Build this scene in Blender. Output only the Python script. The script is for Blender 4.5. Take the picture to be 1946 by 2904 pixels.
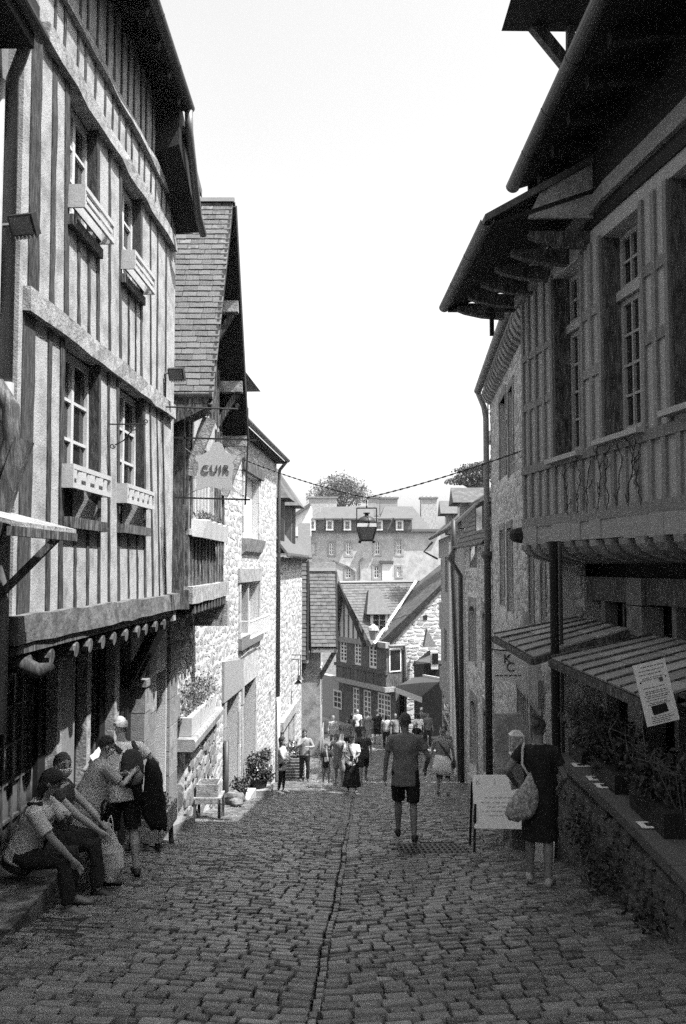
import bpy, bmesh, math, random
from mathutils import Vector, Matrix, noise
R = math.radians
rnd = random.Random(7)
for o in list(bpy.data.objects): bpy.data.objects.remove(o)
scene = bpy.context.scene
C = scene.collection

# ------------------------------------------------------------------ camera, sky, sun, exposure
FP, CX, CY = 2500.0, 973.0, 1452.0          # focal length and centre in photograph pixels
EYE = 1.55
TH = math.atan(153.0 / FP)                  # camera looks slightly up
cam = bpy.data.cameras.new('camera'); camo = bpy.data.objects.new('camera', cam); C.objects.link(camo)
cam.sensor_fit = 'VERTICAL'; cam.sensor_height = 36.0; cam.lens = 36.0 * FP / 2904.0
cam.clip_start = 0.1; cam.clip_end = 3000
camo.location = (0, 0, EYE); camo.rotation_euler = (R(90) + TH, 0, 0)
scene.camera = camo

SUN = Vector((0.44, -0.20, 0.87)).normalized()    # towards the sun: high, from behind on the right
w = bpy.data.worlds.new('World'); scene.world = w; w.use_nodes = True
nt = w.node_tree; bg = nt.nodes['Background']
sky = nt.nodes.new('ShaderNodeTexSky'); sky.sky_type = 'NISHITA'; sky.sun_disc = False
sky.sun_elevation = math.asin(SUN.z); sky.sun_rotation = math.atan2(SUN.x, SUN.y)
sky.air_density = 1.6; sky.dust_density = 4.0; sky.altitude = 40
bw = nt.nodes.new('ShaderNodeRGBToBW')
cl = nt.nodes.new('ShaderNodeTexNoise'); cl.inputs['Scale'].default_value = 2.2; cl.inputs['Detail'].default_value = 4.0      # thin high cloud
cm = nt.nodes.new('ShaderNodeMapRange'); cm.inputs[3].default_value = .90; cm.inputs[4].default_value = 1.10
mu = nt.nodes.new('ShaderNodeMath'); mu.operation = 'MULTIPLY'; nt.links.new(cl.outputs[0], cm.inputs[0])
nt.links.new(sky.outputs[0], bw.inputs[0]); nt.links.new(bw.outputs[0], mu.inputs[0]); nt.links.new(cm.outputs[0], mu.inputs[1]); nt.links.new(mu.outputs[0], bg.inputs[0])
bg.inputs[1].default_value = 0.118
sl = bpy.data.lights.new('sun', 'SUN'); so = bpy.data.objects.new('sun', sl); C.objects.link(so)
sl.energy = 3.5; sl.angle = R(0.6); sl.color = (1, 1, 1)
so.rotation_euler = SUN.to_track_quat('Z', 'Y').to_euler(); so.location = (20, 10, 40)
vs = scene.view_settings
vs.view_transform = 'Standard'; vs.look = 'None'; vs.gamma = 1; vs.exposure = 1.68; vs.use_curve_mapping = False
scene.render.engine = 'CYCLES'
scene.cycles.use_denoising = False
scene.cycles.max_bounces = 6; scene.cycles.diffuse_bounces = 3; scene.cycles.glossy_bounces = 2
scene.cycles.volume_bounces = 0; scene.cycles.caustics_reflective = False; scene.cycles.caustics_refractive = False

# ------------------------------------------------------------------ pixels to places
_c, _s = math.cos(TH), math.sin(TH)
def ray(px, py):
    r, u = (px - CX) / FP, (CY - py) / FP
    return Vector((r, _c - u * _s, _s + u * _c))
def at(px, py, Y):
    d = ray(px, py); return Vector((0, 0, EYE)) + d * (Y / d.y)
def project(p):
    z = p[2] - EYE; dep = p[1] * _c + z * _s
    if dep < .1: return (0, 0, -1)
    return (CX + FP * p[0] / dep, CY - FP * (-p[1] * _s + z * _c) / dep, dep)
def gutx(y): return -0.28 + 0.0245 * y + .012 * math.sin(y * .8) + .008 * math.sin(y * 2.3 + 1)
def gz0(y):
    if y < 30: return -0.19 * y
    if y < 66: return -5.7 - 0.13 * (y - 30)
    if y < 95: return -10.38 + 0.26 * (y - 66)
    return -2.84
def gz(x, y):
    k = min(abs(x - gutx(y)), 3.2)
    return gz0(y) + (0.025 * k if y < 60 else 0)
def ghit(px, py):
    d = ray(px, py); t = 1.0
    for i in range(6000):
        p = Vector((0, 0, EYE)) + d * t
        if p.z < gz(p.x, p.y): return p
        t += 0.02
    return p

class Fac:
    """a vertical plane along a house front: u along it, z up, w out into the street"""
    def __init__(s, x0, y0, x1, y1, side):
        s.O = Vector((x0, y0, 0)); d = Vector((x1 - x0, y1 - y0, 0)); s.L = d.length; s.U = d.normalized()
        s.N = Vector((s.U.y, -s.U.x, 0)) * (1 if side == 'L' else -1)
    def P(s, u, z, w=0.0): return s.O + s.U * u + s.N * w + Vector((0, 0, z))
    def hit(s, px, py, w=0.0):
        d = ray(px, py); o = Vector((0, 0, EYE)); a = s.O + s.N * w
        t = (a - o).dot(s.N) / d.dot(s.N); p = o + d * t
        return ((p - s.O).dot(s.U), p.z)
    def uat(s, px, z, w=0.0):
        o = s.O + s.N * w; zc = z - EYE; k = (px - CX) / FP
        return (k * (o.y * _c + zc * _s) - o.x) / (s.U.x - k * s.U.y * _c)

# ------------------------------------------------------------------ materials (black and white film: greys)
MATS = {}
def M(name, v, var=.25, scale=6.0, rough=.8, bump=.25, rand=0.0, tone=False, stretch=(1, 1, 1), spec=.3,
      v2=None, patch=0.0, pscale=1.5, bscale=None, metal=0.0):
    if name in MATS: return MATS[name]
    m = bpy.data.materials.new(name); m.use_nodes = True; n = m.node_tree.nodes; l = m.node_tree.links
    b = n['Principled BSDF']; b.inputs['Roughness'].default_value = rough
    b.inputs['Specular IOR Level'].default_value = spec; b.inputs['Metallic'].default_value = metal
    tc = n.new('ShaderNodeTexCoord'); mp = n.new('ShaderNodeMapping'); mp.inputs['Scale'].default_value = stretch
    l.new(tc.outputs['Object'], mp.inputs[0])
    def math_(op, a, c):
        q = n.new('ShaderNodeMath'); q.operation = op
        for i, x in enumerate((a, c)):
            if isinstance(x, (int, float)): q.inputs[i].default_value = x
            else: l.new(x, q.inputs[i])
        return q.outputs[0]
    def nz(sc, det=5.0, ro=.6):
        q = n.new('ShaderNodeTexNoise'); q.inputs['Scale'].default_value = sc; q.inputs['Detail'].default_value = det
        q.inputs['Roughness'].default_value = ro; l.new(mp.outputs[0], q.inputs['Vector']); return q.outputs[0]
    n1 = nz(scale)
    val = math_('ADD', math_('MULTIPLY', math_('SUBTRACT', n1, .5), 2.6 * var), 1.0)
    if rand:
        if tone:
            a = n.new('ShaderNodeAttribute'); a.attribute_name = 'tone'; src = a.outputs['Fac']
        else:
            a = n.new('ShaderNodeObjectInfo'); src = a.outputs['Random']
        val = math_('MULTIPLY', val, math_('ADD', math_('MULTIPLY', math_('SUBTRACT', src, .5), 2 * rand), 1.0))
    val = math_('MULTIPLY', val, v)
    if v2 is not None:
        rp = n.new('ShaderNodeValToRGB'); rp.color_ramp.elements[0].position = .5 - .16 + (0.5 - patch) * .35
        rp.color_ramp.elements[1].position = .5 + .04 + (0.5 - patch) * .35
        l.new(nz(pscale, 6.0, .7), rp.inputs[0])
        mx = n.new('ShaderNodeMix'); mx.data_type = 'FLOAT'; l.new(rp.outputs[0], mx.inputs[0]); l.new(val, mx.inputs[2])
        l.new(math_('MULTIPLY', math_('ADD', n1, .5), v2), mx.inputs[3]); val = mx.outputs[0]
    val = math_('MAXIMUM', val, 0.004)
    cb = n.new('ShaderNodeCombineColor')
    for i in range(3): l.new(val, cb.inputs[i])
    l.new(cb.outputs[0], b.inputs['Base Color'])
    if bump:
        bp = n.new('ShaderNodeBump'); bp.inputs['Strength'].default_value = bump; bp.inputs['Distance'].default_value = .02
        l.new(nz(bscale or scale * 2.5, 6.0, .65), bp.inputs['Height']); l.new(bp.outputs[0], b.inputs['Normal'])
    MATS[name] = m; return m

# ------------------------------------------------------------------ objects
def wl(p):
    v = Vector((0, 0, 0))
    while p is not None: v += p.location; p = p.parent
    return v
def tag(o, label=None, cat=None, group=None, kind=None):
    if label: o['label'] = label
    if cat: o['category'] = cat
    if group: o['group'] = group
    if kind: o['kind'] = kind
    return o
def thing(name, label, cat, loc=(0, 0, 0), group=None):
    o = bpy.data.objects.new(name, None); o.empty_display_size = .2; o.location = loc; C.objects.link(o)
    return tag(o, label, cat, group)
def link(name, me, parent=None):
    o = bpy.data.objects.new(name, me); C.objects.link(o)
    if parent is not None: o.parent = parent; o.location = -wl(parent)
    return o
def copy_tree(o, parent=None):
    c = o.copy(); C.objects.link(c)
    if parent is not None: c.parent = parent
    for ch in list(o.children): copy_tree(ch, c)
    return c

class MB:
    def __init__(s): s.v = []; s.f = []; s.t = []
    def add(s, vs, fs, tone=None):
        b = len(s.v); s.v += [tuple(x) for x in vs]; s.f += [tuple(b + i for i in f) for f in fs]
        s.t += [rnd.random() if tone is None else tone] * len(fs); return s
    def hexa(s, p, tone=None):
        return s.add(p, [(0, 3, 2, 1), (4, 5, 6, 7), (0, 1, 5, 4), (1, 2, 6, 5), (2, 3, 7, 6), (3, 0, 4, 7)], tone)
    def fbox(s, F, u0, u1, z0, z1, w0, w1, tone=None):
        return s.hexa([F.P(u0, z0, w0), F.P(u1, z0, w0), F.P(u1, z0, w1), F.P(u0, z0, w1),
                       F.P(u0, z1, w0), F.P(u1, z1, w0), F.P(u1, z1, w1), F.P(u0, z1, w1)], tone)
    def box(s, x0, x1, y0, y1, z0, z1, tone=None):
        return s.hexa([(x0, y0, z0), (x1, y0, z0), (x1, y1, z0), (x0, y1, z0), (x0, y0, z1), (x1, y0, z1), (x1, y1, z1), (x0, y1, z1)], tone)
    def bar(s, a, b, wx, wz, up=Vector((0, 0, 1)), seg=1, jit=0.0, tone=None):
        """rectangular bar from a to b: wx across, wz along 'up'; hand-hewn when jit > 0"""
        a = Vector(a); b = Vector(b); d = (b - a); dn = d.normalized(); up = Vector(up)
        if abs(dn.dot(up.normalized())) > .98: up = Vector((0, 1, 0))
        sx = dn.cross(up).normalized(); sy = sx.cross(dn).normalized()
        vs = []; fs = []
        for i in range(seg + 1):
            c = a + d * (i / seg)
            for (p, q) in ((-1, -1), (1, -1), (1, 1), (-1, 1)):
                j = jit if 0 < i < seg else jit * .5
                vs.append(c + sx * (p * wx / 2 + rnd.uniform(-j, j)) + sy * (q * wz / 2 + rnd.uniform(-j, j)))
        for i in range(seg):
            k = 4 * i
            for e in range(4): fs.append((k + e, k + (e + 1) % 4, k + 4 + (e + 1) % 4, k + 4 + e))
        fs.append((3, 2, 1, 0)); k = 4 * seg; fs.append((k, k + 1, k + 2, k + 3))
        return s.add(vs, fs, tone)
    def prism(s, poly, off, tone=None):
        n = len(poly); off = Vector(off); poly = [Vector(p) for p in poly]
        vs = poly + [p + off for p in poly]
        fs = [tuple(range(n))[::-1], tuple(range(n, 2 * n))] + [(i, (i + 1) % n, n + (i + 1) % n, n + i) for i in range(n)]
        return s.add(vs, fs, tone)
    def tube(s, path, rad, n=8, tone=None, cap=True, flat=1.0):
        path = [Vector(p) for p in path]; m = len(path)
        if not isinstance(rad, (list, tuple)): rad = [rad] * m
        vs = []; fs = []; up = None
        for i, p in enumerate(path):
            d = (path[min(i + 1, m - 1)] - path[max(i - 1, 0)])
            d = d.normalized() if d.length > 1e-9 else Vector((0, 0, 1))
            if up is None: up = Vector((1, 0, 0)) if abs(d.x) < .9 else Vector((0, 1, 0))
            a = (up - d * up.dot(d)).normalized(); up = a; bb = d.cross(a)
            for k in range(n):
                t = 2 * math.pi * k / n
                vs.append(p + a * (math.cos(t) * rad[i]) + bb * (math.sin(t) * rad[i] * flat))
        for i in range(m - 1):
            for k in range(n): fs.append((i * n + k, i * n + (k + 1) % n, (i + 1) * n + (k + 1) % n, (i + 1) * n + k))
        if cap: fs.append(tuple(range(n))[::-1]); fs.append(tuple((m - 1) * n + k for k in range(n)))
        return s.add(vs, fs, tone)
    def loft(s, rings, tone=None, cap=True):
        n = len(rings[0]); vs = [p for r in rings for p in r]; fs = []
        for i in range(len(rings) - 1):
            for k in range(n): fs.append((i * n + k, i * n + (k + 1) % n, (i + 1) * n + (k + 1) % n, (i + 1) * n + k))
        if cap: fs.append(tuple(range(n))[::-1]); fs.append(tuple((len(rings) - 1) * n + k for k in range(n)))
        return s.add(vs, fs, tone)
    def ball(s, c, r, n=8, m=6, tone=None):
        c = Vector(c); r = r if isinstance(r, (tuple, list)) else (r, r, r); rings = []
        for i in range(m + 1):
            a = math.pi * (i + .02 * (i == 0) - .02 * (i == m)) / m
            rings.append([c + Vector((r[0] * math.sin(a) * math.cos(2 * math.pi * k / n), r[1] * math.sin(a) * math.sin(2 * math.pi * k / n), -r[2] * math.cos(a))) for k in range(n)])
        return s.loft(rings, tone)
    def leaf(s, c, size, nrm=None, tone=None):
        d = Vector((rnd.gauss(0, 1), rnd.gauss(0, 1), rnd.gauss(0, 1))).normalized()
        a = d.orthogonal().normalized(); b = d.cross(a); c = Vector(c); t = rnd.uniform(0, 6.28)
        a, b = a * math.cos(t) + b * math.sin(t), b * math.cos(t) - a * math.sin(t)
        return s.add([c - a * size, c - b * size * .5 + d * size * .12, c + a * size, c + b * size * .5 + d * size * .12], [(0, 1, 2, 3)], tone)
    def mesh(s, name, mat, smooth=False):
        me = bpy.data.meshes.new(name); me.from_pydata(s.v, [], s.f)
        if mat: me.materials.append(mat)
        a = me.attributes.new('tone', 'FLOAT', 'FACE'); a.data.foreach_set('value', s.t)
        if smooth: me.polygons.foreach_set('use_smooth', [True] * len(me.polygons))
        me.update(); return me
    def build(s, name, mat, parent=None, smooth=False):
        return link(name, s.mesh(name, mat, smooth), parent)
def part(name, mat, parent, fn, smooth=False):
    m = MB(); fn(m); return m.build(name, mat, parent, smooth)

def text_mesh(txt, size, name, mat, parent, O, X, Y, depth=.004, align='CENTER', space=1.0):
    cu = bpy.data.curves.new('lettering', 'FONT'); cu.body = txt; cu.size = size; cu.extrude = depth; cu.align_x = align; cu.align_y = 'CENTER'
    cu.resolution_u = 3; cu.space_character = space
    o = bpy.data.objects.new('lettering', cu); C.objects.link(o)
    bpy.context.view_layer.update()
    me = bpy.data.meshes.new_from_object(o.evaluated_get(bpy.context.evaluated_depsgraph_get()))
    bpy.data.objects.remove(o)
    X = Vector(X).normalized(); Y = Vector(Y).normalized(); Z = X.cross(Y)
    mtx = Matrix((X, Y, Z)).transposed().to_4x4(); mtx.translation = Vector(O)
    me.transform(mtx); me.materials.clear(); me.materials.append(mat)
    return link(name, me, parent)

# ------------------------------------------------------------------ many small pieces: stones, slates, cobbles
def unit_pool(n, kind, mat):
    pool = []
    for i in range(n):
        m = MB()
        if kind == 'stone':           # unit block, front face towards +y (w), rounded edges
            j = lambda a: rnd.uniform(-a, a)
            q = []
            for (x, z) in ((-.28, -.5), (.28, -.5), (.5, -.22), (.5, .24), (.26, .5), (-.28, .5), (-.5, .22), (-.5, -.25)):
                q.append((x * (1 + j(.12)) + j(.07), z * (1 + j(.12)) + j(.08)))
            b = [(x, -1.0, z) for x, z in q]; c = [(x, .45, z) for x, z in q]
            t = [(x * .86 + j(.03), .8 + j(.3), z * .84 + j(.03)) for x, z in q]
            m.add(b + c + t, [(k, (k + 1) % 8, 8 + (k + 1) % 8, 8 + k) for k in range(8)] + [(8 + k, 8 + (k + 1) % 8, 16 + (k + 1) % 8, 16 + k) for k in range(8)] + [tuple(range(16, 24))])
        else:                          # slate: thin wedge, thick at its lower edge
            j = lambda a: rnd.uniform(-a, a)
            q = [(-.485 + j(.01), -.5), (.485 + j(.01), -.5), (.485 + j(.012), .5 + j(.05)), (-.485 + j(.012), .5 + j(.05))]
            h = [.0, .0, 1 + j(.35), 1 + j(.35)]
            m.add([(x, -.6, z) for x, z in q] + [(q[k][0], h[k], q[k][1]) for k in range(4)],
                  [(4, 5, 6, 7), (0, 1, 5, 4), (1, 2, 6, 5), (2, 3, 7, 6), (3, 0, 4, 7)])
        me = m.mesh(kind, mat); pool.append((me, m.v, m.f))
    return pool
def pieces(parent, name, pool, mat_tone, items, nmax=300):
    """items: (origin, X, Yn, Z, sx, depth, sz). The largest in view become parts, the rest one joined part."""
    sc = []
    for it in items:
        p = project(it[0]); vis = p[2] > 0 and -30 < p[0] < 1980 and -30 < p[1] < 2934
        view = (Vector((0, 0, EYE)) - it[0]).normalized()
        sc.append((abs(view.dot(it[2])) * it[4] * it[6] / max(p[2], .1) ** 2 if vis else 0))
    order = sorted(range(len(items)), key=lambda i: -sc[i])
    big = MB()
    for k, i in enumerate(order):
        o, X, Y, Z, sx, dp, sz = items[i]
        me, v, f = pool[i % len(pool)]
        mt = Matrix((X * sx, Y * dp, Z * sz)).transposed().to_4x4(); mt.translation = o
        if k < nmax and sc[i] > 0:
            ob = bpy.data.objects.new(name, me); C.objects.link(ob); ob.parent = parent
            mt2 = mt.copy(); mt2.translation = o - wl(parent); ob.matrix_local = mt2
        else:
            big.add([mt @ Vector(q) for q in v], f)
    if big.v:
        ob = big.build(name + '_field', mat_tone, parent); ob['kind'] = 'stuff'
def rubble(F, u0, u1, z0, z1, holes, parent, pool, mtone, hmin=.12, hmax=.26, lmin=.18, lmax=.5, depth=.03, w=0.0, gap=.025, nmax=300, top=None, name='stone', wild=.3):
    items = []; z = z0
    while z < z1 - .04:
        h = min(rnd.uniform(hmin, hmax), z1 - z); u = u0 - rnd.uniform(0, .1)
        while u < u1:
            l = rnd.uniform(lmin, lmax); a, b = max(u, u0), min(u + l, u1); u += l
            if b - a < .07: continue
            za, zb = z, z + h
            if rnd.random() < .16 and h > .16:
                zb = z + h * rnd.uniform(.55, .75)
            ok = True
            for (p, q, r, s_) in holes:
                if a < q and b > p and za < s_ - .01 and zb > r + .01:
                    if a < p - .07: b = p
                    elif b > q + .07: a = q
                    else: ok = False; break
            if not ok: continue
            if top and zb > top((a + b) / 2): continue
            jz = (zb - za) * wild; ang = rnd.uniform(-1, 1) * wild * .5; Z_ = Vector((0, 0, 1)); ca, sa = math.cos(ang), math.sin(ang)
            items.append((F.P((a + b) / 2, (za + zb) / 2 + rnd.uniform(-jz, jz), w), F.U * ca + Z_ * sa, F.N, Z_ * ca - F.U * sa, (b - a - gap) * rnd.uniform(1 - wild * .4, 1 + wild * .2), depth * rnd.uniform(.6, 1.3), (zb - za - gap) * rnd.uniform(1 - wild, 1 + wild * .5)))
        z += h
    pieces(parent, name, pool, mtone, items, nmax)
def slates(parent, O, X, D, N, width, length, pool, mtone, sw=.22, sh=.13, nmax=300, clip=None, th=.014, name='slate'):
    """O top corner, X along the ridge, D down the slope"""
    items = []; X = Vector(X).normalized(); D = Vector(D).normalized(); N = Vector(N).normalized(); r = 0; O = Vector(O)
    v = 0
    while v < length:
        u = -(r % 2) * sw * .5
        while u < width:
            wd = sw * rnd.uniform(.85, 1.15); a, b = max(u, 0), min(u + wd, width); u += wd
            if b - a < .04: continue
            c = O + X * ((a + b) / 2) + D * (v + sh * .5)
            if clip and not clip((a + b) / 2, v + sh * .5): continue
            items.append((c + N * .004, X, N, D, b - a, th, sh * 1.02))
        v += sh; r += 1
    pieces(parent, name, pool, mtone, items, nmax)

# ------------------------------------------------------------------ material palette
plaster = M('lime plaster', .35, .14, 9, .9, .5, v2=.2, patch=.2, pscale=3, bscale=55)
plaster_dull = M('dull plaster', .30, .2, 8, .9, .4, bscale=50)
timber_dark = M('dark oak', .045, .5, 5, .75, .6, rand=.5, stretch=(6, 6, 1), v2=.16, patch=.2, pscale=5)
timber_worn = M('weathered oak', .17, .5, 4, .85, .8, stretch=(1.5, 1.5, 1.5), v2=.33, patch=.45, pscale=6, bscale=22)
timber_black = M('black stained wood', .011, .4, 6, .7, .4, stretch=(5, 5, 1))
stud_oak = M('stud oak', .026, .5, 6, .8, .6, rand=.5, stretch=(6, 6, 1), v2=.085, patch=.22, pscale=7)
soffit_wood = M('soffit boards', .012, .4, 6, .85, .4, stretch=(1, 6, 1))
zinc = M('zinc gutter', .09, .3, 5, .45, .15, spec=.5)
zinc_dark = M('dark zinc', .05, .3, 5, .5, .15, spec=.4)
pipe_paint = M('painted downpipe', .22, .25, 7, .6, .15)
slate = M('slate', .075, .3, 9, .6, .3, rand=.35, v2=.17, patch=.12, pscale=9)
slate_t = M('slate field', .075, .3, 9, .6, .3, rand=.35, tone=True, v2=.17, patch=.12, pscale=9)
slate_far = M('far slate field', .075, .25, 6, .7, .3, rand=.3, tone=True, v2=.12, patch=.15, pscale=5)
granite = M('granite', .25, .25, 14, .85, .6, rand=.25, v2=.15, patch=.22, pscale=4, bscale=60)
granite_t = M('granite field', .25, .25, 14, .85, .6, rand=.25, tone=True, v2=.15, patch=.22, pscale=4, bscale=60)
pale_stone = M('pale rubble stone', .36, .25, 10, .9, .7, rand=.30, v2=.24, patch=.2, pscale=5, bscale=40)
pale_stone_t = M('pale rubble field', .36, .25, 10, .9, .7, rand=.30, tone=True, v2=.24, patch=.2, pscale=5, bscale=40)
pale_mortar = M('pale lime mortar', .50, .2, 14, .95, .8, bscale=60)
grey_stone = M('grey rubble stone', .36, .25, 10, .9, .7, rand=.35, v2=.40, patch=.2, pscale=5, bscale=40)
grey_stone_t = M('grey rubble field', .36, .25, 10, .9, .7, rand=.35, tone=True, v2=.40, patch=.2, pscale=5, bscale=40)
grey_mortar = M('grey mortar', .50, .2, 14, .95, .8, bscale=60)
white_paint = M('white paint', .70, .08, 8, .55, .1)
box_paint = M('greyed white paint', .40, .15, 9, .6, .15)
frame_paint = M('window frame paint', .46, .12, 8, .6, .12)
offwhite = M('off white paint', .55, .12, 8, .6, .12)
cream_paint = M('pale wood paint', .36, .12, 8, .65, .2, stretch=(4, 4, 1))
glass = M('window glass', .018, .3, 3, .06, .02, spec=.5)
glass_lit = M('curtained glass', .10, .5, 5, .12, .02, spec=.5)
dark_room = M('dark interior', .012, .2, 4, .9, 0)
iron = M('wrought iron', .018, .3, 9, .5, .2, spec=.4)
panel_fill = M('panel board', .38, .2, 6, .75, .3, rand=.12, stretch=(7, 7, 1))
panel_frame = M('panel framing timber', .20, .35, 5, .75, .5, rand=.15, stretch=(4, 4, 1.2))
cobble_m = M('cobblestone', .105, .5, 11, .20, .5, rand=.75, v2=.2, patch=.16, pscale=9, spec=.5, bscale=45)
cobble_t = M('cobblestone field', .105, .5, 11, .20, .5, rand=.75, tone=True, v2=.2, patch=.16, pscale=9, spec=.5, bscale=45)
joint_m = M('sandy joints', .02, .4, 20, .9, .5)
earth = M('earth', .10, .3, 3, .95, .4)
leaf_m = M('leaves', .075, .3, 8, .6, 0, rand=.5, tone=True)
leaf_pale = M('pale leaves', .13, .3, 8, .6, 0, rand=.5, tone=True)
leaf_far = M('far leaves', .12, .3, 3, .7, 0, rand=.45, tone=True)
bark = M('bark', .09, .4, 8, .9, .5)
terracotta = M('glazed planter', .40, .15, 8, .6, .2)
pot_black = M('black plastic pot', .025, .2, 8, .5, .1)
stone_pool = unit_pool(14, 'stone', pale_stone); grey_pool = unit_pool(14, 'stone', grey_stone); gran_pool = unit_pool(10, 'stone', granite)
slate_pool = unit_pool(8, 'slate', slate)

# ------------------------------------------------------------------ building helpers
def wallbox(m, F, u0, u1, z0, z1, w0, w1, holes=()):
    us = sorted({u0, u1, *[min(max(h[i], u0), u1) for h in holes for i in (0, 1)]})
    for a, b in zip(us, us[1:]):
        if b - a < 1e-4: continue
        mid = (a + b) / 2; zs = [z0]
        for h in sorted([h for h in holes if h[0] < mid < h[1]], key=lambda h: h[2]):
            if h[2] > zs[-1]: m.fbox(F, a, b, zs[-1], h[2], w0, w1)
            zs.append(max(zs[-1], h[3]))
        if zs[-1] < z1: m.fbox(F, a, b, zs[-1], z1, w0, w1)
def window(F, parent, u0, u1, z0, z1, w, cols, rows, frame=None, gl=None, fw=.05, mw=.022, dep=.05, name='window', mull=0.0):
    frame = frame or white_paint; gl = gl or glass
    m = MB()
    m.fbox(F, u0, u0 + fw, z0, z1, w, w + dep); m.fbox(F, u1 - fw, u1, z0, z1, w, w + dep)
    m.fbox(F, u0 + fw, u1 - fw, z0, z0 + fw, w, w + dep); m.fbox(F, u0 + fw, u1 - fw, z1 - fw, z1, w, w + dep)
    a, b, c, d = u0 + fw, u1 - fw, z0 + fw, z1 - fw
    for i in range(1, cols):
        k = a + (b - a) * i / cols; h = (mull or mw) / 2 if i * 2 == cols else mw / 2
        m.fbox(F, k - h, k + h, c, d, w + .004, w + dep - .004)
    for i in range(1, rows):
        k = c + (d - c) * i / rows; m.fbox(F, a, b, k - mw / 2, k + mw / 2, w + .006, w + dep - .008)
    o = m.build(name, frame, parent)
    for i in range(cols):
        for j in range(rows):
            q = MB(); e = rnd.uniform(-.003, .003)
            q.fbox(F, a + (b - a) * i / cols, a + (b - a) * (i + 1) / cols, c + (d - c) * j / rows, c + (d - c) * (j + 1) / rows, w + .005 + e, w + .012 + e)
            q.build('pane', gl, o)
    return o
def beam(F, parent, ua, za, ub, zb, width, w0, w1, mat, name='beam', seg=6, jit=.008):
    m = MB(); c = (w0 + w1) / 2
    m.bar(F.P(ua, za, c), F.P(ub, zb, c), width, w1 - w0, F.N, seg, jit); return m.build(name, mat, parent)
def pipe(name, parent, pts, r, mat, n=10): return part(name, mat, parent, lambda m: m.tube(pts, r, n), True)
def gutter(parent, a, b, r, mat, n=9, name='gutter'):
    a = Vector(a); b = Vector(b); d = (b - a).normalized(); s = d.cross(Vector((0, 0, 1))).normalized(); rings = []
    k = max(2, int((b - a).length / .9))
    m = MB()
    for i in range(2):
        c = (a, b)[i]; rings.append([c + s * math.cos(math.pi * (1 + j / n)) * r + Vector((0, 0, math.sin(math.pi * (1 + j / n)) * r)) for j in range(n + 1)] +
                                    [c + s * math.cos(math.pi * (1 + j / n)) * r * .88 + Vector((0, 0, math.sin(math.pi * (1 + j / n)) * r * .88)) for j in range(n, -1, -1)])
    m.loft(rings)
    for i in range(1, k):                       # clips and seams
        c = a + (b - a) * (i / k)
        m.loft([[q + d * e for q in [c + s * math.cos(math.pi * (1 + j / n)) * r * 1.05 + Vector((0, 0, math.sin(math.pi * (1 + j / n)) * r * 1.05)) for j in range(n + 1)]] for e in (-.015, .015)], cap=False)
    return m.build(name, mat, parent, False)
def foliage(parent, mat, blobs, size, name='foliage'):
    """blobs: (centre, radii, count): leaf faces spread through each blob, denser towards its surface"""
    m = MB()
    for c, r, n in blobs:
        c = Vector(c)
        for i in range(n):
            d = Vector((rnd.gauss(0, 1), rnd.gauss(0, 1), rnd.gauss(0, 1))).normalized() * (rnd.random() ** .45)
            k = 1 + .25 * noise.noise(d * 3 + c)
            m.leaf(c + Vector((d.x * r[0], d.y * r[1], d.z * r[2])) * k, size * rnd.uniform(.6, 1.3))
    return m.build(name, mat, parent)

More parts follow.
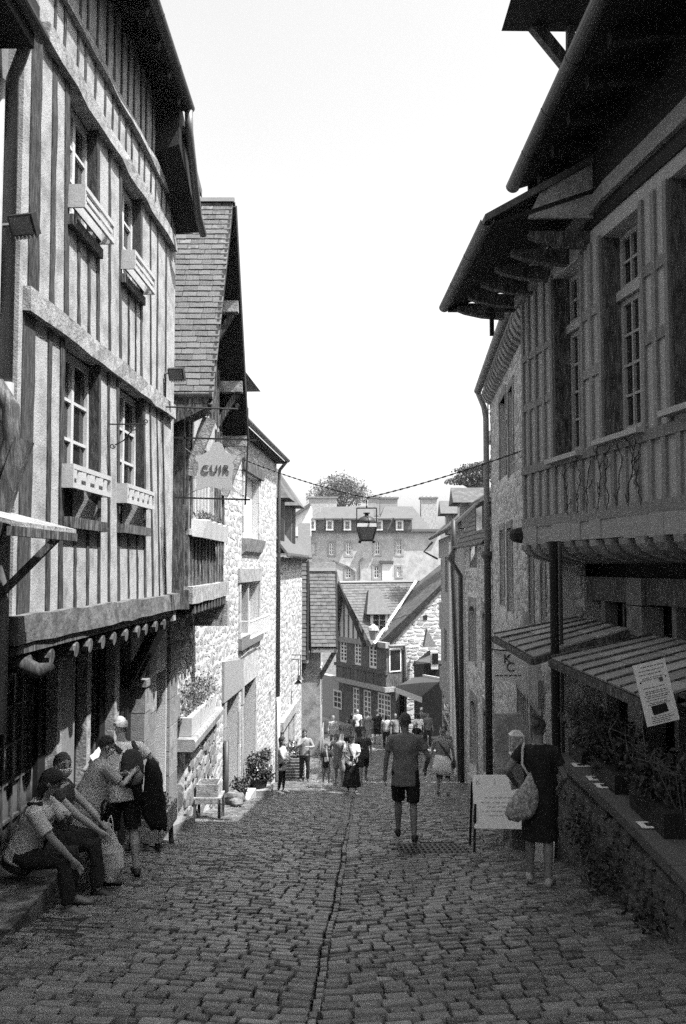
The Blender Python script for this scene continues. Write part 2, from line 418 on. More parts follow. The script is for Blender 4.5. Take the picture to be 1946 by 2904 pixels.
# ------------------------------------------------------------------ ground and street
def ground():
    m = MB(); xs = [-400, -120, -40, -15, -8, -5.2, -4.2, -3.4, -2.6, -1.8, -1, -.3, .4, 1.2, 2, 2.8, 3.6, 4.6, 6, 9, 15, 40, 120, 400]
    ys = [-30, -10, -4, 0] + [i * 1.5 for i in range(1, 68)] + [110, 150, 250, 500, 1200]
    vs = [(x, y, gz(x, max(y, -4)) - .09) for y in ys for x in xs]; n = len(xs)
    m.add(vs, [(j * n + i, j * n + i + 1, (j + 1) * n + i + 1, (j + 1) * n + i) for j in range(len(ys) - 1) for i in range(n - 1)])
    return tag(m.build('ground', joint_m), kind='structure')
ground()
street = tag(bpy.data.objects.new('street', None), kind='structure'); C.objects.link(street)
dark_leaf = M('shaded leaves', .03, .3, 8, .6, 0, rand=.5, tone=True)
def cobbles():
    pool = []
    for i in range(12):
        m = MB(); j = lambda a: rnd.uniform(-a, a)
        q = [(x + j(.03), y + j(.05)) for x, y in ((-.5, -.5), (.5, -.5), (.5, .5), (-.5, .5))]
        rot = lambda k: q[k]
        vs = [(x, y, -1.0) for x, y in q] + [(x * .98, y * .98, .55) for x, y in q]
        vs += [(x * .97, y * .95, .86) for x, y in q] + [(x * .9 + j(.03), y * .82 + j(.04), 1 + j(.07)) for x, y in q]
        fs = []
        for a in (0, 4, 8):
            for e in range(4): fs.append((a + e, a + (e + 1) % 4, a + 4 + (e + 1) % 4, a + 4 + e))
        fs.append((12, 13, 14, 15)); m.add(vs, fs); pool.append((m.mesh('cobble', cobble_m, False), m.v, m.f))
    items = []; y = 3.6
    grate = (0.72, 1.72, 11.75, 12.95)
    while y < 62:
        rowd = rnd.uniform(.112, .145) * (1 if y < 30 else 1.5); chev = .11
        lo = -3.55 if y < 19 else (-3.0 if y < 30 else (-3.0 + (y - 30) * .09)); hi = 2.75 if y < 11.5 else (3.9 if y < 30 else 5.2)
        for sgn in (-1, 1):
            x = .022 + rnd.uniform(0, .012)
            while True:
                l = rnd.uniform(.12, .24) * (1 if y < 30 else 1.4)
                cx = gutx(y) + sgn * (x + l / 2); x += l
                if cx < lo or cx > hi: break
                yy = y + chev * (x - l / 2) + .035 * math.sin(cx * 2.1 + y * .7) + .03 * noise.noise(Vector((cx * .8, y * .5, 3)))
                if grate[0] < cx < grate[1] and grate[2] < yy < grate[3]: continue
                if yy > 62: continue
                z = gz(cx, yy) - .06 + .012 * noise.noise(Vector((cx * 1.3, yy * 1.3, 0)))
                sl = (gz(cx, yy + .1) - gz(cx, yy - .1)) / .2; sx = (gz(cx + .1, yy) - gz(cx - .1, yy)) / .2
                tl = .055; X = Vector((1, sgn * chev + rnd.uniform(-.05, .05), sx + rnd.uniform(-tl, tl))).normalized()
                Y = Vector((-X.y, 1, sl + rnd.uniform(-tl, tl) * 1.2)).normalized(); N = X.cross(Y).normalized()
                items.append((Vector((cx, yy, z + rnd.uniform(-.006, .005))), X, Y, N, l - .015, rowd - .036, .066))
        # the central gutter stones, narrow and long
        if rnd.random() < .8:
            cx = gutx(y) + rnd.uniform(-.008, .008); items.append((Vector((cx, y, gz(cx + .03, y) - .066)), Vector((.98, .1, 0)), Vector((-.02, .98, -.19)), Vector((0, .19, .98)), .05, rowd * rnd.uniform(.5, 1.0), .055))
        y += rowd
    # pieces() scores with item[2]; the face that shows is the top
    sc = [( (it[4] * it[5]) * (1.6 + .2) / project(it[0])[2] ** 3 if project(it[0])[2] > 0 and -40 < project(it[0])[0] < 1990 and project(it[0])[1] < 2930 else 0) for it in items]
    order = sorted(range(len(items)), key=lambda i: -sc[i]); big = MB()
    for k, i in enumerate(order):
        o, X, Y, N, sx, sy, sz = items[i]; me, v, f = pool[i % 12]
        mt = Matrix((X * sx, Y * sy, N * sz)).transposed().to_4x4(); mt.translation = o
        if k < 300:
            ob = bpy.data.objects.new('cobble', me); C.objects.link(ob); ob.parent = street; ob.matrix_local = mt
        else: big.add([mt @ Vector(q) for q in v], f)
    ob = big.build('cobble_field', cobble_t, street, False); ob['kind'] = 'stuff'
cobbles()
def pave(name, poly, mat, th=.06, lift=.02):
    m = MB(); m.prism([Vector((x, y, gz(x, y) + lift - th)) for x, y in poly], (0, 0, th)); return m.build(name, mat, street)
pave('step_slab', [(-3.3, 13.2), (-2.62, 13.2), (-2.55, 15.5), (-3.3, 15.5)], granite, .2, .12)
pave('manhole_cover', [(-2.55, 6.9), (-2.0, 6.9), (-2.0, 7.6), (-2.55, 7.6)], iron, .1, .0)

# ------------------------------------------------------------------ the half-timbered house on the left
FL1 = Fac(-2.64, 5.4, -2.44, 12.6, 'L')
h1 = thing('timber_framed_house', 'tall half-timbered house with pale plaster and leaning dark studs, overhanging a shop', 'house', (-3.2, 9.5, gz0(9.5)))
Z1, Z2, Z3, Z4 = 1.14, 3.63, 6.05, 6.72
U0, U1 = 1.52, 7.2
lw = [(FL1.uat(181, 2.9), FL1.uat(280, 2.9), 2.0, Z2), (FL1.uat(336, 2.9), FL1.uat(408, 2.9), 2.02, Z2)]
uw = [(FL1.uat(195, 5.4), FL1.uat(275, 5.4), 4.82, Z3), (FL1.uat(344, 5.4), FL1.uat(398, 5.4), 4.85, Z3)]
part('plaster_wall', plaster, h1, lambda m: wallbox(m, FL1, U0 + .03, U1, Z1 - .05, 8.0, -.26, 0, lw + uw))
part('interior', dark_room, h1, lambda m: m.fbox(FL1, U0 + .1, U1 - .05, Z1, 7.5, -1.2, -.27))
beam(FL1, h1, 1.42, 1.05, 7.28, 1.05, .22, -.2, .10, M('blackened sill oak', .075, .5, 4, .85, .8, v2=.16, patch=.35, pscale=7, bscale=22), 'sill_beam', 14, .014)
beam(FL1, h1, 1.5, .90, 7.28, .90, .09, -.24, .05, timber_dark, 'jetty_plank', 10, .008)
beam(FL1, h1, 1.62, 3.72, 7.0, 3.73, .2, -.1, .075, timber_worn, 'middle_beam', 14, .015)
beam(FL1, h1, 1.9, 6.13, 7.0, 6.13, .17, -.1, .075, timber_worn, 'upper_beam', 14, .015)
beam(FL1, h1, 1.9, 6.75, 7.1, 6.77, .1, -.1, .06, timber_worn, 'attic_beam', 12, .012)
def studs(rows, zb, zt, bands):
    for pa, pb, wd in rows:
        for (z0, z1) in bands(pa):
            f0 = (z0 - zb) / (zt - zb); f1 = (z1 - zb) / (zt - zb)
            ua, ub = FL1.uat(pa, zb), FL1.uat(pb, zt)
            beam(FL1, h1, ua + (ub - ua) * f0, z0, ua + (ub - ua) * f1, z1, wd * .92, -.1, .012, stud_oak, 'stud', 9, .005)
full_l = lambda pa: [(Z1, Z2)]
studs([(62, 82, .27), (132, 141, .10), (169, 176, .12), (279, 281, .08), (308, 307, .08), (336, 333, .09), (411, 408, .10), (433, 425, .075), (452, 444, .06), (470, 460, .06)], Z1, Z2, full_l)
studs([(211, 214, .075), (247, 248, .075), (364, 362, .06), (389, 386, .06)], Z1, Z2, lambda p: [(Z1, 2.0)])
studs([(92, 105, .25), (145, 156, .12), (187, 190, .13), (277, 277, .10), (310, 310, .07), (341, 341, .09), (400, 400, .09), (427, 426, .06), (444, 447, .06), (468, 471, .07)], Z2 + .2, Z3, lambda p: [(Z2 + .2, Z3)])
studs([(222, 222, .07), (251, 251, .07), (364, 364, .06), (384, 384, .05)], Z2 + .2, Z3, lambda p: [(Z2 + .2, 4.8)])
for i in range(17):
    u = 2.2 + i * .29 + rnd.uniform(-.05, .05)
    beam(FL1, h1, u, 6.22, u + rnd.uniform(-.03, .03), 6.7, .05, -.1, .012, stud_oak, 'stud', 4, .004)
    beam(FL1, h1, u + .05, 6.82, u + .05 + rnd.uniform(-.03, .03), 7.9, .05, -.1, .012, stud_oak, 'stud', 5, .004)
for k, (a, b, c, d) in enumerate(lw + uw):
    zb = c + .32 if k < 2 else c + .10
    window(FL1, h1, a + .02, b - .02, zb, d - .03, -.145, 2, 3, frame_paint, glass, .07, .03, .05, mull=.07)
    part('window_sill', timber_dark, h1, lambda m: m.fbox(FL1, a - .02, b + .06, c - .10, c, -.14, .09 if k < 2 else .06))
# window boxes: white painted troughs with an open slatted front
def window_box(a, b, zc, depth, hgt, label, vert):
    w_ = thing('window_box', label, 'window box', FL1.P((a + b) / 2, zc, .1), 'white window boxes')
    part('side_board', box_paint, w_, lambda m: m.fbox(FL1, a, a + .025, zc, zc + hgt, 0.0, depth))
    part('side_board', box_paint, w_, lambda m: m.fbox(FL1, b - .025, b, zc, zc + hgt, 0.0, depth))
    part('rail', box_paint, w_, lambda m: m.fbox(FL1, a + .025, b - .025, zc + hgt - .045, zc + hgt, depth - .025, depth))
    part('rail', box_paint, w_, lambda m: m.fbox(FL1, a + .025, b - .025, zc + .001, zc + .05, depth - .025, depth))
    part('back_board', box_paint, w_, lambda m: m.fbox(FL1, a + .026, b - .026, zc + .03, zc + hgt - .02, .02, .04))
    if vert:
        for i in range(vert): 
            u = a + .06 + (b - a - .12) * (i + .5) / vert
            part('slat', box_paint, w_, lambda m: m.prism([FL1.P(u - .045, zc + .05, depth - .022), FL1.P(u + .045, zc + .05, depth - .022), FL1.P(u + .065, zc + hgt - .045, depth - .022), FL1.P(u - .025, zc + hgt - .045, depth - .022)], FL1.N * .016))
    else:
        part('slat', box_paint, w_, lambda m: m.fbox(FL1, a + .06, b - .06, zc + .09, zc + .13, depth - .02, depth - .005))
window_box(lw[0][0] - .06, lw[0][1] + .08, 2.26, .12, .22, 'white slatted window box at the lower left window of the timber-framed house', 4)
window_box(lw[1][0] - .04, lw[1][1] + .10, 2.25, .12, .22, 'white slatted window box on the lower window nearest the hanging CUIR sign', 5)
window_box(uw[0][0] - .02, uw[0][1] + .08, 4.88, .17, .22, 'white window box on the upper storey, the higher and nearer one', 0)
window_box(uw[1][0] - .02, uw[1][1] + .10, 4.9, .17, .22, 'white window box on the upper storey, second one beside the slate gable', 0)
# roof, soffit and gutter
part('roof', slate_far, h1, lambda m: m.prism([(-2.06, 4.5, 7.70), (-2.06, 11.5, 7.70), (-4.9, 11.5, 10.6), (-4.9, 4.5, 10.6)], (0, 0, .14)))
part('soffit', soffit_wood, h1, lambda m: m.prism([(-2.10, 4.5, 7.63), (-2.10, 11.5, 7.63), (-2.75, 11.5, 7.9), (-2.75, 4.5, 7.9)], (0, 0, .05)))
for i in range(11): part('rafter', timber_black, h1, lambda m: m.bar((-2.12, 4.9 + i * .62, 7.58), (-2.7, 4.9 + i * .62, 7.82), .09, .1))
gutter(h1, (-2.06, 4.4, 7.69), (-2.06, 11.5, 7.69), .07, zinc_dark)
part('lower_eave', slate_far, h1, lambda m: m.prism([(-2.10, 11.52, 7.3), (-2.08, 12.7, 6.97), (-4.9, 12.7, 9.8), (-4.9, 11.52, 9.9)], (0, 0, .12)))
part('eave_box', timber_black, h1, lambda m: m.hexa([(-2.6, 11.3, 6.95), (-2.16, 11.3, 7.1), (-2.10, 12.68, 6.44), (-2.5, 12.68, 6.42), (-2.6, 11.3, 7.9), (-2.16, 11.3, 7.75), (-2.10, 12.68, 6.95), (-2.5, 12.68, 7.4)]))
pipe('downpipe', h1, [(-2.06, 11.42, 7.62), (-2.06, 11.48, 7.35), (-2.05, 12.2, 6.5), (-2.04, 12.6, 6.38)], .055, zinc)
# jetty underside, joists and ground floor
FG1 = Fac(-3.2, 5.4, -3.05, 13.0, 'L')
part('jetty_ceiling', timber_dark, h1, lambda m: m.prism([(-3.3, 6.9, .86), (-2.52, 6.9, .86), (-2.42, 12.7, .86), (-3.3, 12.7, .86)], (0, 0, .07)))
for px in (62, 128, 200, 240, 277, 310, 345, 380, 402, 432, 455):
    u = FL1.uat(px, .78)
    part('joist', timber_dark, h1, lambda m: m.tube([FL1.P(u, .77, -.75), FL1.P(u, .77, .0), FL1.P(u, .765, .06)], [.075, .085, .07], 10), False)
part('corner_console', stud_oak, h1, lambda m: m.tube([FL1.P(1.62, .9, -.25), FL1.P(1.7, .78, 0), FL1.P(1.78, .70, .12), FL1.P(1.9, .72, .2)], [.07, .075, .07, .04], 12), True)
gw = [(FG1.uat(-10, -.3), FG1.uat(108, -.3), -1.3, .62), (FG1.uat(228, -.2), FG1.uat(284, -.2), -1.35, .62)]
part('ground_floor_wall', timber_black, h1, lambda m: wallbox(m, FG1, .5, 7.45, -3.2, .95, -.3, 0, gw))
part('interior', dark_room, h1, lambda m: m.fbox(FG1, .6, 7.3, -3, .9, -1.5, -.31))
window(FG1, h1, gw[0][0], gw[0][1], gw[0][2], gw[0][3], -.1, 4, 5, timber_dark, glass_lit, .06, .03)
window(FG1, h1, gw[1][0], gw[1][1], gw[1][2], gw[1][3], -.1, 3, 5, timber_dark, glass_lit, .06, .03)
for (p0, p1, mt) in ((128, 142, timber_worn), (142, 180, panel_frame), (216, 228, timber_worn), (298, 312, timber_worn)):
    part('door_post', mt, h1, lambda m: m.fbox(FG1, FG1.uat(p0, -.5), FG1.uat(p1, -.5), -2.4, .72, -.05, .12))
part('shop_sill', granite, h1, lambda m: m.fbox(FG1, 2.2, 4.3, -1.42, -1.32, -.05, .16))
part('lintel', timber_dark, h1, lambda m: m.fbox(FG1, 2.0, 7.4, .62, .82, -.02, .16))
for (a, b) in (((-2.52, 12.5, .95), (-3.05, 12.5, -.15)), ((-2.5, 12.95, 1.0), (-3.02, 12.95, -.1)), ((-2.62, 7.15, .9), (-3.1, 7.15, .0))):
    part('brace', timber_black, h1, lambda m: m.bar(a, b, .16, .14, Vector((1, 0, 1)), 4, .01))
part('corbel', timber_worn, h1, lambda m: m.box(-2.7, -2.38, 12.42, 12.62, .78, .98))
# granite pier of squared blocks at the far end
part('pier_core', grey_mortar, h1, lambda m: m.box(-3.19, -2.89, 12.92, 13.28, -3.2, -.22))
z = -3.1
while z < -.3:
    hgt = rnd.uniform(.3, .42)
    part('block', granite, h1, lambda m: m.box(-3.21 + rnd.uniform(-.01, .01), -2.87 + rnd.uniform(-.012, .012), 12.9, 13.3, z, min(z + hgt - .014, -.2)))
    z += hgt
part('pier_cap', granite, h1, lambda m: m.box(-3.2, -2.84, 12.86, 13.3, -.2, -.1))

# the nearest house at the left edge
h0 = thing('plastered_house', 'grey plastered house with downpipes at the extreme left edge', 'house', (-3, 6, gz0(6)))
FL0 = Fac(-2.68, 3.6, -2.64, 6.72, 'L')
part('wall', M('old grey render', .17, .2, 8, .9, .4), h0, lambda m: m.fbox(FL0, -.5, 3.12, .2, 5.7, -.4, 0))
part('eave', timber_black, h0, lambda m: m.prism([(-2.32, 3.5, 5.62), (-2.32, 6.5, 5.62), (-3.6, 6.5, 6.9), (-3.6, 3.5, 6.9)], (0, 0, .2)))
part('shade_wing', plaster_dull, h0, lambda m: m.box(-6, -2.72, -14, 3.1, -1, 8.5))  # unseen block behind the camera, added to keep skylight off the street
part('soffit', soffit_wood, h0, lambda m: m.box(-2.7, -2.34, 3.5, 6.45, 5.46, 5.6))
gutter(h0, (-2.32, 3.5, 5.62), (-2.32, 6.56, 5.62), .06, zinc_dark)
pipe('downpipe', h0, [(-2.44, 6.55, 5.56), (-2.5, 6.6, 5.46), (-2.585, 6.68, 5.36), (-2.585, 6.68, 2.95)], .05, pipe_paint)
pipe('downpipe', h0, [(-2.575, 6.68, 2.95), (-2.575, 6.68, .3)], .055, pipe_paint)
pipe('downpipe', h0, [(-2.58, 6.42, 5.2), (-2.58, 6.42, .3)], .04, pipe_paint)
part('carved_console', timber_dark, h0, lambda m: m.tube([(-2.62, 6.62, 2.95), (-2.52, 6.62, 2.75), (-2.5, 6.62, 2.5), (-2.58, 6.62, 2.3), (-2.66, 6.62, 2.15)], [.04, .07, .065, .05, .03], 12), True)
part('brace', timber_dark, h0, lambda m: m.bar((-2.4, 6.6, 2.5), (-2.68, 6.6, 1.6), .1, .12))
cn = thing('shop_canopy', 'small slatted wooden canopy jutting out at the left edge', 'canopy', (-2.5, 6.4, 1.7))
for i in range(5): part('board', timber_worn, cn, lambda m: m.prism([(-2.75, 5.55 + i * .25, 1.98), (-2.05, 5.55 + i * .25, 1.8), (-2.05, 5.77 + i * .25, 1.8 ), (-2.75, 5.77 + i * .25, 1.98)], (0, 0, .03)))
part('front_rail', timber_dark, cn, lambda m: m.box(-2.10, -2.05, 5.5, 6.8, 1.74, 1.80))
part('strut', timber_dark, cn, lambda m: m.bar((-2.14, 6.6, 1.76), (-2.64, 6.6, 1.25), .05, .05))
def floodlight(loc, label, sz, yaw):
    t = thing('floodlight', label, 'floodlight', loc, 'wall floodlights'); L = Vector(loc)
    a, b, c = Vector((math.cos(yaw), math.sin(yaw), 0)), Vector((-math.sin(yaw), math.cos(yaw), 0)), Vector((0, 0, 1))
    t1 = (b * -.85 + c * -.5).normalized(); up = a.cross(t1)
    q = [L + a * sx * sz * .55 + up * sy * sz * .42 for sx, sy in ((-1, -1), (1, -1), (1, 1), (-1, 1))]
    part('housing', iron, t, lambda m: m.prism(q, -t1 * sz * .35))
    q2 = [L + a * sx * sz * .46 + up * sy * sz * .33 + t1 * .004 for sx, sy in ((-1, -1), (1, -1), (1, 1), (-1, 1))]
    part('glass', zinc, t, lambda m: m.prism(q2, t1 * .006))
    for i in range(6): part('fin', offwhite, t, lambda m: m.bar(L + a * (i - 2.5) * sz * .17 - t1 * sz * .34 + up * sz * .43, L + a * (i - 2.5) * sz * .17 + up * sz * .46, .012, .03))
    part('arm', zinc, t, lambda m: m.tube([L - t1 * sz * .3, L - t1 * sz * .55 - a * sz * .5, L - a * sz * 1.2 + c * sz * .1], .018, 6))
floodlight(at(62, 640, 6.5), 'black floodlight on the plastered wall at the left edge, beside the downpipe', .19, R(-14))
floodlight(at(499, 1063, 11.9), 'small floodlight at the far corner of the timber-framed house, below the slate roof', .2, R(-10))

# ------------------------------------------------------------------ slate-gabled house, second on the left
h2 = thing('slate_gabled_house', 'narrow house with a steep slate gable roof jutting over the street behind the CUIR sign', 'house', (-2.8, 15, gz0(15)))
FL2 = Fac(-2.32, 13.0, -2.32, 17.0, 'L')
ZE, ZR, YN, YR, YF, XE = 4.02, 7.86, 12.8, 14.9, 17.0, -1.90       # eave, ridge, near / ridge / far depth, front edge
WW = [(.55, 2.7, 2.12, 3.5)]
part('plaster_wall', plaster, h2, lambda m: wallbox(m, FL2, 0.0, 4.0, 1.1, ZE + .1, -.3, 0, WW))
part('gable_wall', plaster, h2, lambda m: m.prism([(-2.62, YN + .2, ZE + .1), (-2.62, YF - .1, ZE + .1), (-2.62, YR, ZR - .5)], (.28, 0, 0)))
part('near_wall', timber_dark, h2, lambda m: m.box(-4.5, -2.33, 12.94, 13.0, .95, ZE + .3))
part('interior', dark_room, h2, lambda m: m.fbox(FL2, .1, 3.9, 1.2, 4, -1.5, -.31))
for u in (.05, .36, 2.9, 3.2, 3.5, 3.92): beam(FL2, h2, u, 2.1, u, ZE, .12, -.1, .03, timber_dark, 'stud', 6, .008)
for i in range(12): beam(FL2, h2, .06 + i * .35, 1.25, .06 + i * .35 + rnd.uniform(-.02, .02), 2.02, .13, -.1, .03, timber_dark, 'stud', 5, .01)
for i in range(9):
    y = YN + .55 + i * .4; top = ZR - .5 - abs(y - YR) * 1.75
    if top > ZE + .3: part('stud', timber_dark, h2, lambda m: m.bar((-2.33, y, ZE + .1), (-2.33, y, top), .1, .08, Vector((1, 0, 0)), 5, .008))
window(FL2, h2, WW[0][0], WW[0][1], WW[0][2], WW[0][3], -.12, 6, 1, offwhite, glass_lit, .08, .05)
beam(FL2, h2, -.05, 1.12, 4.05, 1.12, .26, -.25, .12, timber_worn, 'sill_beam', 8, .012)
part('side_sill', timber_dark, h2, lambda m: m.box(-4.2, -2.25, 12.88, 13.08, .92, 1.2))
beam(FL2, h2, 0, 2.06, 4.0, 2.06, .1, -.1, .05, timber_worn, 'rail', 8, .008)
for i in range(11): part('joist', timber_dark, h2, lambda m: m.fbox(FL2, .25 + i * .34, .38 + i * .34, .84, .98, -.55, .1))
part('jetty_ceiling', timber_dark, h2, lambda m: m.fbox(FL2, 0, 4.0, .80, .84, -.6, .02))
part('end_corbel', timber_worn, h2, lambda m: m.fbox(FL2, 3.72, 4.02, .42, .9, -.5, .14))
part('wall_plate', timber_dark, h2, lambda m: m.hexa([(-2.6, 12.7, 3.55), (-1.98, 12.7, 3.85), (-1.98, 13.2, 3.85), (-2.6, 13.2, 3.55), (-2.6, 12.7, 4.0), (-1.95, 12.7, 4.0), (-1.95, 13.2, 4.0), (-2.6, 13.2, 4.0)]))
for (a, b) in (((-2.3, 13.1, 2.9), (-2.0, 13.1, 3.75)), ((-2.3, 16.85, 2.9), (-2.0, 16.85, 3.75))):
    part('brace', timber_worn, h2, lambda m: m.bar(a, b, .16, .18, Vector((1, 0, 0)), 4, .012))
part('bracket_beam', timber_worn, h2, lambda m: m.bar((-2.5, 16.9, 3.95), (-1.85, 16.9, 3.95), .2, .2, Vector((0, 0, 1)), 3, .01))
# roof slopes
nrm = Vector((0, -(ZR - ZE), YR - YN)).normalized(); dn = Vector((0, YN - YR, ZE - ZR)); LS = dn.length; dn.normalize()
part('roof_deck', timber_black, h2, lambda m: m.prism([(-5.2, YR, ZR - .03), (XE, YR, ZR - .03), (XE - .02, YN, ZE - .03), (-5.2, YN, ZE - .03)], -nrm * .07))
part('roof_deck', timber_black, h2, lambda m: m.prism([(-5.2, YR, ZR - .03), (XE + .03, YR, ZR - .03), (XE + .05, YF, ZE - .03), (-5.2, YF, ZE - .03)], Vector((0, -nrm.y, nrm.z)) * .05))
slates(h2, (-4.0, YR, ZR), (1, 0, 0), dn, nrm, XE + 4.0, LS + .02, slate_pool, slate_t, .215, .122, 300)
part('ridge_tile', zinc, h2, lambda m: m.prism([(-4.5, YR - .1, ZR - .05), (-4.5, YR, ZR + .06), (-4.5, YR + .1, ZR - .05)], (4.5 + XE + .02, 0, 0)))
part('barge_board', timber_black, h2, lambda m: m.bar((XE + .03, YR, ZR - .1), (XE + .05, YF, ZE - .1), .05, .2, Vector((0, nrm.z, -nrm.y))))
part('barge_board', timber_black, h2, lambda m: m.bar((XE - .03, YR, ZR - .14), (XE - .05, YN, ZE - .14), .04, .16, Vector((0, nrm.z, nrm.y))))
for (t, l) in ((.36, .62), (.70, .62)):
    y = YR + (YF - YR) * t; zz = ZR + (ZE - ZR) * t - .3
    part('purlin', timber_worn, h2, lambda m: m.box(-2.6, XE + .02, y - .12, y + .1, zz - .08, zz + .12))
    part('strut', timber_dark, h2, lambda m: m.bar((-2.35, y, zz - .7), (-2.0, y, zz - .1), .1, .1, Vector((0, 1, 0))))
gutter(h2, (-4.2, YN - .06, ZE + .03), (XE, YN - .06, ZE + .03), .075, zinc)
# stone ground floor, quoins and the parapet landing
FG2 = Fac(-2.95, 13.3, -2.9, 17.2, 'L')
DR = [(.55, 1.45, -3.1, -.15)]
part('stone_wall', pale_mortar, h2, lambda m: wallbox(m, FG2, 0, 3.9, -3.4, .85, -.4, 0, DR))
part('doorway', dark_room, h2, lambda m: m.fbox(FG2, .4, 1.6, -3.2, 0, -.6, -.41))
z = -3.2; k = 0
while z < .7:
    hgt = rnd.uniform(.34, .52)
    for (a, b) in ((0.0, .5), (1.5, 2.15 + .25 * (k % 2))):
        part('block', granite, h2, lambda m: m.fbox(FG2, a + .01, b, z, min(z + hgt - .015, .8), -.1, .05 + rnd.uniform(0, .015)))
    z += hgt; k += 1
rubble(FG2, 2.45, 3.9, -3.3, .85, [], h2, stone_pool, pale_stone_t, nmax=80)
pr = thing('parapet_wall', 'granite landing wall with a thick rounded coping slab, carrying the flower trough', 'wall', (-3.0, 17, gz0(17)))
FPn = Fac(-3.36, 15.6, -2.74, 15.6, 'R'); FPn.N = Vector((0, -1, 0))
FPs = Fac(-2.74, 15.6, -2.70, 19.0, 'L')
part('core', grey_mortar, pr, lambda m: m.box(-3.36, -2.76, 15.62, 19.0, -4.0, -1.68))
rubble(FPn, 0, .6, -3.1, -1.66, [], pr, gran_pool, granite_t, .24, .4, .28, .5, .02, nmax=40, name='block')
rubble(FPs, 0, 3.4, -3.75, -1.66, [], pr, gran_pool, granite_t, .2, .36, .3, .7, .02, nmax=120, name='block')
m = MB(); prof = [(-3.4, -1.66), (-2.6, -1.66), (-2.56, -1.62), (-2.55, -1.5), (-2.58, -1.45), (-3.4, -1.44)]
m.prism([(x, 15.46, z) for x, z in prof], (0, 3.6, 0)); m.build('coping', granite, pr)
# flower trough and pots on the coping
tr = thing('flower_trough', 'long pale stone trough of bushy flowers on the granite landing wall', 'planter', (-3, 17, -1.44))
m = MB()
for (x0, x1, y0, y1) in ((-3.3, -2.66, 15.7, 15.8), (-3.3, -2.66, 18.5, 18.6), (-2.76, -2.66, 15.8, 18.5), (-3.3, -3.2, 15.8, 18.5)): m.box(x0, x1, y0, y1, -1.44, -1.12)
m.box(-3.21, -2.75, 15.79, 18.51, -1.43, -1.25); m.build('trough', terracotta, tr)
foliage(tr, leaf_pale, [((-3.0 + rnd.uniform(-.15, .2), 15.95 + i * .32, -.98 + rnd.uniform(-.05, .2)), (.33, .3, .34), 420) for i in range(9)], .028)
def pot_plant(name, label, cat, loc, r, h, fol, mat_p, mat_l, size, parts=True, group=None):
    t = thing(name, label, cat, loc, group); L = Vector(loc)
    m = MB(); m.tube([L + Vector((0, 0, .0)), L + Vector((0, 0, h * .86)), L + Vector((0, 0, h * .86)), L + Vector((0, 0, h)), L + Vector((0, 0, h)), L + Vector((0, 0, h * .9))], [r * .78, r, r * 1.1, r * 1.12, r * .95, r * .9], 14); m.build('pot', mat_p, t, False)
    foliage(t, mat_l, [(L + Vector(c), rr, n) for c, rr, n in fol], size); return t
pot_plant('potted_plant', 'small bushy plant in a black pot at the near end of the landing wall', 'potted plant', (-2.98, 15.58, -1.44), .15, .27, [((0, 0, .33), (.17, .17, .1), 350)], pot_black, leaf_m, .02)

# ------------------------------------------------------------------ tall sunlit stone house
FL3 = Fac(-2.9, 17.0, -2.2, 29.0, 'L')
h3 = thing('tall_stone_house', 'tall sunlit rubble stone house with wooden lintels and a slate dormer', 'house', (-2.8, 23, gz0(23)))
def uu(px, z): return FL3.uat(px, z)
HB = -6.2; HT = 4.98
W3 = [(5.75, 8.1, 2.28, 4.0), (5.35, 8.3, -.25, 1.12), (5.85, 7.75, -4.6, -1.52), (3.5, 5.05, -4.4, -1.5), (10.45, 11.0, -3.0, -2.35), (10.1, 11.15, -5.6, -4.15)]
part('wall', pale_mortar, h3, lambda m: wallbox(m, FL3, .1, 12.03, HB, HT, -.5, 0, W3))
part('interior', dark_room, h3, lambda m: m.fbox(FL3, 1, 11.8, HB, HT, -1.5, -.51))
rubble(FL3, .1, 12.03, HB + .6, HT - .02, [(a - .28, b + .28, c - .2, d + .35) for a, b, c, d in W3[:4]] + W3[4:], h3, stone_pool, pale_stone_t, .10, .21, .14, .42, .010, nmax=300, wild=.36)
for (a, b, c, d) in W3[:4]:        # dressed jamb stones
    for e in (a - .28, b):
        z = max(c, -5.5) - .2 if c > -4 else c
        while z < d:
            hh = rnd.uniform(.3, .55); ex = rnd.uniform(0, .02)
            part('jamb_stone', pale_stone, h3, lambda m: m.fbox(FL3, e + .004, e + .276, z, min(z + hh - .015, d - .002), -.3, .018 + ex)); z += hh
a, b, c, d = W3[0]
part('lintel', timber_dark, h3, lambda m: m.bar(FL3.P(a - .4, d + .16, .03), FL3.P(b + .5, d + .16, .05), .14, .3, Vector((0, 0, 1)), 5, .015))
part('shutter', white_paint, h3, lambda m: m.fbox(FL3, a + .02, (a + b) / 2, c + .02, d - .01, -.22, -.17))
part('shutter', offwhite, h3, lambda m: m.fbox(FL3, (a + b) / 2 + .02, b - .02, c + .02, d - .01, -.22, -.17))
part('sill', granite, h3, lambda m: m.hexa([FL3.P(a - .3, c - .5, -.05), FL3.P(b + .3, c - .5, -.05), FL3.P(b + .3, c - .35, .1), FL3.P(a - .3, c - .35, .1), FL3.P(a - .3, c - .02, -.05), FL3.P(b + .3, c - .02, -.05), FL3.P(b + .3, c - .02, .2), FL3.P(a - .3, c - .02, .2)]))
a, b, c, d = W3[1]
part('lintel', granite, h3, lambda m: m.fbox(FL3, a - .4, b + .4, d + .01, d + .36, -.3, .05))
part('mullion', pale_stone, h3, lambda m: m.fbox(FL3, (a + b) / 2 - .1, (a + b) / 2 + .1, c, d, -.3, -.04))
for e in (a, (a + b) / 2 + .1): window(FL3, h3, e + .01, e + (b - a) / 2 - .11, c, d - .01, -.3, 2, 3, offwhite, glass_lit, .06, .03)
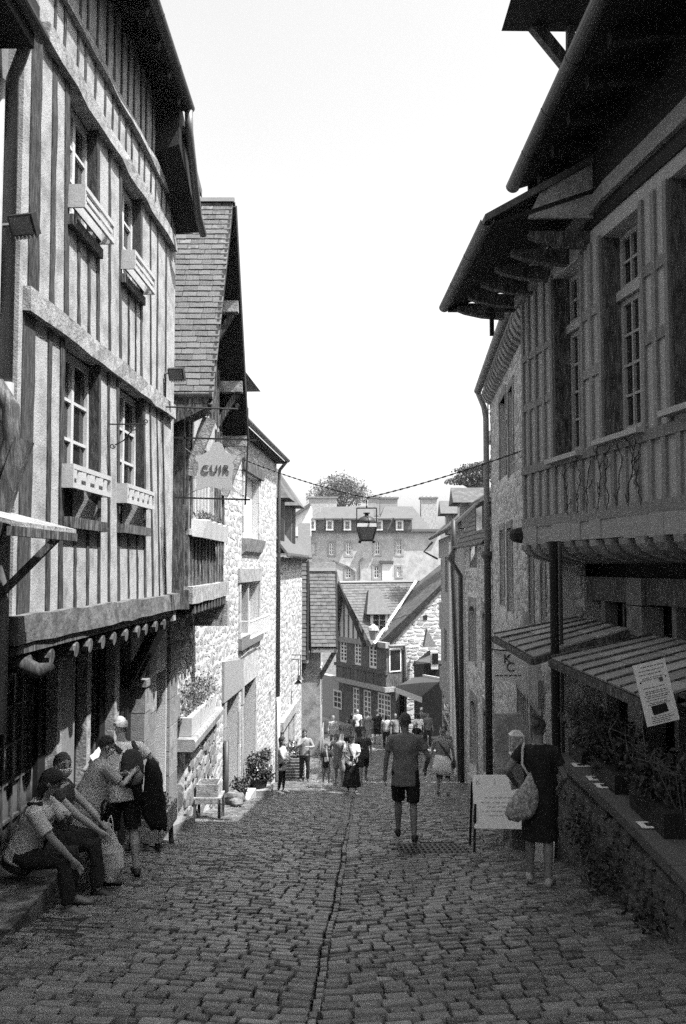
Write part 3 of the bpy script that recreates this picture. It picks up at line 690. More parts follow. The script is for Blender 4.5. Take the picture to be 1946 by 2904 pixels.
part('sill', granite, h3, lambda m: m.fbox(FL3, a - .3, b + .3, c - .3, c - .01, -.2, .1))
# little white balustrade under the second window
bl = thing('window_balustrade', 'little white metal balustrade under the mullioned window of the stone house', 'railing', FL3.P(7, c - .1, .2))
for i in range(22): part('baluster', white_paint, bl, lambda m: m.bar(FL3.P(a - .2 + i * .16, c - .02, .3), FL3.P(a - .2 + i * .16, c + .42, .3), .018, .018))
for zz in (c, c + .42): part('rail', white_paint, bl, lambda m: m.bar(FL3.P(a - .25, zz, .3), FL3.P(b + .3, zz, .3), .03, .03))
for e in (a - .22, b + .28): part('return_rail', white_paint, bl, lambda m: m.bar(FL3.P(e, c + .42, .02), FL3.P(e, c + .42, .28), .025, .025))
a, b, c, d = W3[2]
part('ogee_lintel', pale_stone, h3, lambda m: m.prism([FL3.P(a - .35, d, .04), FL3.P(b + .35, d, .04), FL3.P(b + .35, d + .75, .04), FL3.P((a + b) / 2 + .35, d + .85, .04), FL3.P((a + b) / 2, d + 1.35, .04), FL3.P((a + b) / 2 - .35, d + .85, .04), FL3.P(a - .35, d + .75, .04)], -FL3.N * .3))
part('door', timber_dark, h3, lambda m: [m.fbox(FL3, a + .02 + i * .31, a + .31 + i * .31, c, d - .01, -.36, -.3 + .01 * (i % 2)) for i in range(6)])
a, b, c, d = W3[3]
part('lintel', pale_stone, h3, lambda m: m.prism([FL3.P(a - .5, d - .02, .06), FL3.P(b + .5, d - .02, .06), FL3.P(b + .5, d + .7, .06), FL3.P(a - .5, d + .9, .06)], -FL3.N * .3))
part('door', timber_dark, h3, lambda m: m.fbox(FL3, a, b, c, d, -.4, -.34))
part('door', timber_dark, h3, lambda m: m.fbox(FL3, W3[5][0], W3[5][1], HB, W3[5][3], -.3, -.25))
part('roof', slate_far, h3, lambda m: m.prism([FL3.P(-.2, HT + .04, .32), FL3.P(12.1, HT + .04, .32), FL3.P(12.1, HT + 3.2, -2.6), FL3.P(-.2, HT + 3.2, -2.6)], (0, 0, .1)))
part('soffit', soffit_wood, h3, lambda m: m.fbox(FL3, 0, 12.05, HT - .06, HT + .02, -.1, .27))
gutter(h3, FL3.P(-.1, HT + .07, .36), FL3.P(12.15, HT + .07, .36), .08, zinc)
q = FL3.P(12.12, 0, .08)
pipe('downpipe', h3, [FL3.P(12.0, HT, .33), FL3.P(12.12, HT - .25, .1), (q.x, q.y, HT - .4), (q.x, q.y, -2.7)], .055, zinc)
pipe('downpipe', h3, [(q.x, q.y, -2.72), (q.x, q.y, -5.5)], .065, offwhite)
pipe('downpipe', h3, [FL3.P(3.2, -2.4, .08), FL3.P(3.2, -4.3, .08)], .06, zinc_dark)
# dormer of the tall house
DC = FL3.P(5.3, HT, -.35)
part('dormer_wall', pale_stone, h3, lambda m: m.fbox(FL3, 4.3, 6.5, HT - .1, HT + 1.35, -2.0, -.06, ))
part('dormer_window', timber_black, h3, lambda m: m.fbox(FL3, 4.75, 6.05, HT + .35, HT + 1.3, -.3, -.045))
part('dormer_roof', slate_far, h3, lambda m: m.add([FL3.P(3.95, HT + 1.33, .25), FL3.P(6.9, HT + 1.33, .25), FL3.P(6.9, HT + 1.33, -2.2), FL3.P(3.95, HT + 1.33, -2.2), FL3.P(4.9, HT + 2.6, -.75), FL3.P(5.9, HT + 2.6, -.75), FL3.P(5.9, HT + 2.6, -1.4), FL3.P(4.9, HT + 2.6, -1.4)],
     [(0, 1, 5, 4), (1, 2, 6, 5), (2, 3, 7, 6), (3, 0, 4, 7), (4, 5, 6, 7), (3, 2, 1, 0)]))
for (zz, ww) in ((0, 0), ): pass
part('dormer_ridge', zinc, h3, lambda m: m.tube([FL3.P(4.85, HT + 2.62, -1.1), FL3.P(5.95, HT + 2.62, -1.1)], .07, 8))

# ------------------------------------------------------------------ houses further down on the left
h4 = thing('low_stone_house', 'lower stone house with twin slate dormers, left side, below the downpipe', 'house', (-2, 33, gz0(33)))
FL4 = Fac(-2.12, 29.15, -1.72, 37.0, 'L')
T4 = 1.85
W4 = [(2.2, 2.7, -.9, -.45), (4.2, 4.7, -.75, -.3), (.5, 5.2, -7.0, -3.9)]
part('wall', pale_mortar, h4, lambda m: wallbox(m, FL4, 0, 7.85, -7.4, T4, -.4, 0, W4))
part('interior', dark_room, h4, lambda m: m.fbox(FL4, .2, 7.7, -7.2, T4, -1, -.41))
rubble(FL4, 0, 7.85, -6.9, T4, [(a - .05, b + .05, c - .05, d + .05) for a, b, c, d in W4], h4, stone_pool, pale_stone_t, .13, .25, .18, .5, .012, nmax=200, wild=.36)
part('shop_lintel', timber_worn, h4, lambda m: m.bar(FL4.P(.2, -3.75, .05), FL4.P(5.5, -3.75, .05), .2, .3, Vector((0, 0, 1)), 5, .012))
for i in range(3): part('shop_shutter', cream_paint if i == 1 else timber_worn, h4, lambda m: m.fbox(FL4, .6 + i * 1.55, 1.9 + i * 1.55, -7, -3.95, -.12, -.05))
part('roof', slate_far, h4, lambda m: m.prism([FL4.P(-.05, T4 + .02, .3), FL4.P(7.9, T4 + .02, .3), FL4.P(7.9, T4 + 3.4, -2.4), FL4.P(-.05, T4 + 3.4, -2.4)], (0, 0, .12)))
gutter(h4, FL4.P(0, T4 + .06, .34), FL4.P(7.9, T4 + .06, .34), .09, zinc)
for u in (1.3, 5.0):
    d4 = part('dormer', slate_far, h4, lambda m: m.fbox(FL4, u - .75, u + .75, T4 + .2, T4 + 2.0, -2.2, -.05))
    part('dormer_window', timber_black, d4, lambda m: m.fbox(FL4, u - .45, u + .45, T4 + .5, T4 + 1.85, -.3, -.03))
    part('dormer_hood', slate_far, d4, lambda m: m.add([FL4.P(u - 1.0, T4 + 1.98, .3), FL4.P(u + 1.0, T4 + 1.98, .3), FL4.P(u + 1.0, T4 + 1.98, -2.3), FL4.P(u - 1.0, T4 + 1.98, -2.3), FL4.P(u, T4 + 3.5, -.7), FL4.P(u, T4 + 3.5, -2.3)],
         [(0, 1, 4), (1, 2, 5, 4), (2, 3, 5), (3, 0, 4, 5), (3, 2, 1, 0)]))
# two gabled houses with slate slopes facing up the street
def gabled(name, label, xf, ynear, yfar, ze, zr, xback, wallx, gzb, mwall, win):
    t = thing(name, label, 'house', (wallx - 1, (ynear + yfar) / 2, gz0(ynear))); yr = (ynear + yfar) / 2
    part('wall', mwall, t, lambda m: m.box(xback, wallx, ynear + .3, yfar - .3, gzb - 1.5, ze))
    part('gable_wall', mwall, t, lambda m: m.prism([(wallx - .3, ynear + .3, ze), (wallx - .3, yfar - .3, ze), (wallx - .3, yr, zr - .5)], (.3, 0, 0)))
    n = Vector((0, -(zr - ze), yr - ynear)).normalized(); d = Vector((0, ynear - yr, ze - zr)); L = d.length
    part('roof_deck', timber_black, t, lambda m: m.prism([(xback, yr, zr - .05), (xf, yr, zr - .05), (xf + .1, ynear, ze - .05), (xback, ynear, ze - .05)], -n * .1))
    part('roof_deck', timber_black, t, lambda m: m.prism([(xback, yr, zr - .05), (xf, yr, zr - .05), (xf + .1, yfar, ze - .05), (xback, yfar, ze - .05)], Vector((0, -n.y, n.z)) * .06))
    slates(t, (xback, yr, zr), (1, 0, 0), d, n, xf - xback + .05, L, slate_pool, slate_far, .34, .2, 0, th=.03)
    part('ridge_tile', zinc, t, lambda m: m.prism([(xback, yr - .15, zr - .05), (xback, yr, zr + .12), (xback, yr + .15, zr - .05)], (xf - xback, 0, 0)))
    for s_, yy in ((1, yfar), (-1, ynear)): part('barge_board', timber_black, t, lambda m: m.bar((xf + .03, yr, zr - .15), (xf + .08, yy, ze - .15), .06, .28, Vector((0, n.z, 1))))
    for k in (.35, .68):
        y = yr + (yfar - yr) * k; zz = zr + (ze - zr) * k - .35
        part('purlin', timber_worn, t, lambda m: m.box(wallx - .2, xf, y - .13, y + .13, zz - .1, zz + .12))
    part('eave_plate', timber_worn, t, lambda m: m.box(wallx - 1.0, xf + .1, ynear - .02, ynear + .25, ze - .3, ze - .12))
    part('brace', timber_dark, t, lambda m: m.bar((wallx - .02, ynear + .35, ze - 1.5), (xf - .05, ynear + .2, ze - .3), .2, .2, Vector((0, 1, 0))))
    for (y0, y1, z0, z1) in win:
        wi = part('window', offwhite, t, lambda m: m.box(wallx - .02, wallx + .04, y0, y1, z0, z1))
        part('pane', glass, wi, lambda m: m.box(wallx + .03, wallx + .05, y0 + .1, y1 - .1, z0 + .1, z1 - .1))
    return t
g5 = gabled('gabled_house', 'gabled house with dark barge boards and slate slope, behind the twin dormers', -1.55, 37.1, 40.4, -2.2, 1.9, -6, -1.95, -7.5, plaster, [(38, 38.8, -4.6, -2.9), (39.2, 39.8, -4.6, -2.9)])
g6 = gabled('gabled_house', 'gabled house with the widest slate slope, timber bracket under its eave', -.35, 40.6, 45.2, -2.1, 1.35, -6, -1.05, -7.6, plaster, [(41.4, 42.2, -5.0, -3.2), (43, 43.8, -5.0, -3.2)])
part('stair_rail', offwhite, g6, lambda m: [m.bar((-.95, 41 + i * .3, -7.2), (-.95, 41 + i * .3, -6.0), .04, .05) for i in range(8)])

# ------------------------------------------------------------------ the half-timbered house closing the street
m1 = thing('gabled_timber_house', 'half-timbered gabled house with dark boarded storey and white windows closing the street', 'house', (1.2, 60, gz0(60)))
FM = Fac(-.48, 62.0, 2.75, 56.4, 'R'); FM.N = Vector((-FM.U.y, FM.U.x, 0)); FM.N = FM.N if FM.N.y < 0 else -FM.N
S1 = FM.hit(1000, 1822)[1]; S2 = FM.hit(1000, 1880)[1]; S3 = FM.hit(1000, 1928)[1]; GB = gz0(60) - .6
wl_ = [(FM.uat(p, (S1 + S2) / 2), FM.uat(q, (S1 + S2) / 2)) for p, q in ((963, 983), (1004, 1024), (1045, 1068))]
whole = [(a, b, FM.hit((p), y0)[1], FM.hit(p, y1)[1]) for (a, b), p, y0, y1 in zip(wl_, (973, 1014, 1056), (1878, 1886, 1895), (1816, 1820, 1827))]
part('boarded_wall', timber_dark, m1, lambda m: wallbox(m, FM, 0, FM.L, S3, S1, -.3, 0, whole))
part('interior', dark_room, m1, lambda m: [m.fbox(FM, .2, FM.L - .2, S3, S1, -1.5, -.31), m.fbox(FM, .2, FM.L - .2, GB, S3 - .5, -1.5, -.81)])
for h in whole: window(FM, m1, *h, -.12, 2, 5, white_paint, glass, .14, .07, .06, mull=.14)
gp = part('ledge', timber_dark, m1, lambda m: m.fbox(FM, -.1, FM.L + .1, S2 - .35, S2 - .15, -.1, .12))
part('jetty_moulding', timber_worn, m1, lambda m: m.fbox(FM, -.2, FM.L + .15, S3 - .3, S3, -.5, .2))
part('jetty_cove', timber_dark, m1, lambda m: m.fbox(FM, -.1, FM.L + .1, S3 - .42, S3 - .3, -1.2, -.3))
for i in range(13): part('board', timber_dark, m1, lambda m: m.fbox(FM, .05 + i * FM.L / 13, FM.L / 13 * (i + 1), S3 + .02, S2 - .36, 0, .03 + .02 * (i % 2)))
Fg = Fac(FM.P(0, 0, -.5).x, FM.P(0, 0, -.5).y, FM.P(FM.L, 0, -.5).x, FM.P(FM.L, 0, -.5).y, 'R'); Fg.N = FM.N
gd = []
for p, q, y0, y1, c in ((1000, 1019, 2027, 1948, 2), (1030, 1052, 2035, 1955, 2), (1070, 1108, 2040, 1962, 4)):
    gd.append((Fg.uat(p, S3 - 2), Fg.uat(q, S3 - 2), max(Fg.hit(p, y0)[1], GB + .5), Fg.hit(p, y1)[1], c))
part('ground_floor_wall', timber_dark, m1, lambda m: wallbox(m, Fg, -.4, Fg.L + .3, GB - 1, S3 - .3, -.3, 0, [g[:4] for g in gd]))
for g in gd: window(Fg, m1, *g[:4], -.1, g[4], 5, white_paint, glass_lit, .12, .07, .06, mull=.14)
part('low_wall', granite, m1, lambda m: m.fbox(Fg, -3.0, 1.4, GB - .5, GB + 1.0, .3, 1.2))
# left annex with a window
part('annex', plaster_dull, m1, lambda m: m.fbox(Fg, -3.2, -.42, GB - 1, S3 - .2, -.5, .02))
window(Fg, m1, Fg.uat(948, S3 - 2), Fg.uat(972, S3 - 2), Fg.hit(960, 2010)[1], Fg.hit(960, 1957)[1], .03, 2, 3, offwhite, glass, .12, .07, .06)
# the gable and roof
A = FM.hit(981, 1654); Lb = (FM.hit(958, 1815)[0], S1); Rb = (FM.uat(1056, S1), S1)
part('gable', M('white gable plaster', .6, .1, 6, .9, .2), m1, lambda m: m.prism([FM.P(Lb[0], S1, .05), FM.P(Rb[0], S1, .05), FM.P(A[0], A[1] - .25, .05)], -FM.N * .25))
part('gable_sill', timber_worn, m1, lambda m: m.fbox(FM, Lb[0] - .1, FM.L + .1, S1 - .05, S1 + .3, -.2, .12))
for i in range(7):
    u = Lb[0] + (Rb[0] - Lb[0]) * (i + .6) / 7.4; f = (u - Lb[0]) / (A[0] - Lb[0]) if u < A[0] else (Rb[0] - u) / (Rb[0] - A[0])
    if f > .08: beam(FM, m1, u, S1 + .25, u + .02, S1 + (A[1] - S1) * f - .3, .14, .03, .09, timber_dark, 'stud', 3, .01)
window(FM, m1, FM.uat(1001, S1 + 3), FM.uat(1013, S1 + 3), FM.hit(1006, 1757)[1], FM.hit(1006, 1728)[1], .06, 2, 2, timber_dark, glass, .1, .06, .08)
Pa = FM.P(A[0], A[1], .55); bk = -FM.N
def along(p, px):                      # how far back from p until it stands under picture column px
    for i in range(4000):
        q = p + bk * (i * .01)
        if project(q)[0] >= px: return q
    return q
Pb = along(Pa, 1178); Pv = FM.P(FM.uat(1074, S1 + .1), S1 + .1, .4); Pl = FM.P(Lb[0] - .3, S1 - .1, .55)
sl_n = (Pb - Pa).cross(Pv - Pa).normalized(); sl_n = sl_n if sl_n.z > 0 else -sl_n
part('roof_deck', timber_black, m1, lambda m: m.prism([Pa, Pb, Pv], -sl_n * .12))
part('roof_deck', timber_black, m1, lambda m: m.prism([Pa, Pa + bk * 8, Pl + bk * 8, Pl], Vector((0, 0, .12))))
X_ = (Pb - Pa).normalized(); D_ = sl_n.cross(X_); D_ = D_ if D_.z < 0 else -D_
vl = (Pv - Pa); vx, vd = vl.dot(X_), vl.dot(D_); bw_ = (Pb - Pa).length
slates(m1, Pa, X_, D_, sl_n, bw_, vd, slate_pool, slate_far, .42, .26, 0, th=.03, clip=lambda u, v: vx * v / vd - .05 < u < bw_ + (vx - bw_) * v / vd + .1)
part('verge', offwhite, m1, lambda m: m.bar(Pb + sl_n * .1, Pv + sl_n * .1, .17, .16, sl_n))
part('ridge_tile', zinc, m1, lambda m: m.tube([Pa + Vector((0, 0, .05)), Pb + Vector((0, 0, .05))], .13, 6))
part('barge_board', timber_black, m1, lambda m: m.bar(Pa - Vector((0, 0, .1)), Pl - Vector((0, 0, .1)), .12, .5, FM.N.cross(Pl - Pa)))
part('barge_board', timber_black, m1, lambda m: m.bar(Pa - Vector((0, 0, .1)), FM.P(Rb[0], S1, .55), .12, .3, FM.N.cross(Pl - Pa)))
# dormer on that roof
_d = ray(1074, 1768); _o = Vector((0, 0, EYE)); dq = _o + _d * ((Pa - _o).dot(sl_n) / _d.dot(sl_n)) + Vector((0, -.35, .0))
dm = part('dormer', white_paint, m1, lambda m: m.box(dq.x - .55, dq.x + .6, dq.y, dq.y + 3, dq.z - .9, dq.z + .7))
part('dormer_hood', slate_far, dm, lambda m: m.add([(dq.x - .8, dq.y - .4, dq.z + .65), (dq.x + .8, dq.y - .4, dq.z + .65), (dq.x + 1, dq.y + 4, dq.z + .65), (dq.x - 1.6, dq.y + 4, dq.z + .65), (dq.x - .6, dq.y + 2.2, dq.z + 2.2), (dq.x + .2, dq.y + 2.2, dq.z + 2.2)], [(0, 1, 5, 4), (1, 2, 5), (2, 3, 4, 5), (3, 0, 4), (3, 2, 1, 0)]))
for i in (0, 1):
    for j in range(3): part('pane', glass, dm, lambda m: m.box(dq.x - .36 + i * .42, dq.x + .0 + i * .42, dq.y - .03, dq.y + .01, dq.z - .45 + j * .36, dq.z - .13 + j * .36))
# right return of the boarded storey with its tall dark window
cr = FM.P(FM.L, 0, 0); FRt = Fac(cr.x, cr.y, cr.x + 1.15, cr.y + .8, 'R'); FRt.N = Vector((.57, -.82, 0)).normalized()
part('side_wall', timber_dark, m1, lambda m: m.fbox(FRt, 0, 1.4, S3, S1 + .1, -.5, 0))
ws = part('side_window', white_paint, m1, lambda m: m.fbox(FRt, .2, 1.15, S2 - .2, S1 - .1, 0, .06))
part('pane', glass, ws, lambda m: m.fbox(FRt, .28, 1.07, S2 - .1, S1 - .2, .05, .075))
pipe('downpipe', m1, [FRt.P(.0, S1 + .1, .3), FRt.P(1.3, S1 + .1, .2), FRt.P(1.45, S1 - .3, .1), FRt.P(1.45, GB, .1)], .09, pipe_paint)

# rubble gable house to the right of it
m2 = thing('rubble_gable_house', 'bright rubble stone gable wall with a dark slate slope beside the timbered house', 'house', (5, 58, gz0(58)))
g0 = at(1094, 1840, 58.3); FM2 = Fac(g0.x, 58.3, 9.6, 60.8, 'R'); FM2.N = Vector((FM2.U.y, -FM2.U.x, 0)); 
z_r0 = FM2.hit(1094, 1838)[1]; uA, z_r1 = FM2.hit(1234, 1688)
topf = lambda u: z_r0 + (z_r1 - z_r0) * u / uA
part('wall', pale_mortar, m2, lambda m: m.prism([FM2.P(0, GB - 1.5, 0), FM2.P(FM2.L, GB - 1.5, 0), FM2.P(FM2.L, topf(FM2.L), 0), FM2.P(0, topf(0), 0)], -FM2.N * .5))
rubble(FM2, 0, FM2.L, GB - .5, topf(FM2.L), [], m2, stone_pool, pale_stone_t, .2, .34, .3, .8, .03, nmax=260, top=lambda u: topf(u) - .1, gap=.05)
ra, rb = FM2.P(-.3, topf(-.3), .2), FM2.P(FM2.L, topf(FM2.L), .2); rc = Pb + Vector((5, 4, 0)); 
part('roof', M('darkened slate', .045, .35, 5, .8, .5, v2=.09, patch=.3, pscale=3), m2, lambda m: m.add([ra, rb, rb + Vector((0, 6, .5)), Pb - Vector((0, 0, .15)), Pv - Vector((0, 0, .2)), ra - Vector((0, 0, .07)), rb - Vector((0, 0, .07))], [(0, 1, 3, 4), (1, 2, 3), (5, 6, 1, 0)]))  # slate colour darkened to offset the sun and sky light on this slope
part('wall_opening', dark_room, m2, lambda m: m.fbox(FM2, FM2.hit(1200, 1750)[0], FM2.hit(1211, 1750)[0], FM2.hit(1205, 1758)[1], FM2.hit(1205, 1745)[1], 0, .06))
# awning over a shop front
aw = thing('awning', 'grey fabric awning with a pale valance over the shop at the street bend', 'awning', at(1180, 1950, 54))
a0, a1, a2, a3 = at(1122, 1950, 53.0), at(1196, 1978, 51.5), at(1250, 1930, 53.8), at(1185, 1918, 56.2)
part('fabric', M('awning cloth', .05, .15, 6, .9, .1), aw, lambda m: m.prism([a0, a1, a2, a3], (0, 0, .05)))
part('valance', offwhite, aw, lambda m: m.prism([a0 - Vector((0, 0, .3)), a1 - Vector((0, 0, .3)), a1 + Vector((0, 0, .03)), a0 + Vector((0, 0, .03))], (.02, -.06, 0)))
part('back_rail', offwhite, aw, lambda m: m.bar(a3, a2, .1, .35))
part('arm', iron, aw, lambda m: m.bar(a1, a1 + Vector((1.5, 2.0, -1.2)), .06, .06))
sh = thing('shop_kiosk', 'small dark shop front under the awning with a hipped slate hood', 'shop', at(1215, 2000, 56))
k0 = at(1180, 1990, 56)
part('shop_front', timber_black, sh, lambda m: m.box(k0.x, k0.x + 3.5, 55.6, 57.5, GB - 1.0, k0.z + 2.4))
part('slate_hood', slate_far, sh, lambda m: m.prism([at(1170, 1890, 57), at(1240, 1893, 55.5), at(1240, 1848, 57.5), at(1215, 1852, 58)], (0, 0, .15)))
ks = part('side_window', offwhite, sh, lambda m: m.box(at(1220, 1870, 56).x, at(1240, 1870, 56).x, 55.4, 56, at(1220, 1895, 56).z, at(1220, 1845, 56).z))
part('pane', glass, ks, lambda m: m.box(at(1223, 1870, 56).x, at(1240, 1870, 56).x, 55.36, 55.41, at(1220, 1880, 56).z, at(1220, 1850, 56).z))
part('gable_hood', timber_dark, sh, lambda m: m.prism([at(1203, 1835, 57), at(1240, 1835, 57), at(1212, 1785, 57.5)], (0, 1, 0)))

# ------------------------------------------------------------------ long granite building on the far hillside
YB = 100.0
b1 = thing('granite_terrace', 'long pale granite building with slate mansard and five white dormers in the background', 'building', at(1060, 1640, YB))
bx = lambda px: at(px, 1600, YB).x
bz = lambda py: at(1000, py, YB).z
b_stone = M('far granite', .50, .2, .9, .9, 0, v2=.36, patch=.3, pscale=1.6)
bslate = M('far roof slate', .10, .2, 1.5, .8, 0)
BW = [(934, 948, 1574, 1538), (982, 996, 1574, 1538), (1063, 1078, 1573, 1535), (1125, 1140, 1573, 1533), (980, 996, 1640, 1612), (1060, 1076, 1640, 1606), (1126, 1138, 1635, 1608), (885, 895, 1570, 1540)]
class FB_: pass
FBk = Fac(bx(870), YB, bx(1250), YB, 'R'); FBk.N = Vector((0, -1, 0))
hl = [(bx(a) - FBk.O.x, bx(b) - FBk.O.x, bz(c), bz(d)) for a, b, c, d in BW]
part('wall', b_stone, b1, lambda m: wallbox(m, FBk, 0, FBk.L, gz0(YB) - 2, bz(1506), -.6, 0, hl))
part('interior', dark_room, b1, lambda m: m.fbox(FBk, .2, FBk.L - .2, gz0(YB) - 1, bz(1507), -2, -.61))
for h in hl:
    window(FBk, b1, *h, -.2, 2, 3, white_paint, glass, .12, .09, .1, mull=.14)
    part('surround', pale_stone, b1, lambda m: wallbox(m, FBk, h[0] - .22, h[1] + .22, h[2] - .2, h[3] + .25, 0, .04, [h]))
part('cornice', M('far cornice', .12, .2, 4, .8, 0), b1, lambda m: m.fbox(FBk, -.3, FBk.L, bz(1508), bz(1501), -.5, .5))
r0, r1, r2 = bz(1501), bz(1432), bz(1430)
part('roof', bslate, b1, lambda m: m.hexa([(bx(868), YB - .4, r0), (bx(1062), YB - .4, r0), (bx(1062), YB + 12, r0), (bx(868), YB + 12, r0), (bx(922), YB + 3.6, r1), (bx(1062), YB + 3.6, bz(1428)), (bx(1062), YB + 6, bz(1428)), (bx(922), YB + 6, r1)]))
part('roof', bslate, b1, lambda m: m.hexa([(bx(1064), YB - .4, r0), (bx(1222), YB - .4, r0), (bx(1222), YB + 12, r0), (bx(1064), YB + 12, r0), (bx(1096), YB + 3.6, r2), (bx(1178), YB + 3.6, r2), (bx(1178), YB + 6, r2), (bx(1096), YB + 6, r2)]))
for c in (887, 937, 987, 1076, 1134):
    x0, x1 = bx(c - 12), bx(c + 9)
    dd = part('dormer', white_paint, b1, lambda m: m.box(x0, x1, YB - 1.0, YB + .4, bz(1505), bz(1476)))
    part('dormer_cheek', bslate, dd, lambda m: m.box(x1 + .02, x1 + 1.0, YB - .6, YB + 3.0, bz(1503), bz(1475)))
    part('dormer_hood', bslate, dd, lambda m: m.prism([(x0 - .2, YB - 1.25, bz(1475)), (x1 + 1.05, YB - 1.25, bz(1475)), (x1 + 1.05, YB + 3, bz(1466)), (x0 - .2, YB + 3, bz(1466))], (0, 0, .15)))
    for i in (0, 1):
        for j in (0, 1): part('pane', glass_lit, dd, lambda m: m.box(x0 + .2 + i * .23, x0 + .4 + i * .23, YB - 1.03, YB - .98, bz(1500) + j * .42, bz(1500) + .36 + j * .42))
for (p0, p1, q0, q1, yy) in ((876, 955, 1475, 1413, 106), (1046, 1076, 1440, 1412, 108), (1078, 1128, 1436, 1414, 108), (1195, 1240, 1500, 1414, 104)):
    ck = part('chimney', pale_stone, b1, lambda m: m.box(at(p0, 1500, yy).x, at(p1, 1500, yy).x, yy, yy + 1.6, at(p0, q0, yy).z - 1, at(p0, q1, yy).z))
    part('chimney_cap', granite, ck, lambda m: m.box(at(p0, 1500, yy).x - .15, at(p1, 1500, yy).x + .15, yy - .15, yy + 1.75, at(p0, q1, yy).z, at(p0, q1, yy).z + .2))
    if p1 - p0 > 40 and p0 > 1000:
        for i in range(3): part('chimney_pot', terracotta, ck, lambda m: m.tube([(at(p0 + 8 + i * 12, 1500, yy).x, yy + .8, at(p0, q1, yy).z + .2), (at(p0 + 8 + i * 12, 1500, yy).x, yy + .8, at(p0, q1 - 9, yy).z)], [.17, .14], 8))
part('drainpipe', pipe_paint, b1, lambda m: m.tube([(bx(1022), YB - .1, bz(1640)), (bx(1022), YB - .1, bz(1590)), (bx(1029), YB - .1, bz(1582))], .09, 6))
part('wall_cable', pipe_paint, b1, lambda m: m.tube([(bx(945), YB - .1, bz(1590)), (bx(985), YB - .1, bz(1604)), (bx(1008), YB - .1, bz(1620)), (bx(1008), YB - .1, bz(1650))], .07, 5))
part('door_lintel', timber_dark, b1, lambda m: m.box(bx(1077), bx(1116), YB - .3, YB - .02, bz(1597), bz(1590)))
part('door', white_paint, b1, lambda m: m.box(bx(1084), bx(1112), YB - .1, YB - .03, bz(1650), bz(1598)))
wg = thing('white_gable_building', 'white gable end with a sloping slate verge behind the twin dormers', 'building', at(850, 1500, 96))
part('wall', white_paint, wg, lambda m: m.prism([at(800, 1520, 96), at(880, 1520, 96), at(880, 1432, 96), at(826, 1468, 96), at(800, 1486, 96)], (0, 6, 0)))
part('verge', bslate, wg, lambda m: m.bar(at(880, 1430, 95.8), at(800, 1485, 95.8), .5, .3))
lr = thing('low_slate_house', 'low slate-roofed house between the gabled houses and the long granite building', 'house', at(880, 1600, 70))
part('wall', pale_stone, lr, lambda m: m.box(at(800, 1600, 72).x, at(960, 1600, 72).x, 72, 80, gz0(72) - 2, at(900, 1660, 72).z))
part('roof', slate_far, lr, lambda m: m.prism([at(790, 1660, 71.5), at(965, 1660, 71.5), at(950, 1600, 75), at(790, 1600, 75)], (0, .05, .2)))
part('roof', slate_far, lr, lambda m: m.prism([at(845, 1600, 74), at(885, 1600, 74), at(880, 1490, 77), at(845, 1490, 77)], (0, .05, .2)))
# trees
def tree(label, base, trunk_h, blobs, mat, size, group='trees on the skyline'):
    t = thing('tree', label, 'tree', base, group); B = Vector(base)
    def tr_(m):
        m.tube([B, B + Vector((.1, 0, trunk_h * .5)), B + Vector((-.05, 0, trunk_h))], [.45, .36, .25], 8)
        for c, r, n in blobs: m.tube([B + Vector((0, 0, trunk_h * .8)), (B + Vector((0, 0, trunk_h)) + Vector(c)) / 2 - Vector((0, 0, .3)), Vector(c)], [.2, .12, .05], 6)
    part('trunk', bark, t, tr_); foliage(t, mat, blobs, size, 'crown'); return t
bl_ = []
for (px, py, r, n) in ((905, 1410, 2.0, 500), (935, 1385, 2.3, 800), (965, 1370, 2.0, 700), (955, 1400, 2.6, 800), (1000, 1385, 2.0, 700), (1020, 1405, 1.9, 600), (980, 1405, 2.4, 700), (925, 1420, 2, 500)):
    c = at(px, py, 125); bl_.append((c, (r, r, r * .8), n))
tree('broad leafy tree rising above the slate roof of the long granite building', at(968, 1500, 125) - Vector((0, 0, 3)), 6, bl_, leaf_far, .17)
bl_ = []
for (px, py, rx, rz, n) in ((1300, 1365, 1.0, .25, 500), (1335, 1350, 1.2, .25, 600), (1350, 1325, 1.1, .28, 600), (1320, 1335, .9, .2, 400), (1375, 1355, 1.1, .25, 500), (1370, 1320, 1.0, .25, 500), (1390, 1340, 1.2, .3, 500), (1340, 1372, 1.0, .2, 350), (1400, 1315, 1.1, .3, 500)):
    bl_.append((at(px, py, 60), (rx, rx, rz), n))
tree('dark flat-topped cedar behind the roofs on the right', at(1362, 1480, 60), 2.6, bl_, leaf_m, .085)

# ------------------------------------------------------------------ panelled wooden house on the right
FR1 = Fac(3.45, 7.6, 2.65, 12.83, 'R')
r1 = thing('panelled_house', 'big shaded timber-panelled house on carved consoles on the right, deep eaves', 'house', (3.6, 10, gz0(10)))
UN, UF = -2.2, 5.29
RW = [(3.21, 4.11, 2.99, 5.4), (1.67, 2.64, 3.04, 5.42), (.1, 1.1, 3.12, 5.45), (-1.4, -.4, 3.12, 5.45)]
part('board_wall', panel_fill, r1, lambda m: wallbox(m, FR1, UN, UF, 2.1, 5.9, -.32, 0, RW))
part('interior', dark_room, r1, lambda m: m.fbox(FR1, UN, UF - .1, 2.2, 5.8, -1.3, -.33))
def fr(ua, za, ub, zb, wd, out=.035, name='stud'): return beam(FR1, r1, ua, za, ub, zb, wd, -.05, out, panel_frame, name, 5, .006)
fr(UN, 2.16, UF, 2.16, .13, .05, 'sill_rail'); fr(UN, 2.92, UF, 2.92, .12, .045, 'rail'); fr(UN, 5.95, 2.4, 5.9, .2, .09, 'plate'); fr(2.4, 5.9, UF + .1, 5.46, .18, .09, 'plate')
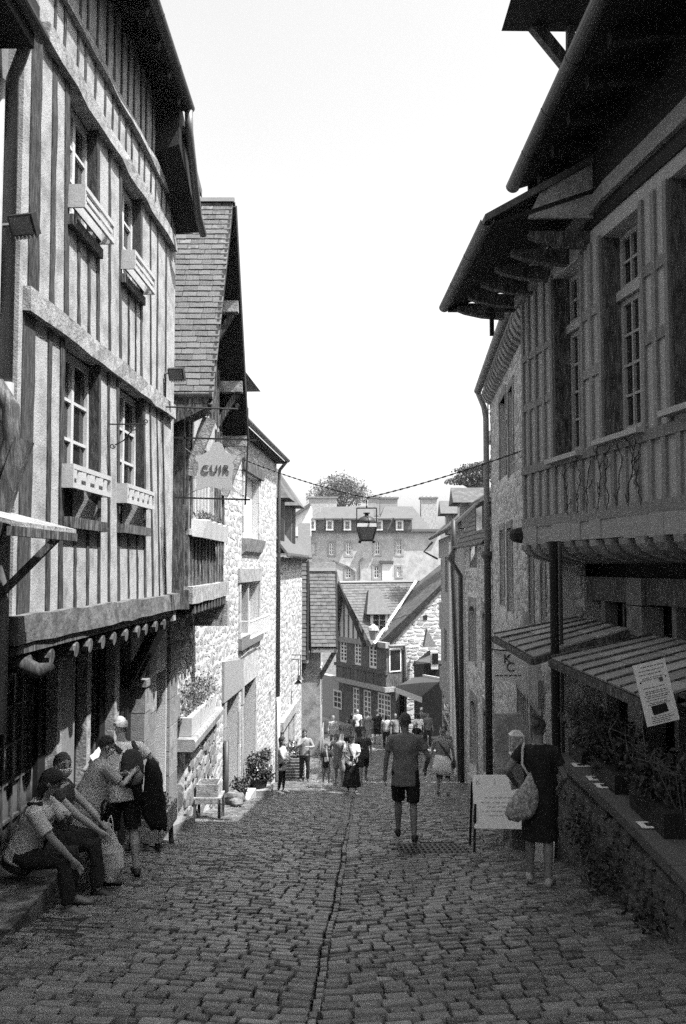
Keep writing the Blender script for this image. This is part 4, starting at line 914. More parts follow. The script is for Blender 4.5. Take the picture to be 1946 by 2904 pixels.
for z in (3.83, 4.56):
    fr(4.13, z, UF, z, .10, .03, 'rail'); fr(2.66, z + .05, 3.19, z + .05, .12, .03, 'rail'); fr(1.12, z + .1, 1.65, z + .1, .12, .03, 'rail')
def tall(u, wd): fr(u, 2.98, u, 5.45, wd)
for u in (UF - .05, 5.0, 4.72, 4.43, 4.15): tall(u, .07)
for u in (3.18, 2.92, 2.67, 1.64, 1.38, 1.13, .06): tall(u, .075)
u = UF - .05
while u > UN: fr(u, 2.22, u, 2.86, .085); u -= .285
for (a, b, c, d) in RW:
    part('reveal', timber_dark, r1, lambda m: [m.fbox(FR1, b - .03, b - .002, c, d, -.3, -.0), m.fbox(FR1, a + .002, a + .03, c, d, -.3, -.0)])
    window(FR1, r1, a + .03, b - .03, c + .06, 4.64, -.27, 4, 4, cream_paint, glass, .06, .03, .05, mull=.08)
    window(FR1, r1, a + .03, b - .03, 4.76, d, -.27, 4, 2, cream_paint, glass, .06, .03, .05, mull=.08)
    part('transom', cream_paint, r1, lambda m: m.fbox(FR1, a + .03, b - .03, 4.645, 4.755, -.27, -.16))
    part('window_sill', cream_paint, r1, lambda m: m.hexa([FR1.P(a - .06, c - .08, -.25), FR1.P(b + .06, c - .08, -.25), FR1.P(b + .06, c - .09, .14), FR1.P(a - .06, c - .09, .14), FR1.P(a - .06, c + .02, -.25), FR1.P(b + .06, c + .02, -.25), FR1.P(b + .06, c - .03, .14), FR1.P(a - .06, c - .03, .14)]))
m = MB(); n = 26                                   # rough plastered band
for i in range(n):
    a, b = UN + (UF - UN) * i / n, UN + (UF - UN) * (i + 1) / n
    m.fbox(FR1, a, b, 1.86 + rnd.uniform(-.015, .015), 2.098, -.3, .03 + rnd.uniform(0, .025))
m.build('plaster_band', plaster_dull, r1)
u = 5.1; k = 0
while u > UN:
    wd = rnd.uniform(.15, .22); prof = [(.06, 1.86), (.05, 1.79), (-.02, 1.71), (-.16, 1.65), (-.36, 1.60), (-.7, 1.58), (-.7, 1.86)]
    part('console', panel_frame if k % 3 else timber_worn, r1, lambda m: m.prism([FR1.P(u, z, w) for w, z in prof], FR1.U * wd)); u -= .385; k += 1
part('beam_end', timber_black, r1, lambda m: m.tube([FR1.P(5.25, 1.98, -.1), FR1.P(5.42, 2.0, .05), FR1.P(5.5, 2.0, .08)], [.12, .12, .1], 9))
part('jetty_ceiling', timber_black, r1, lambda m: m.fbox(FR1, UN, UF, 1.84, 1.86, -1.0, -.2))
# ground floor: granite piers and dark shop openings
FG3 = Fac(FR1.P(0, 0, -.7).x, FR1.P(0, 0, -.7).y, FR1.P(5.29, 0, -.7).x, FR1.P(5.29, 0, -.7).y, 'R')
part('shop_back', timber_black, r1, lambda m: m.fbox(FG3, UN, 5.2, -3.2, 1.86, -.5, -.35))
for (p0, p1) in ((1574, 1612), (1777, 1822)):
    a, b = FG3.uat(p1, .2), FG3.uat(p0, .2); z = -3.2
    while z < 1.4:
        hgt = rnd.uniform(.35, .6)
        part('pier_block', granite, r1, lambda m: m.fbox(FG3, a + rnd.uniform(0, .012), b - rnd.uniform(0, .012), z, min(z + hgt - .014, 1.4), -.3, rnd.uniform(-.012, .012))); z += hgt
part('shop_lintel', timber_dark, r1, lambda m: m.fbox(FG3, UN, 5.2, 1.08, 1.4, -.28, -.06))
for px in (1690, 1890): part('mullion', panel_frame, r1, lambda m: m.fbox(FG3, FG3.uat(px + 6, 0), FG3.uat(px - 6, 0), -1.5, 1.08, -.3, -.12))
for i in range(2): window(FG3, r1, (3.35, 1.15)[i], (4.2, 2.0)[i], .3, 1.05, -.3, 2, 1, timber_dark, glass, .05, .03)
part('side_wall', grey_mortar, r1, lambda m: m.fbox(FG3, 4.9, 5.3, -3.5, 1.4, -1.0, -.02))
rubble(FG3, 4.9, 5.3, -3.2, 1.4, [], r1, grey_pool, grey_stone_t, nmax=40)
# eaves: high near one, low far one
part('roof', slate_far, r1, lambda m: m.prism([(2.38, 4.6, 6.66), (2.29, 11.5, 6.66), (5.6, 11.5, 9.6), (5.6, 4.6, 9.6)], (0, 0, .14)))
part('soffit', soffit_wood, r1, lambda m: m.prism([(2.42, 4.6, 6.56), (2.34, 11.45, 6.56), (3.4, 11.45, 6.9), (4.2, 4.6, 6.9)], (0, 0, .06)))
part('soffit_wall', timber_black, r1, lambda m: m.fbox(FR1, UN, 4.2, 5.62, 6.95, -.3, .03))
gutter(r1, (2.36, 4.5, 6.64), (2.28, 11.55, 6.64), .095, zinc_dark)
part('fascia', timber_black, r1, lambda m: m.prism([(2.46, 11.47, 6.44), (2.46, 11.47, 6.62), (3.3, 11.47, 7.1), (3.3, 11.47, 6.8), (2.72, 11.47, 6.56)], (0, -.06, 0)))
for i in range(9): part('rafter_end', timber_black, r1, lambda m: m.bar((2.5, 5.0 + i * .75, 6.5), (3.6, 5.0 + i * .75, 6.62), .12, .12))
part('lower_roof', slate_far, r1, lambda m: m.prism([(1.70, 10.3, 5.66), (1.60, 13.75, 5.66), (3.6, 13.75, 6.78), (3.6, 10.3, 6.72)], (0, 0, .09)))
part('lower_soffit', soffit_wood, r1, lambda m: m.prism([(1.76, 10.33, 5.60), (1.67, 13.72, 5.60), (2.66, 13.72, 5.92), (3.0, 10.33, 6.02)], (0, 0, .05)))
part('gable_infill', timber_worn, r1, lambda m: m.prism([(2.22, 10.34, 5.72), (3.0, 10.34, 5.72), (3.0, 10.34, 6.42), (2.36, 10.34, 6.02)], (0, .05, 0)))
gutter(r1, (1.72, 10.25, 5.66), (1.61, 13.8, 5.66), .085, zinc_dark)
for i in range(6):
    y = 10.5 + i * .62; xw = 2.65 + .153 * (12.83 - y)
    part('corbel', timber_dark, r1, lambda m: m.prism([(xw, y, 5.42), (xw - .35, y, 5.45), (xw - .62, y, 5.51), (xw - .74, y, 5.56), (xw - .74, y, 5.62), (xw, y, 5.62)], (0, .12, 0)))
part('end_beam', timber_black, r1, lambda m: m.bar((1.66, 13.7, 5.62), (2.72, 13.7, 5.62), .1, .12))
part('hanger_post', timber_black, r1, lambda m: m.bar((2.33, 13.6, 5.6), (2.33, 13.6, 5.15), .06, .08))
# hoist dormer above the eave
dq = at(1422, 88, 10.2); de = at(1618, 92, 10.2)
part('dormer_hood', timber_black, r1, lambda m: m.prism([(dq.x, 10.2, dq.z), (de.x + .6, 10.2, de.z), (de.x + 1.4, 10.2, de.z + 1.6), (dq.x + .55, 10.2, dq.z + 1.5)], (0, -3.2, 0)))
part('hood_strut', timber_dark, r1, lambda m: m.bar(at(1505, 60, 10.15), at(1640, 225, 10.15), .13, .13))
part('hood_post', timber_dark, r1, lambda m: m.bar(at(1618, 80, 10.1), at(1618, 260, 10.1), .09, .1))
part('shade_block', timber_black, r1, lambda m: [m.box(de.x + .02, 5.2, 3.0, 6.9, 7.0, 10.9), m.box(de.x + .02, 5.2, 6.9, 9.6, 7.0, 9.45)])  # added out of view, stepped to shape the shade on the left side
# downpipe post carrying the corner
part('shade_wing', plaster_dull, r1, lambda m: m.box(2.75, 7, -14, 4.4, -1, 10.5))  # unseen tall block behind the camera, added to cast shade on the cobbles
part('corner_post', timber_black, r1, lambda m: m.tube([(2.66, 11.15, -2.0), (2.66, 11.15, 1.86)], .055, 10))
part('corner_post', zinc_dark, r1, lambda m: m.tube([(2.78, 11.3, -2.0), (2.78, 11.3, 1.86)], .025, 8))
part('post_base', iron, r1, lambda m: m.box(2.58, 2.78, 11.05, 11.25, -2.2, -1.97))
# dry vine stems on the panels
vn = thing('dry_vine', 'bare vine stems clinging to the panels below the windows of the panelled house', 'vine', FR1.P(3, 2.2, .1))
for i in range(8):
    u, z = 1.7 + i * .27 + rnd.uniform(-.06, .06), 2.2; pts = []
    while z < 2.95 + rnd.uniform(-.2, .15):
        pts.append(FR1.P(u, z, .055)); u += rnd.uniform(-.05, .05); z += rnd.uniform(.03, .07)
        if rnd.random() < .4 and len(pts) > 1:
            e = u + rnd.choice((-1, 1)) * rnd.uniform(.05, .12); part('twig', timber_black, vn, lambda m: m.tube([pts[-1], FR1.P(e, z + .01, .05), FR1.P(e, z + .05, .05)], [.006, .005, .003], 4))
    if len(pts) > 2: part('stem', timber_black, vn, lambda m: m.tube(pts, .006, 5))
# slate-clad canopies over the terrace
def canopy(label, B0, B1, F0, F1, nb):
    t = thing('plank_canopy', label, 'canopy', (B0 + F1) / 2, 'plank canopies over the terrace')
    for i in range(nb):
        f0, f1 = i / nb + .012, (i + 1) / nb
        q = [B0.lerp(B1, f0), B0.lerp(B1, f1), F0.lerp(F1, f1), F0.lerp(F1, f0)]; nn = (q[1] - q[0]).cross(q[3] - q[0]).normalized(); nn = nn if nn.z > 0 else -nn
        for j in range(3):      # each plank in three lengths
            a, b = j / 3 + .004, (j + 1) / 3; e = rnd.uniform(-.004, .008)
            part('board', M('canopy board', .30, .3, 8, .8, .4, rand=.25, stretch=(1, 4, 1)), t, lambda m: m.prism([q[0].lerp(q[3], a) + nn * e, q[1].lerp(q[2], a) + nn * e, q[1].lerp(q[2], b) + nn * e, q[0].lerp(q[3], b) + nn * e], nn * .022))
        part('batten', timber_dark, t, lambda m: m.bar(q[0] + nn * .03, q[3] + nn * .03, .026, .026, nn, 6, .004))
    d = Vector((0, 0, -.05))
    part('front_beam', timber_dark, t, lambda m: m.bar(F0 + d, F1 + d, .07, .08, Vector((0, 0, 1)), 4, .004))
    part('side_beam', timber_dark, t, lambda m: m.bar(B0 + d, F0 + d, .06, .08)); part('side_beam', timber_dark, t, lambda m: m.bar(B1 + d, F1 + d, .06, .08))
    for a, b in ((B0, F0), (B1, F1)): part('strut', timber_dark, t, lambda m: m.bar(a.lerp(b, .8) + d, a + Vector((0, 0, -.75)), .06, .06))
canopy('weathered plank canopy over the terrace, the farther one above the white square sign', Vector((3.36, 12.7, .79)), Vector((3.6, 11.2, .75)), Vector((2.15, 12.65, .56)), Vector((2.39, 11.15, .40)), 5)
canopy('weathered plank canopy over the terrace, the nearer one carrying the pinned notice', Vector((3.69, 10.6, .71)), Vector((4.05, 8.2, .68)), Vector((2.47, 10.55, .45)), Vector((2.82, 8.2, .30)), 8)
# terrace wall
FT = Fac(2.36, 4.8, 2.64, 11.0, 'R')
tw = thing('terrace_wall', 'low dark rubble terrace wall with granite coping along the right side', 'wall', (2.6, 8, gz0(8)))
zc = lambda u: -.72 - .035 * max(0, u - 3)
part('core', earth, tw, lambda m: m.hexa([FT.P(0, -2.6, -.5), FT.P(6.2, -2.6, -.5), FT.P(6.2, -2.6, 0), FT.P(0, -2.6, 0), FT.P(0, -.74, -.5), FT.P(6.2, -.94, -.5), FT.P(6.2, -.94, 0), FT.P(0, -.74, 0)]))
dark_st = M('dark wall stone', .055, .35, 9, .9, .6, rand=.4, v2=.2, patch=.2, pscale=5); dark_st_t = M('dark wall stones', .055, .35, 9, .9, .6, rand=.4, tone=True)
dark_pool = unit_pool(10, 'stone', dark_st)
rubble(FT, 0, 6.2, -2.4, -.76, [], tw, dark_pool, dark_st_t, .12, .24, .18, .45, .03, nmax=300, top=lambda u: zc(u) - .02)
for i in range(7): part('coping', M('dark granite coping', .085, .3, 14, .8, .5), tw, lambda m: m.hexa([FT.P(i * .89 + .006, zc(i * .89) - .0, -.5), FT.P(i * .89 + .88, zc(i * .89 + .89) - .0, -.5), FT.P(i * .89 + .88, zc(i * .89 + .89), .05), FT.P(i * .89 + .006, zc(i * .89), .05), FT.P(i * .89 + .006, zc(i * .89) + .09, -.5), FT.P(i * .89 + .88, zc(i * .89 + .89) + .09, -.5), FT.P(i * .89 + .88, zc(i * .89 + .89) + .09, .05), FT.P(i * .89 + .006, zc(i * .89) + .09, .05)]))
part('terrace_floor', granite, tw, lambda m: m.box(2.95, 4.6, 4.5, 12.4, -2.2, -1.3))
part('end_wall', grey_mortar, tw, lambda m: m.box(2.68, 3.4, 11.0, 11.2, -2.4, -.95))
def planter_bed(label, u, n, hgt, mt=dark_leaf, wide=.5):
    p = FT.P(u, zc(u) + .09, -.25); t = thing('planter_box', label, 'planter', p, 'planters along the terrace wall')
    part('box', timber_black, t, lambda m: m.fbox(FT, u - wide, u + wide, p.z, p.z + .2, -.42, -.1))
    foliage(t, mt, [(p + Vector((rnd.uniform(-.05, .2), (rnd.random() - .5) * 2 * wide, .25 + rnd.uniform(0, hgt * .5))), (.26, .3, hgt * .5), n) for i in range(6)], .035)
    for i in range(14): part('stem', leaf_m, t, lambda m: m.tube([p + Vector((0, (i - 7) * wide / 7, .15)), p + Vector((rnd.uniform(-.2, .1), (i - 7) * wide / 6.5, .3 + hgt * .5)), p + Vector((rnd.uniform(-.35, .1), (i - 7) * wide / 6 + .1, .25 + hgt * rnd.uniform(.7, 1)))], [.006, .005, .002], 4))
planter_bed('spiky green planter at the far end of the terrace wall, beside the dark corner post', 5.7, 260, .5, leaf_pale, .35)
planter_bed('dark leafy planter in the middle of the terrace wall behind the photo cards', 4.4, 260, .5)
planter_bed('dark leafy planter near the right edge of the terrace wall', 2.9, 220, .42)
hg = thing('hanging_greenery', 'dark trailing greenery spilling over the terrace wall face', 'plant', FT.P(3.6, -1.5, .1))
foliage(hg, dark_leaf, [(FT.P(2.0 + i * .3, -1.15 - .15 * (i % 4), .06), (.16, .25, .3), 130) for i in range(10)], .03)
for i, (u, l) in enumerate(((5.35, 'white photo card on the terrace coping, closest to the corner post'), (4.62, 'white photo card on the coping, left of the adjoining pair'), (4.25, 'white photo card on the coping, right of the adjoining pair'), (2.75, 'white photo card on the coping, alone near the right edge'))):
    p = FT.P(u, zc(u) + .105, -.09); t = thing('photo_card', l, 'card', p, 'photo cards on the terrace wall')
    part('card', white_paint, t, lambda m: m.fbox(FT, u - .09, u + .09, p.z - .006, p.z, -.18, .0)); part('picture', iron, t, lambda m: m.fbox(FT, u - .05, u + .05, p.z + .0005, p.z + .002, -.13, -.05))
# pinned notice on the canopy front
nq = [at(1794, 1888, 8.08), at(1885, 1867, 8.04), at(1928, 2040, 8.0), at(1836, 2062, 8.04)]
nt_ = thing('pinned_notice', 'tilted laminated notice pinned to the front of the near canopy', 'notice', nq[3]); nv = (nq[1] - nq[0]).cross(nq[3] - nq[0]).normalized(); nv = nv if nv.y < 0 else -nv
part('sheet', white_paint, nt_, lambda m: m.prism(nq, -nv * .004))
def on_notice(u, v): return nq[0].lerp(nq[1], u).lerp(nq[3].lerp(nq[2], u), v) + nv * .003
ink = M('print ink', .10, .1, 5, .8, 0)
for i, v in enumerate((.06, .12, .18, .24, .27, .40, .46, .49, .53, .56, .60, .645, .67, .87, .90, .93, .96)):
    a, b = rnd.uniform(.1, .22), rnd.uniform(.72, .92); u = a
    if .27 < v < .3: b = .55
    while u < b:
        e = min(u + rnd.uniform(.05, .14), b); part('print_line', ink, nt_, lambda m: m.add([on_notice(u, v), on_notice(e, v), on_notice(e, v + .011), on_notice(u, v + .011)], [(0, 1, 2, 3)])); u = e + .02
part('picture', dark_room, nt_, lambda m: m.add([on_notice(.25, .70), on_notice(.72, .69), on_notice(.74, .83), on_notice(.27, .845)], [(0, 1, 2, 3)]))
part('picture', ink, nt_, lambda m: m.add([on_notice(.68, .28), on_notice(.8, .28), on_notice(.8, .345), on_notice(.68, .345)], [(0, 1, 2, 3)]))
for (u, v) in ((.12, .3), (.9, .27)): part('pin', iron, nt_, lambda m: m.ball(on_notice(u, v), .008, 6, 4))

# ------------------------------------------------------------------ stone houses down the right side
FR2 = Fac(2.95, 12.0, 3.78, 22.5, 'R')
r2 = thing('tall_grey_stone_house', 'tall grey rubble house with slit-like windows beyond the panelled house', 'house', (3.6, 18, gz0(18)))
W2 = [(6.66, 7.91, 3.49, 5.24), (5.29, 6.07, 3.39, 5.15), (7.32, 8.07, .67, 2.35), (5.77, 6.57, .6, 2.33), (2.67, 3.09, .3, 1.76), (1.38, 1.72, .3, 1.74), (3.7, 5.0, -4.2, -.77), (2.0, 3.1, -4.2, -.8)]
part('wall', grey_mortar, r2, lambda m: wallbox(m, FR2, .86, 10.4, -5.6, 6.0, -.5, 0, W2))
part('interior', dark_room, r2, lambda m: m.fbox(FR2, 1, 10.2, -5.4, 5.9, -1.2, -.51))
rubble(FR2, .86, 10.4, -4.9, 6.0, [(a - .16, b + .16, c - .12, d + .16) for a, b, c, d in W2], r2, grey_pool, grey_stone_t, .11, .22, .15, .42, .014, nmax=300, wild=.35)
for (a, b, c, d) in W2:
    for e in (a - .16, b):
        z = c
        while z < d:
            hh = rnd.uniform(.3, .5); part('jamb_stone', granite, r2, lambda m: m.fbox(FR2, e + .003, e + .157, z, min(z + hh - .012, d - .001), -.35, .02 + rnd.uniform(0, .012))); z += hh
    part('lintel', granite, r2, lambda m: m.fbox(FR2, a - .16, b + .16, d, d + .15, -.35, .022))
    if c > 0: window(FR2, r2, a + .01, b - .01, c, d, -.36, 2, 3, timber_dark, glass, .05, .03)
    else: part('door', timber_dark if a > 3 else panel_frame, r2, lambda m: [m.fbox(FR2, a + i * (b - a) / 5 + .004, a + (i + 1) * (b - a) / 5, c, d, -.36, -.3 + .008 * (i % 2)) for i in range(5)])
part('gabled_lintel', granite, r2, lambda m: m.prism([FR2.P(1.6, -.62, .1), FR2.P(5.3, -.62, .1), FR2.P(5.3, -.45, .1), FR2.P(3.4, .75, .1), FR2.P(1.6, -.2, .1)], -FR2.N * .12))
part('roof', slate_far, r2, lambda m: m.prism([FR2.P(.9, 6.08, .24), FR2.P(10.6, 6.08, .24), FR2.P(10.6, 8.6, -2.6), FR2.P(.9, 8.6, -2.6)], (0, 0, .1)))
gutter(r2, FR2.P(.9, 6.07, .3), FR2.P(10.55, 6.07, .3), .10, zinc)
for i in range(24): part('eave_corbel', granite, r2, lambda m: m.prism([FR2.P(1.3 + i * .38, 5.62, 0), FR2.P(1.3 + i * .38, 5.7, .14), FR2.P(1.3 + i * .38, 5.85, .22), FR2.P(1.3 + i * .38, 5.98, .22), FR2.P(1.3 + i * .38, 5.98, 0)], FR2.U * .2))
q = FR2.P(10.3, 0, .12)
pipe('downpipe', r2, [FR2.P(10.45, 6.0, .3), FR2.P(10.35, 5.6, .16), (q.x, q.y, 5.3), (q.x, q.y, 1.9)], .075, pipe_paint)
pipe('downpipe', r2, [(q.x, q.y, 1.92), (q.x, q.y, 1.78), (q.x, q.y, 1.7), (q.x, q.y, -4.2)], [.15, .16, .09, .09], zinc_dark)
part('chimney', grey_stone, r2, lambda m: m.box(at(1390, 1200, 24).x, at(1432, 1200, 24).x, 24, 25, 5, at(1390, 1235, 24).z))
part('chimney_pot', terracotta, r2, lambda m: m.tube([at(1397, 1240, 24.4), at(1397, 1222, 24.4)], [.13, .1], 8))
an = thing('antenna', 'thin television aerial mast rising behind the tall grey stone house', 'antenna', at(1384, 1300, 24))
part('mast', zinc_dark, an, lambda m: m.tube([at(1384, 1400, 24), at(1384, 1095, 24)], .02, 5))
for (py, l) in ((1128, 14), (1170, 9), (1160, 6)): part('rod', zinc_dark, an, lambda m: m.tube([at(1384 - l, py, 24), at(1384 + l, py + 2, 24)], .012, 4))
FR3 = Fac(3.84, 22.6, 3.92, 28.5, 'R')
r3 = thing('low_grey_stone_house', 'low grey stone house with arched windows and a steep slate roof with dormer', 'house', (4.2, 25.5, gz0(25)))
def rect3(F, x0, x1, y0, y1): 
    zt, zb = F.hit((x0 + x1) / 2, y0)[1], F.hit((x0 + x1) / 2, y1)[1]; zz = (zt + zb) / 2
    a, b = F.uat(x1, zz), F.uat(x0, zz); return (min(a, b), max(a, b), zb, zt)
W3r = [rect3(FR3, 1332, 1349, 1718, 1882), rect3(FR3, 1371, 1387, 1735, 1880), rect3(FR3, 1336, 1353, 1990, 2180), rect3(FR3, 1374, 1391, 2018, 2200), rect3(FR3, 1336, 1350, 1545, 1610)]
T3 = 2.14
part('wall', grey_mortar, r3, lambda m: wallbox(m, FR3, 0, 5.9, -6.2, T3, -.4, 0, W3r))
part('interior', dark_room, r3, lambda m: m.fbox(FR3, .2, 5.7, -6, T3, -1, -.41))
rubble(FR3, 0, 5.9, -5.7, T3, [(a - .18, b + .18, c - .1, d + .25) for a, b, c, d in W3r], r3, grey_pool, grey_stone_t, .12, .24, .16, .46, .015, nmax=300, wild=.35)
for k, (a, b, c, d) in enumerate(W3r):
    for e in (a - .18, b):
        z = c
        while z < d:
            hh = rnd.uniform(.3, .5); part('jamb_stone', granite, r3, lambda m: m.fbox(FR3, e + .003, e + .177, z, min(z + hh - .012, d - .001), -.35, .02 + rnd.uniform(0, .012))); z += hh
    if k < 4:
        part('arched_lintel', granite, r3, lambda m: m.prism([FR3.P(a - .18, d + .25, .02), FR3.P(a - .18, d - .0, .02)] + [FR3.P((a + b) / 2 - (b - a) / 2 * math.cos(math.pi * i / 6), d - .2 + .2 * math.sin(math.pi * i / 6), .02) for i in range(7)] + [FR3.P(b + .18, d, .02), FR3.P(b + .18, d + .25, .02)], -FR3.N * .3))
    window(FR3, r3, a, b, c, d, -.3, 2, 3, timber_dark, glass, .05, .03)
tp = 3.6
part('roof', slate_far, r3, lambda m: m.prism([FR3.P(-.05, T3 + .05, .25), FR3.P(6.0, T3 + .05, .25), FR3.P(6.0, tp, -.55), FR3.P(-.05, tp, -.55)], -FR3.N * .1))
nn = Vector((0, 0, 1)) * .8 + FR3.N * 1.85; dd = (FR3.P(0, T3 + .05, .25) - FR3.P(0, tp, -.55))
slates(r3, FR3.P(-.05, tp, -.55), FR3.U, dd, nn, 6.05, dd.length, slate_pool, slate_far, .3, .19, 0, th=.025)
part('roof_cap', zinc, r3, lambda m: m.fbox(FR3, -.1, 6.1, tp - .02, tp + .05, -.8, -.45))
gutter(r3, FR3.P(-.0, T3 + .04, .3), FR3.P(6.1, T3 + .04, .3), .09, zinc)
dz = part('dormer', timber_black, r3, lambda m: m.fbox(FR3, 1.2, 2.9, T3 + .15, T3 + 1.15, -1.5, .05))
part('dormer_hood', slate_far, dz, lambda m: m.prism([FR3.P(1.0, T3 + 1.15, .2), FR3.P(3.1, T3 + 1.15, .2), FR3.P(2.9, T3 + 1.9, -.9), FR3.P(1.2, T3 + 1.9, -.9)], (0, 0, .06)))
part('dormer_window', glass, dz, lambda m: m.fbox(FR3, 1.45, 2.6, T3 + .3, T3 + 1.05, .04, .06))
q = FR3.P(5.95, 0, .12)
pipe('downpipe', r3, [FR3.P(5.9, T3, .3), (q.x - .35, q.y, T3 - .35), (q.x, q.y, T3 - .9), (q.x, q.y, -5.5)], .08, zinc_dark)
pipe('downpipe', r3, [FR3.P(6.3, T3 + .9, .3), FR3.P(6.3, T3 + .2, .3), (q.x - .2, q.y + .5, T3 - .6), (q.x, q.y + .5, -5.5)], .07, zinc_dark)
FR4 = Fac(3.98, 28.9, 4.55, 42.0, 'R')
r4 = thing('narrow_pale_house', 'pale plastered house at the far right end with small slate dormers', 'house', (4.4, 35, gz0(35)))
T4r = 2.78
W4r = [rect3(FR4, 1242, 1254, 1582, 1710), rect3(FR4, 1262, 1270, 1580, 1680), rect3(FR4, 1242, 1252, 1780, 1890), rect3(FR4, 1260, 1268, 1785, 1880), rect3(FR4, 1245, 1285, 1985, 2110)]
part('wall', plaster_dull, r4, lambda m: wallbox(m, FR4, 0, 13.1, -7.6, T4r, -.4, 0, W4r))
part('interior', dark_room, r4, lambda m: m.fbox(FR4, .2, 13, -7.4, T4r, -1, -.41))
for h in W4r: window(FR4, r4, *h, -.2, 2, 3, offwhite, glass, .08, .05)
for px in (1280, 1290): part('pilaster', offwhite, r4, lambda m: m.fbox(FR4, FR4.uat(px + 7, 0), FR4.uat(px, 0), -7, T4r - .3, 0, .08))
part('roof', slate_far, r4, lambda m: m.prism([FR4.P(-.05, T4r + .05, .35), FR4.P(13.2, T4r + .05, .35), FR4.P(13.2, T4r + 1.5, -1.2), FR4.P(-.05, T4r + 1.5, -1.2)], (0, 0, .1)))
gutter(r4, FR4.P(0, T4r + .08, .4), FR4.P(13.2, T4r + .08, .4), .09, zinc_dark)
for u in (1.6, 8.0):
    dz = part('dormer', plaster_dull, r4, lambda m: m.fbox(FR4, u, u + 1.5, T4r + .1, T4r + .95, -1.5, -.05))
    part('dormer_window', glass, dz, lambda m: m.fbox(FR4, u + .35, u + 1.15, T4r + .3, T4r + .85, -.06, -.03))
    part('dormer_hood', slate_far, dz, lambda m: m.prism([FR4.P(u - .3, T4r + .95, .25), FR4.P(u + 1.8, T4r + .95, .25), FR4.P(u + .75, T4r + 1.55, .25)], -FR4.N * 2.2))
part('chimney', grey_stone, r4, lambda m: m.box(5.4, 6.2, 39, 40, 2, at(1245, 1400, 39).z))
part('gutter_bracket', zinc_dark, r4, lambda m: m.tube([FR4.P(12.9, T4r - .1, .3), FR4.P(13.0, T4r - .55, .7), FR4.P(13.0, T4r - .9, .05)], .05, 6))
# houses behind on the right so the street has no gap
fb = thing('back_house', 'pale house end closing the gap behind the far right houses', 'house', (6.5, 48, gz0(48)))
part('wall', plaster_dull, fb, lambda m: m.box(6.4, 9, 43, 52, -10, 1.0)); part('roof', slate_far, fb, lambda m: m.prism([(6.2, 42.8, 1.0), (9.2, 42.8, 1.0), (9.2, 47.5, 2.6), (6.2, 47.5, 2.6)], (0, 0, .12)))

# ------------------------------------------------------------------ signs, lanterns and small things
cs = thing('leather_sign', 'hide-shaped CUIR sign strung in an iron frame', 'sign', at(610, 1330, 11.8))
YS = 11.8
for (a, b) in (((492, 1241), (728, 1248)), ((496, 1411), (710, 1417)), ((524, 1232), (521, 1430)), ((704, 1236), (696, 1432))): part('frame_bar', iron, cs, lambda m: m.bar(at(*a, YS), at(*b, YS), .022, .022))
hide = [(614, 1253), (603, 1256), (596, 1275), (587, 1282), (572, 1290), (556, 1292), (553, 1302), (562, 1310), (563, 1330), (560, 1350), (562, 1368), (556, 1383), (553, 1392), (572, 1386), (590, 1381), (606, 1382), (620, 1386), (628, 1391), (632, 1383), (648, 1389), (664, 1394), (672, 1394), (664, 1383), (656, 1372), (658, 1352), (662, 1330), (660, 1312), (670, 1298), (672, 1290), (655, 1289), (645, 1286), (636, 1275), (629, 1258), (622, 1253)]
part('hide_board', M('hide board', .42, .12, 18, .85, .15), cs, lambda m: m.prism([at(x, y, YS - .01) for x, y in hide], (0, .03, 0)))
text_mesh('CUIR', .15, 'lettering', M('sign lettering', .06, .2, 9, .8, 0), cs, at(611, 1331, YS - .018), (1, 0, 0), (0, 0, 1), space=1.18)
for (a, b) in (((612, 1254), (614, 1246)), ((556, 1294), (524, 1270)), ((670, 1293), (702, 1280)), ((556, 1390), (522, 1410)), ((670, 1393), (697, 1413)), ((562, 1330), (523, 1328)), ((660, 1332), (700, 1334)), ((560, 1355), (523, 1360)), ((658, 1357), (700, 1367))): part('tie_cord', iron, cs, lambda m: m.tube([at(*a, YS), at(*b, YS)], .004, 4))
bk_ = thing('sign_bracket', 'long wrought iron bracket with scrolls carrying the CUIR sign', 'bracket', at(460, 1160, 11.8))
part('arm', iron, bk_, lambda m: m.tube([at(447, 1153, 11.8), at(675, 1160, 11.8)], .013, 6)); part('wall_plate', iron, bk_, lambda m: m.bar(at(448, 1153, 11.8), at(446, 1235, 11.8), .03, .02))
def scroll(parent, c, r, Y, turns=1.4, st=0, name='scroll', rad=.008):
    pts = [at(c[0] + r * (1 - i / 40) * math.cos(st + turns * 6.28 * i / 28), c[1] + r * (1 - i / 40) * math.sin(st + turns * 6.28 * i / 28), Y) for i in range(29)]
    part(name, iron, parent, lambda m: m.tube(pts, rad, 5))
scroll(bk_, (470, 1182), 20, 11.8); scroll(bk_, (540, 1168), 7, 11.8); scroll(bk_, (673, 1150), 6, 11.8)
for px in (524, 704): part('hook', iron, bk_, lambda m: m.tube([at(px, 1156, 11.8), at(px, 1240, 11.8)], .005, 4))
b2 = thing('sign_bracket', 'small empty wrought iron bracket on the timber-framed house between its windows', 'bracket', at(310, 1205, 9.4))
part('arm', iron, b2, lambda m: m.tube([at(310, 1203, 9.35), at(412, 1203, 9.35)], .008, 5)); part('strut', iron, b2, lambda m: m.tube([at(326, 1262, 9.35), at(350, 1250, 9.35), at(375, 1220, 9.35), at(392, 1217, 9.35)], .007, 5))
scroll(b2, (414, 1196), 8, 9.35, 1.2, 1.5, rad=.006); scroll(b2, (319, 1265), 8, 9.35, 1.2, 0, rad=.006)
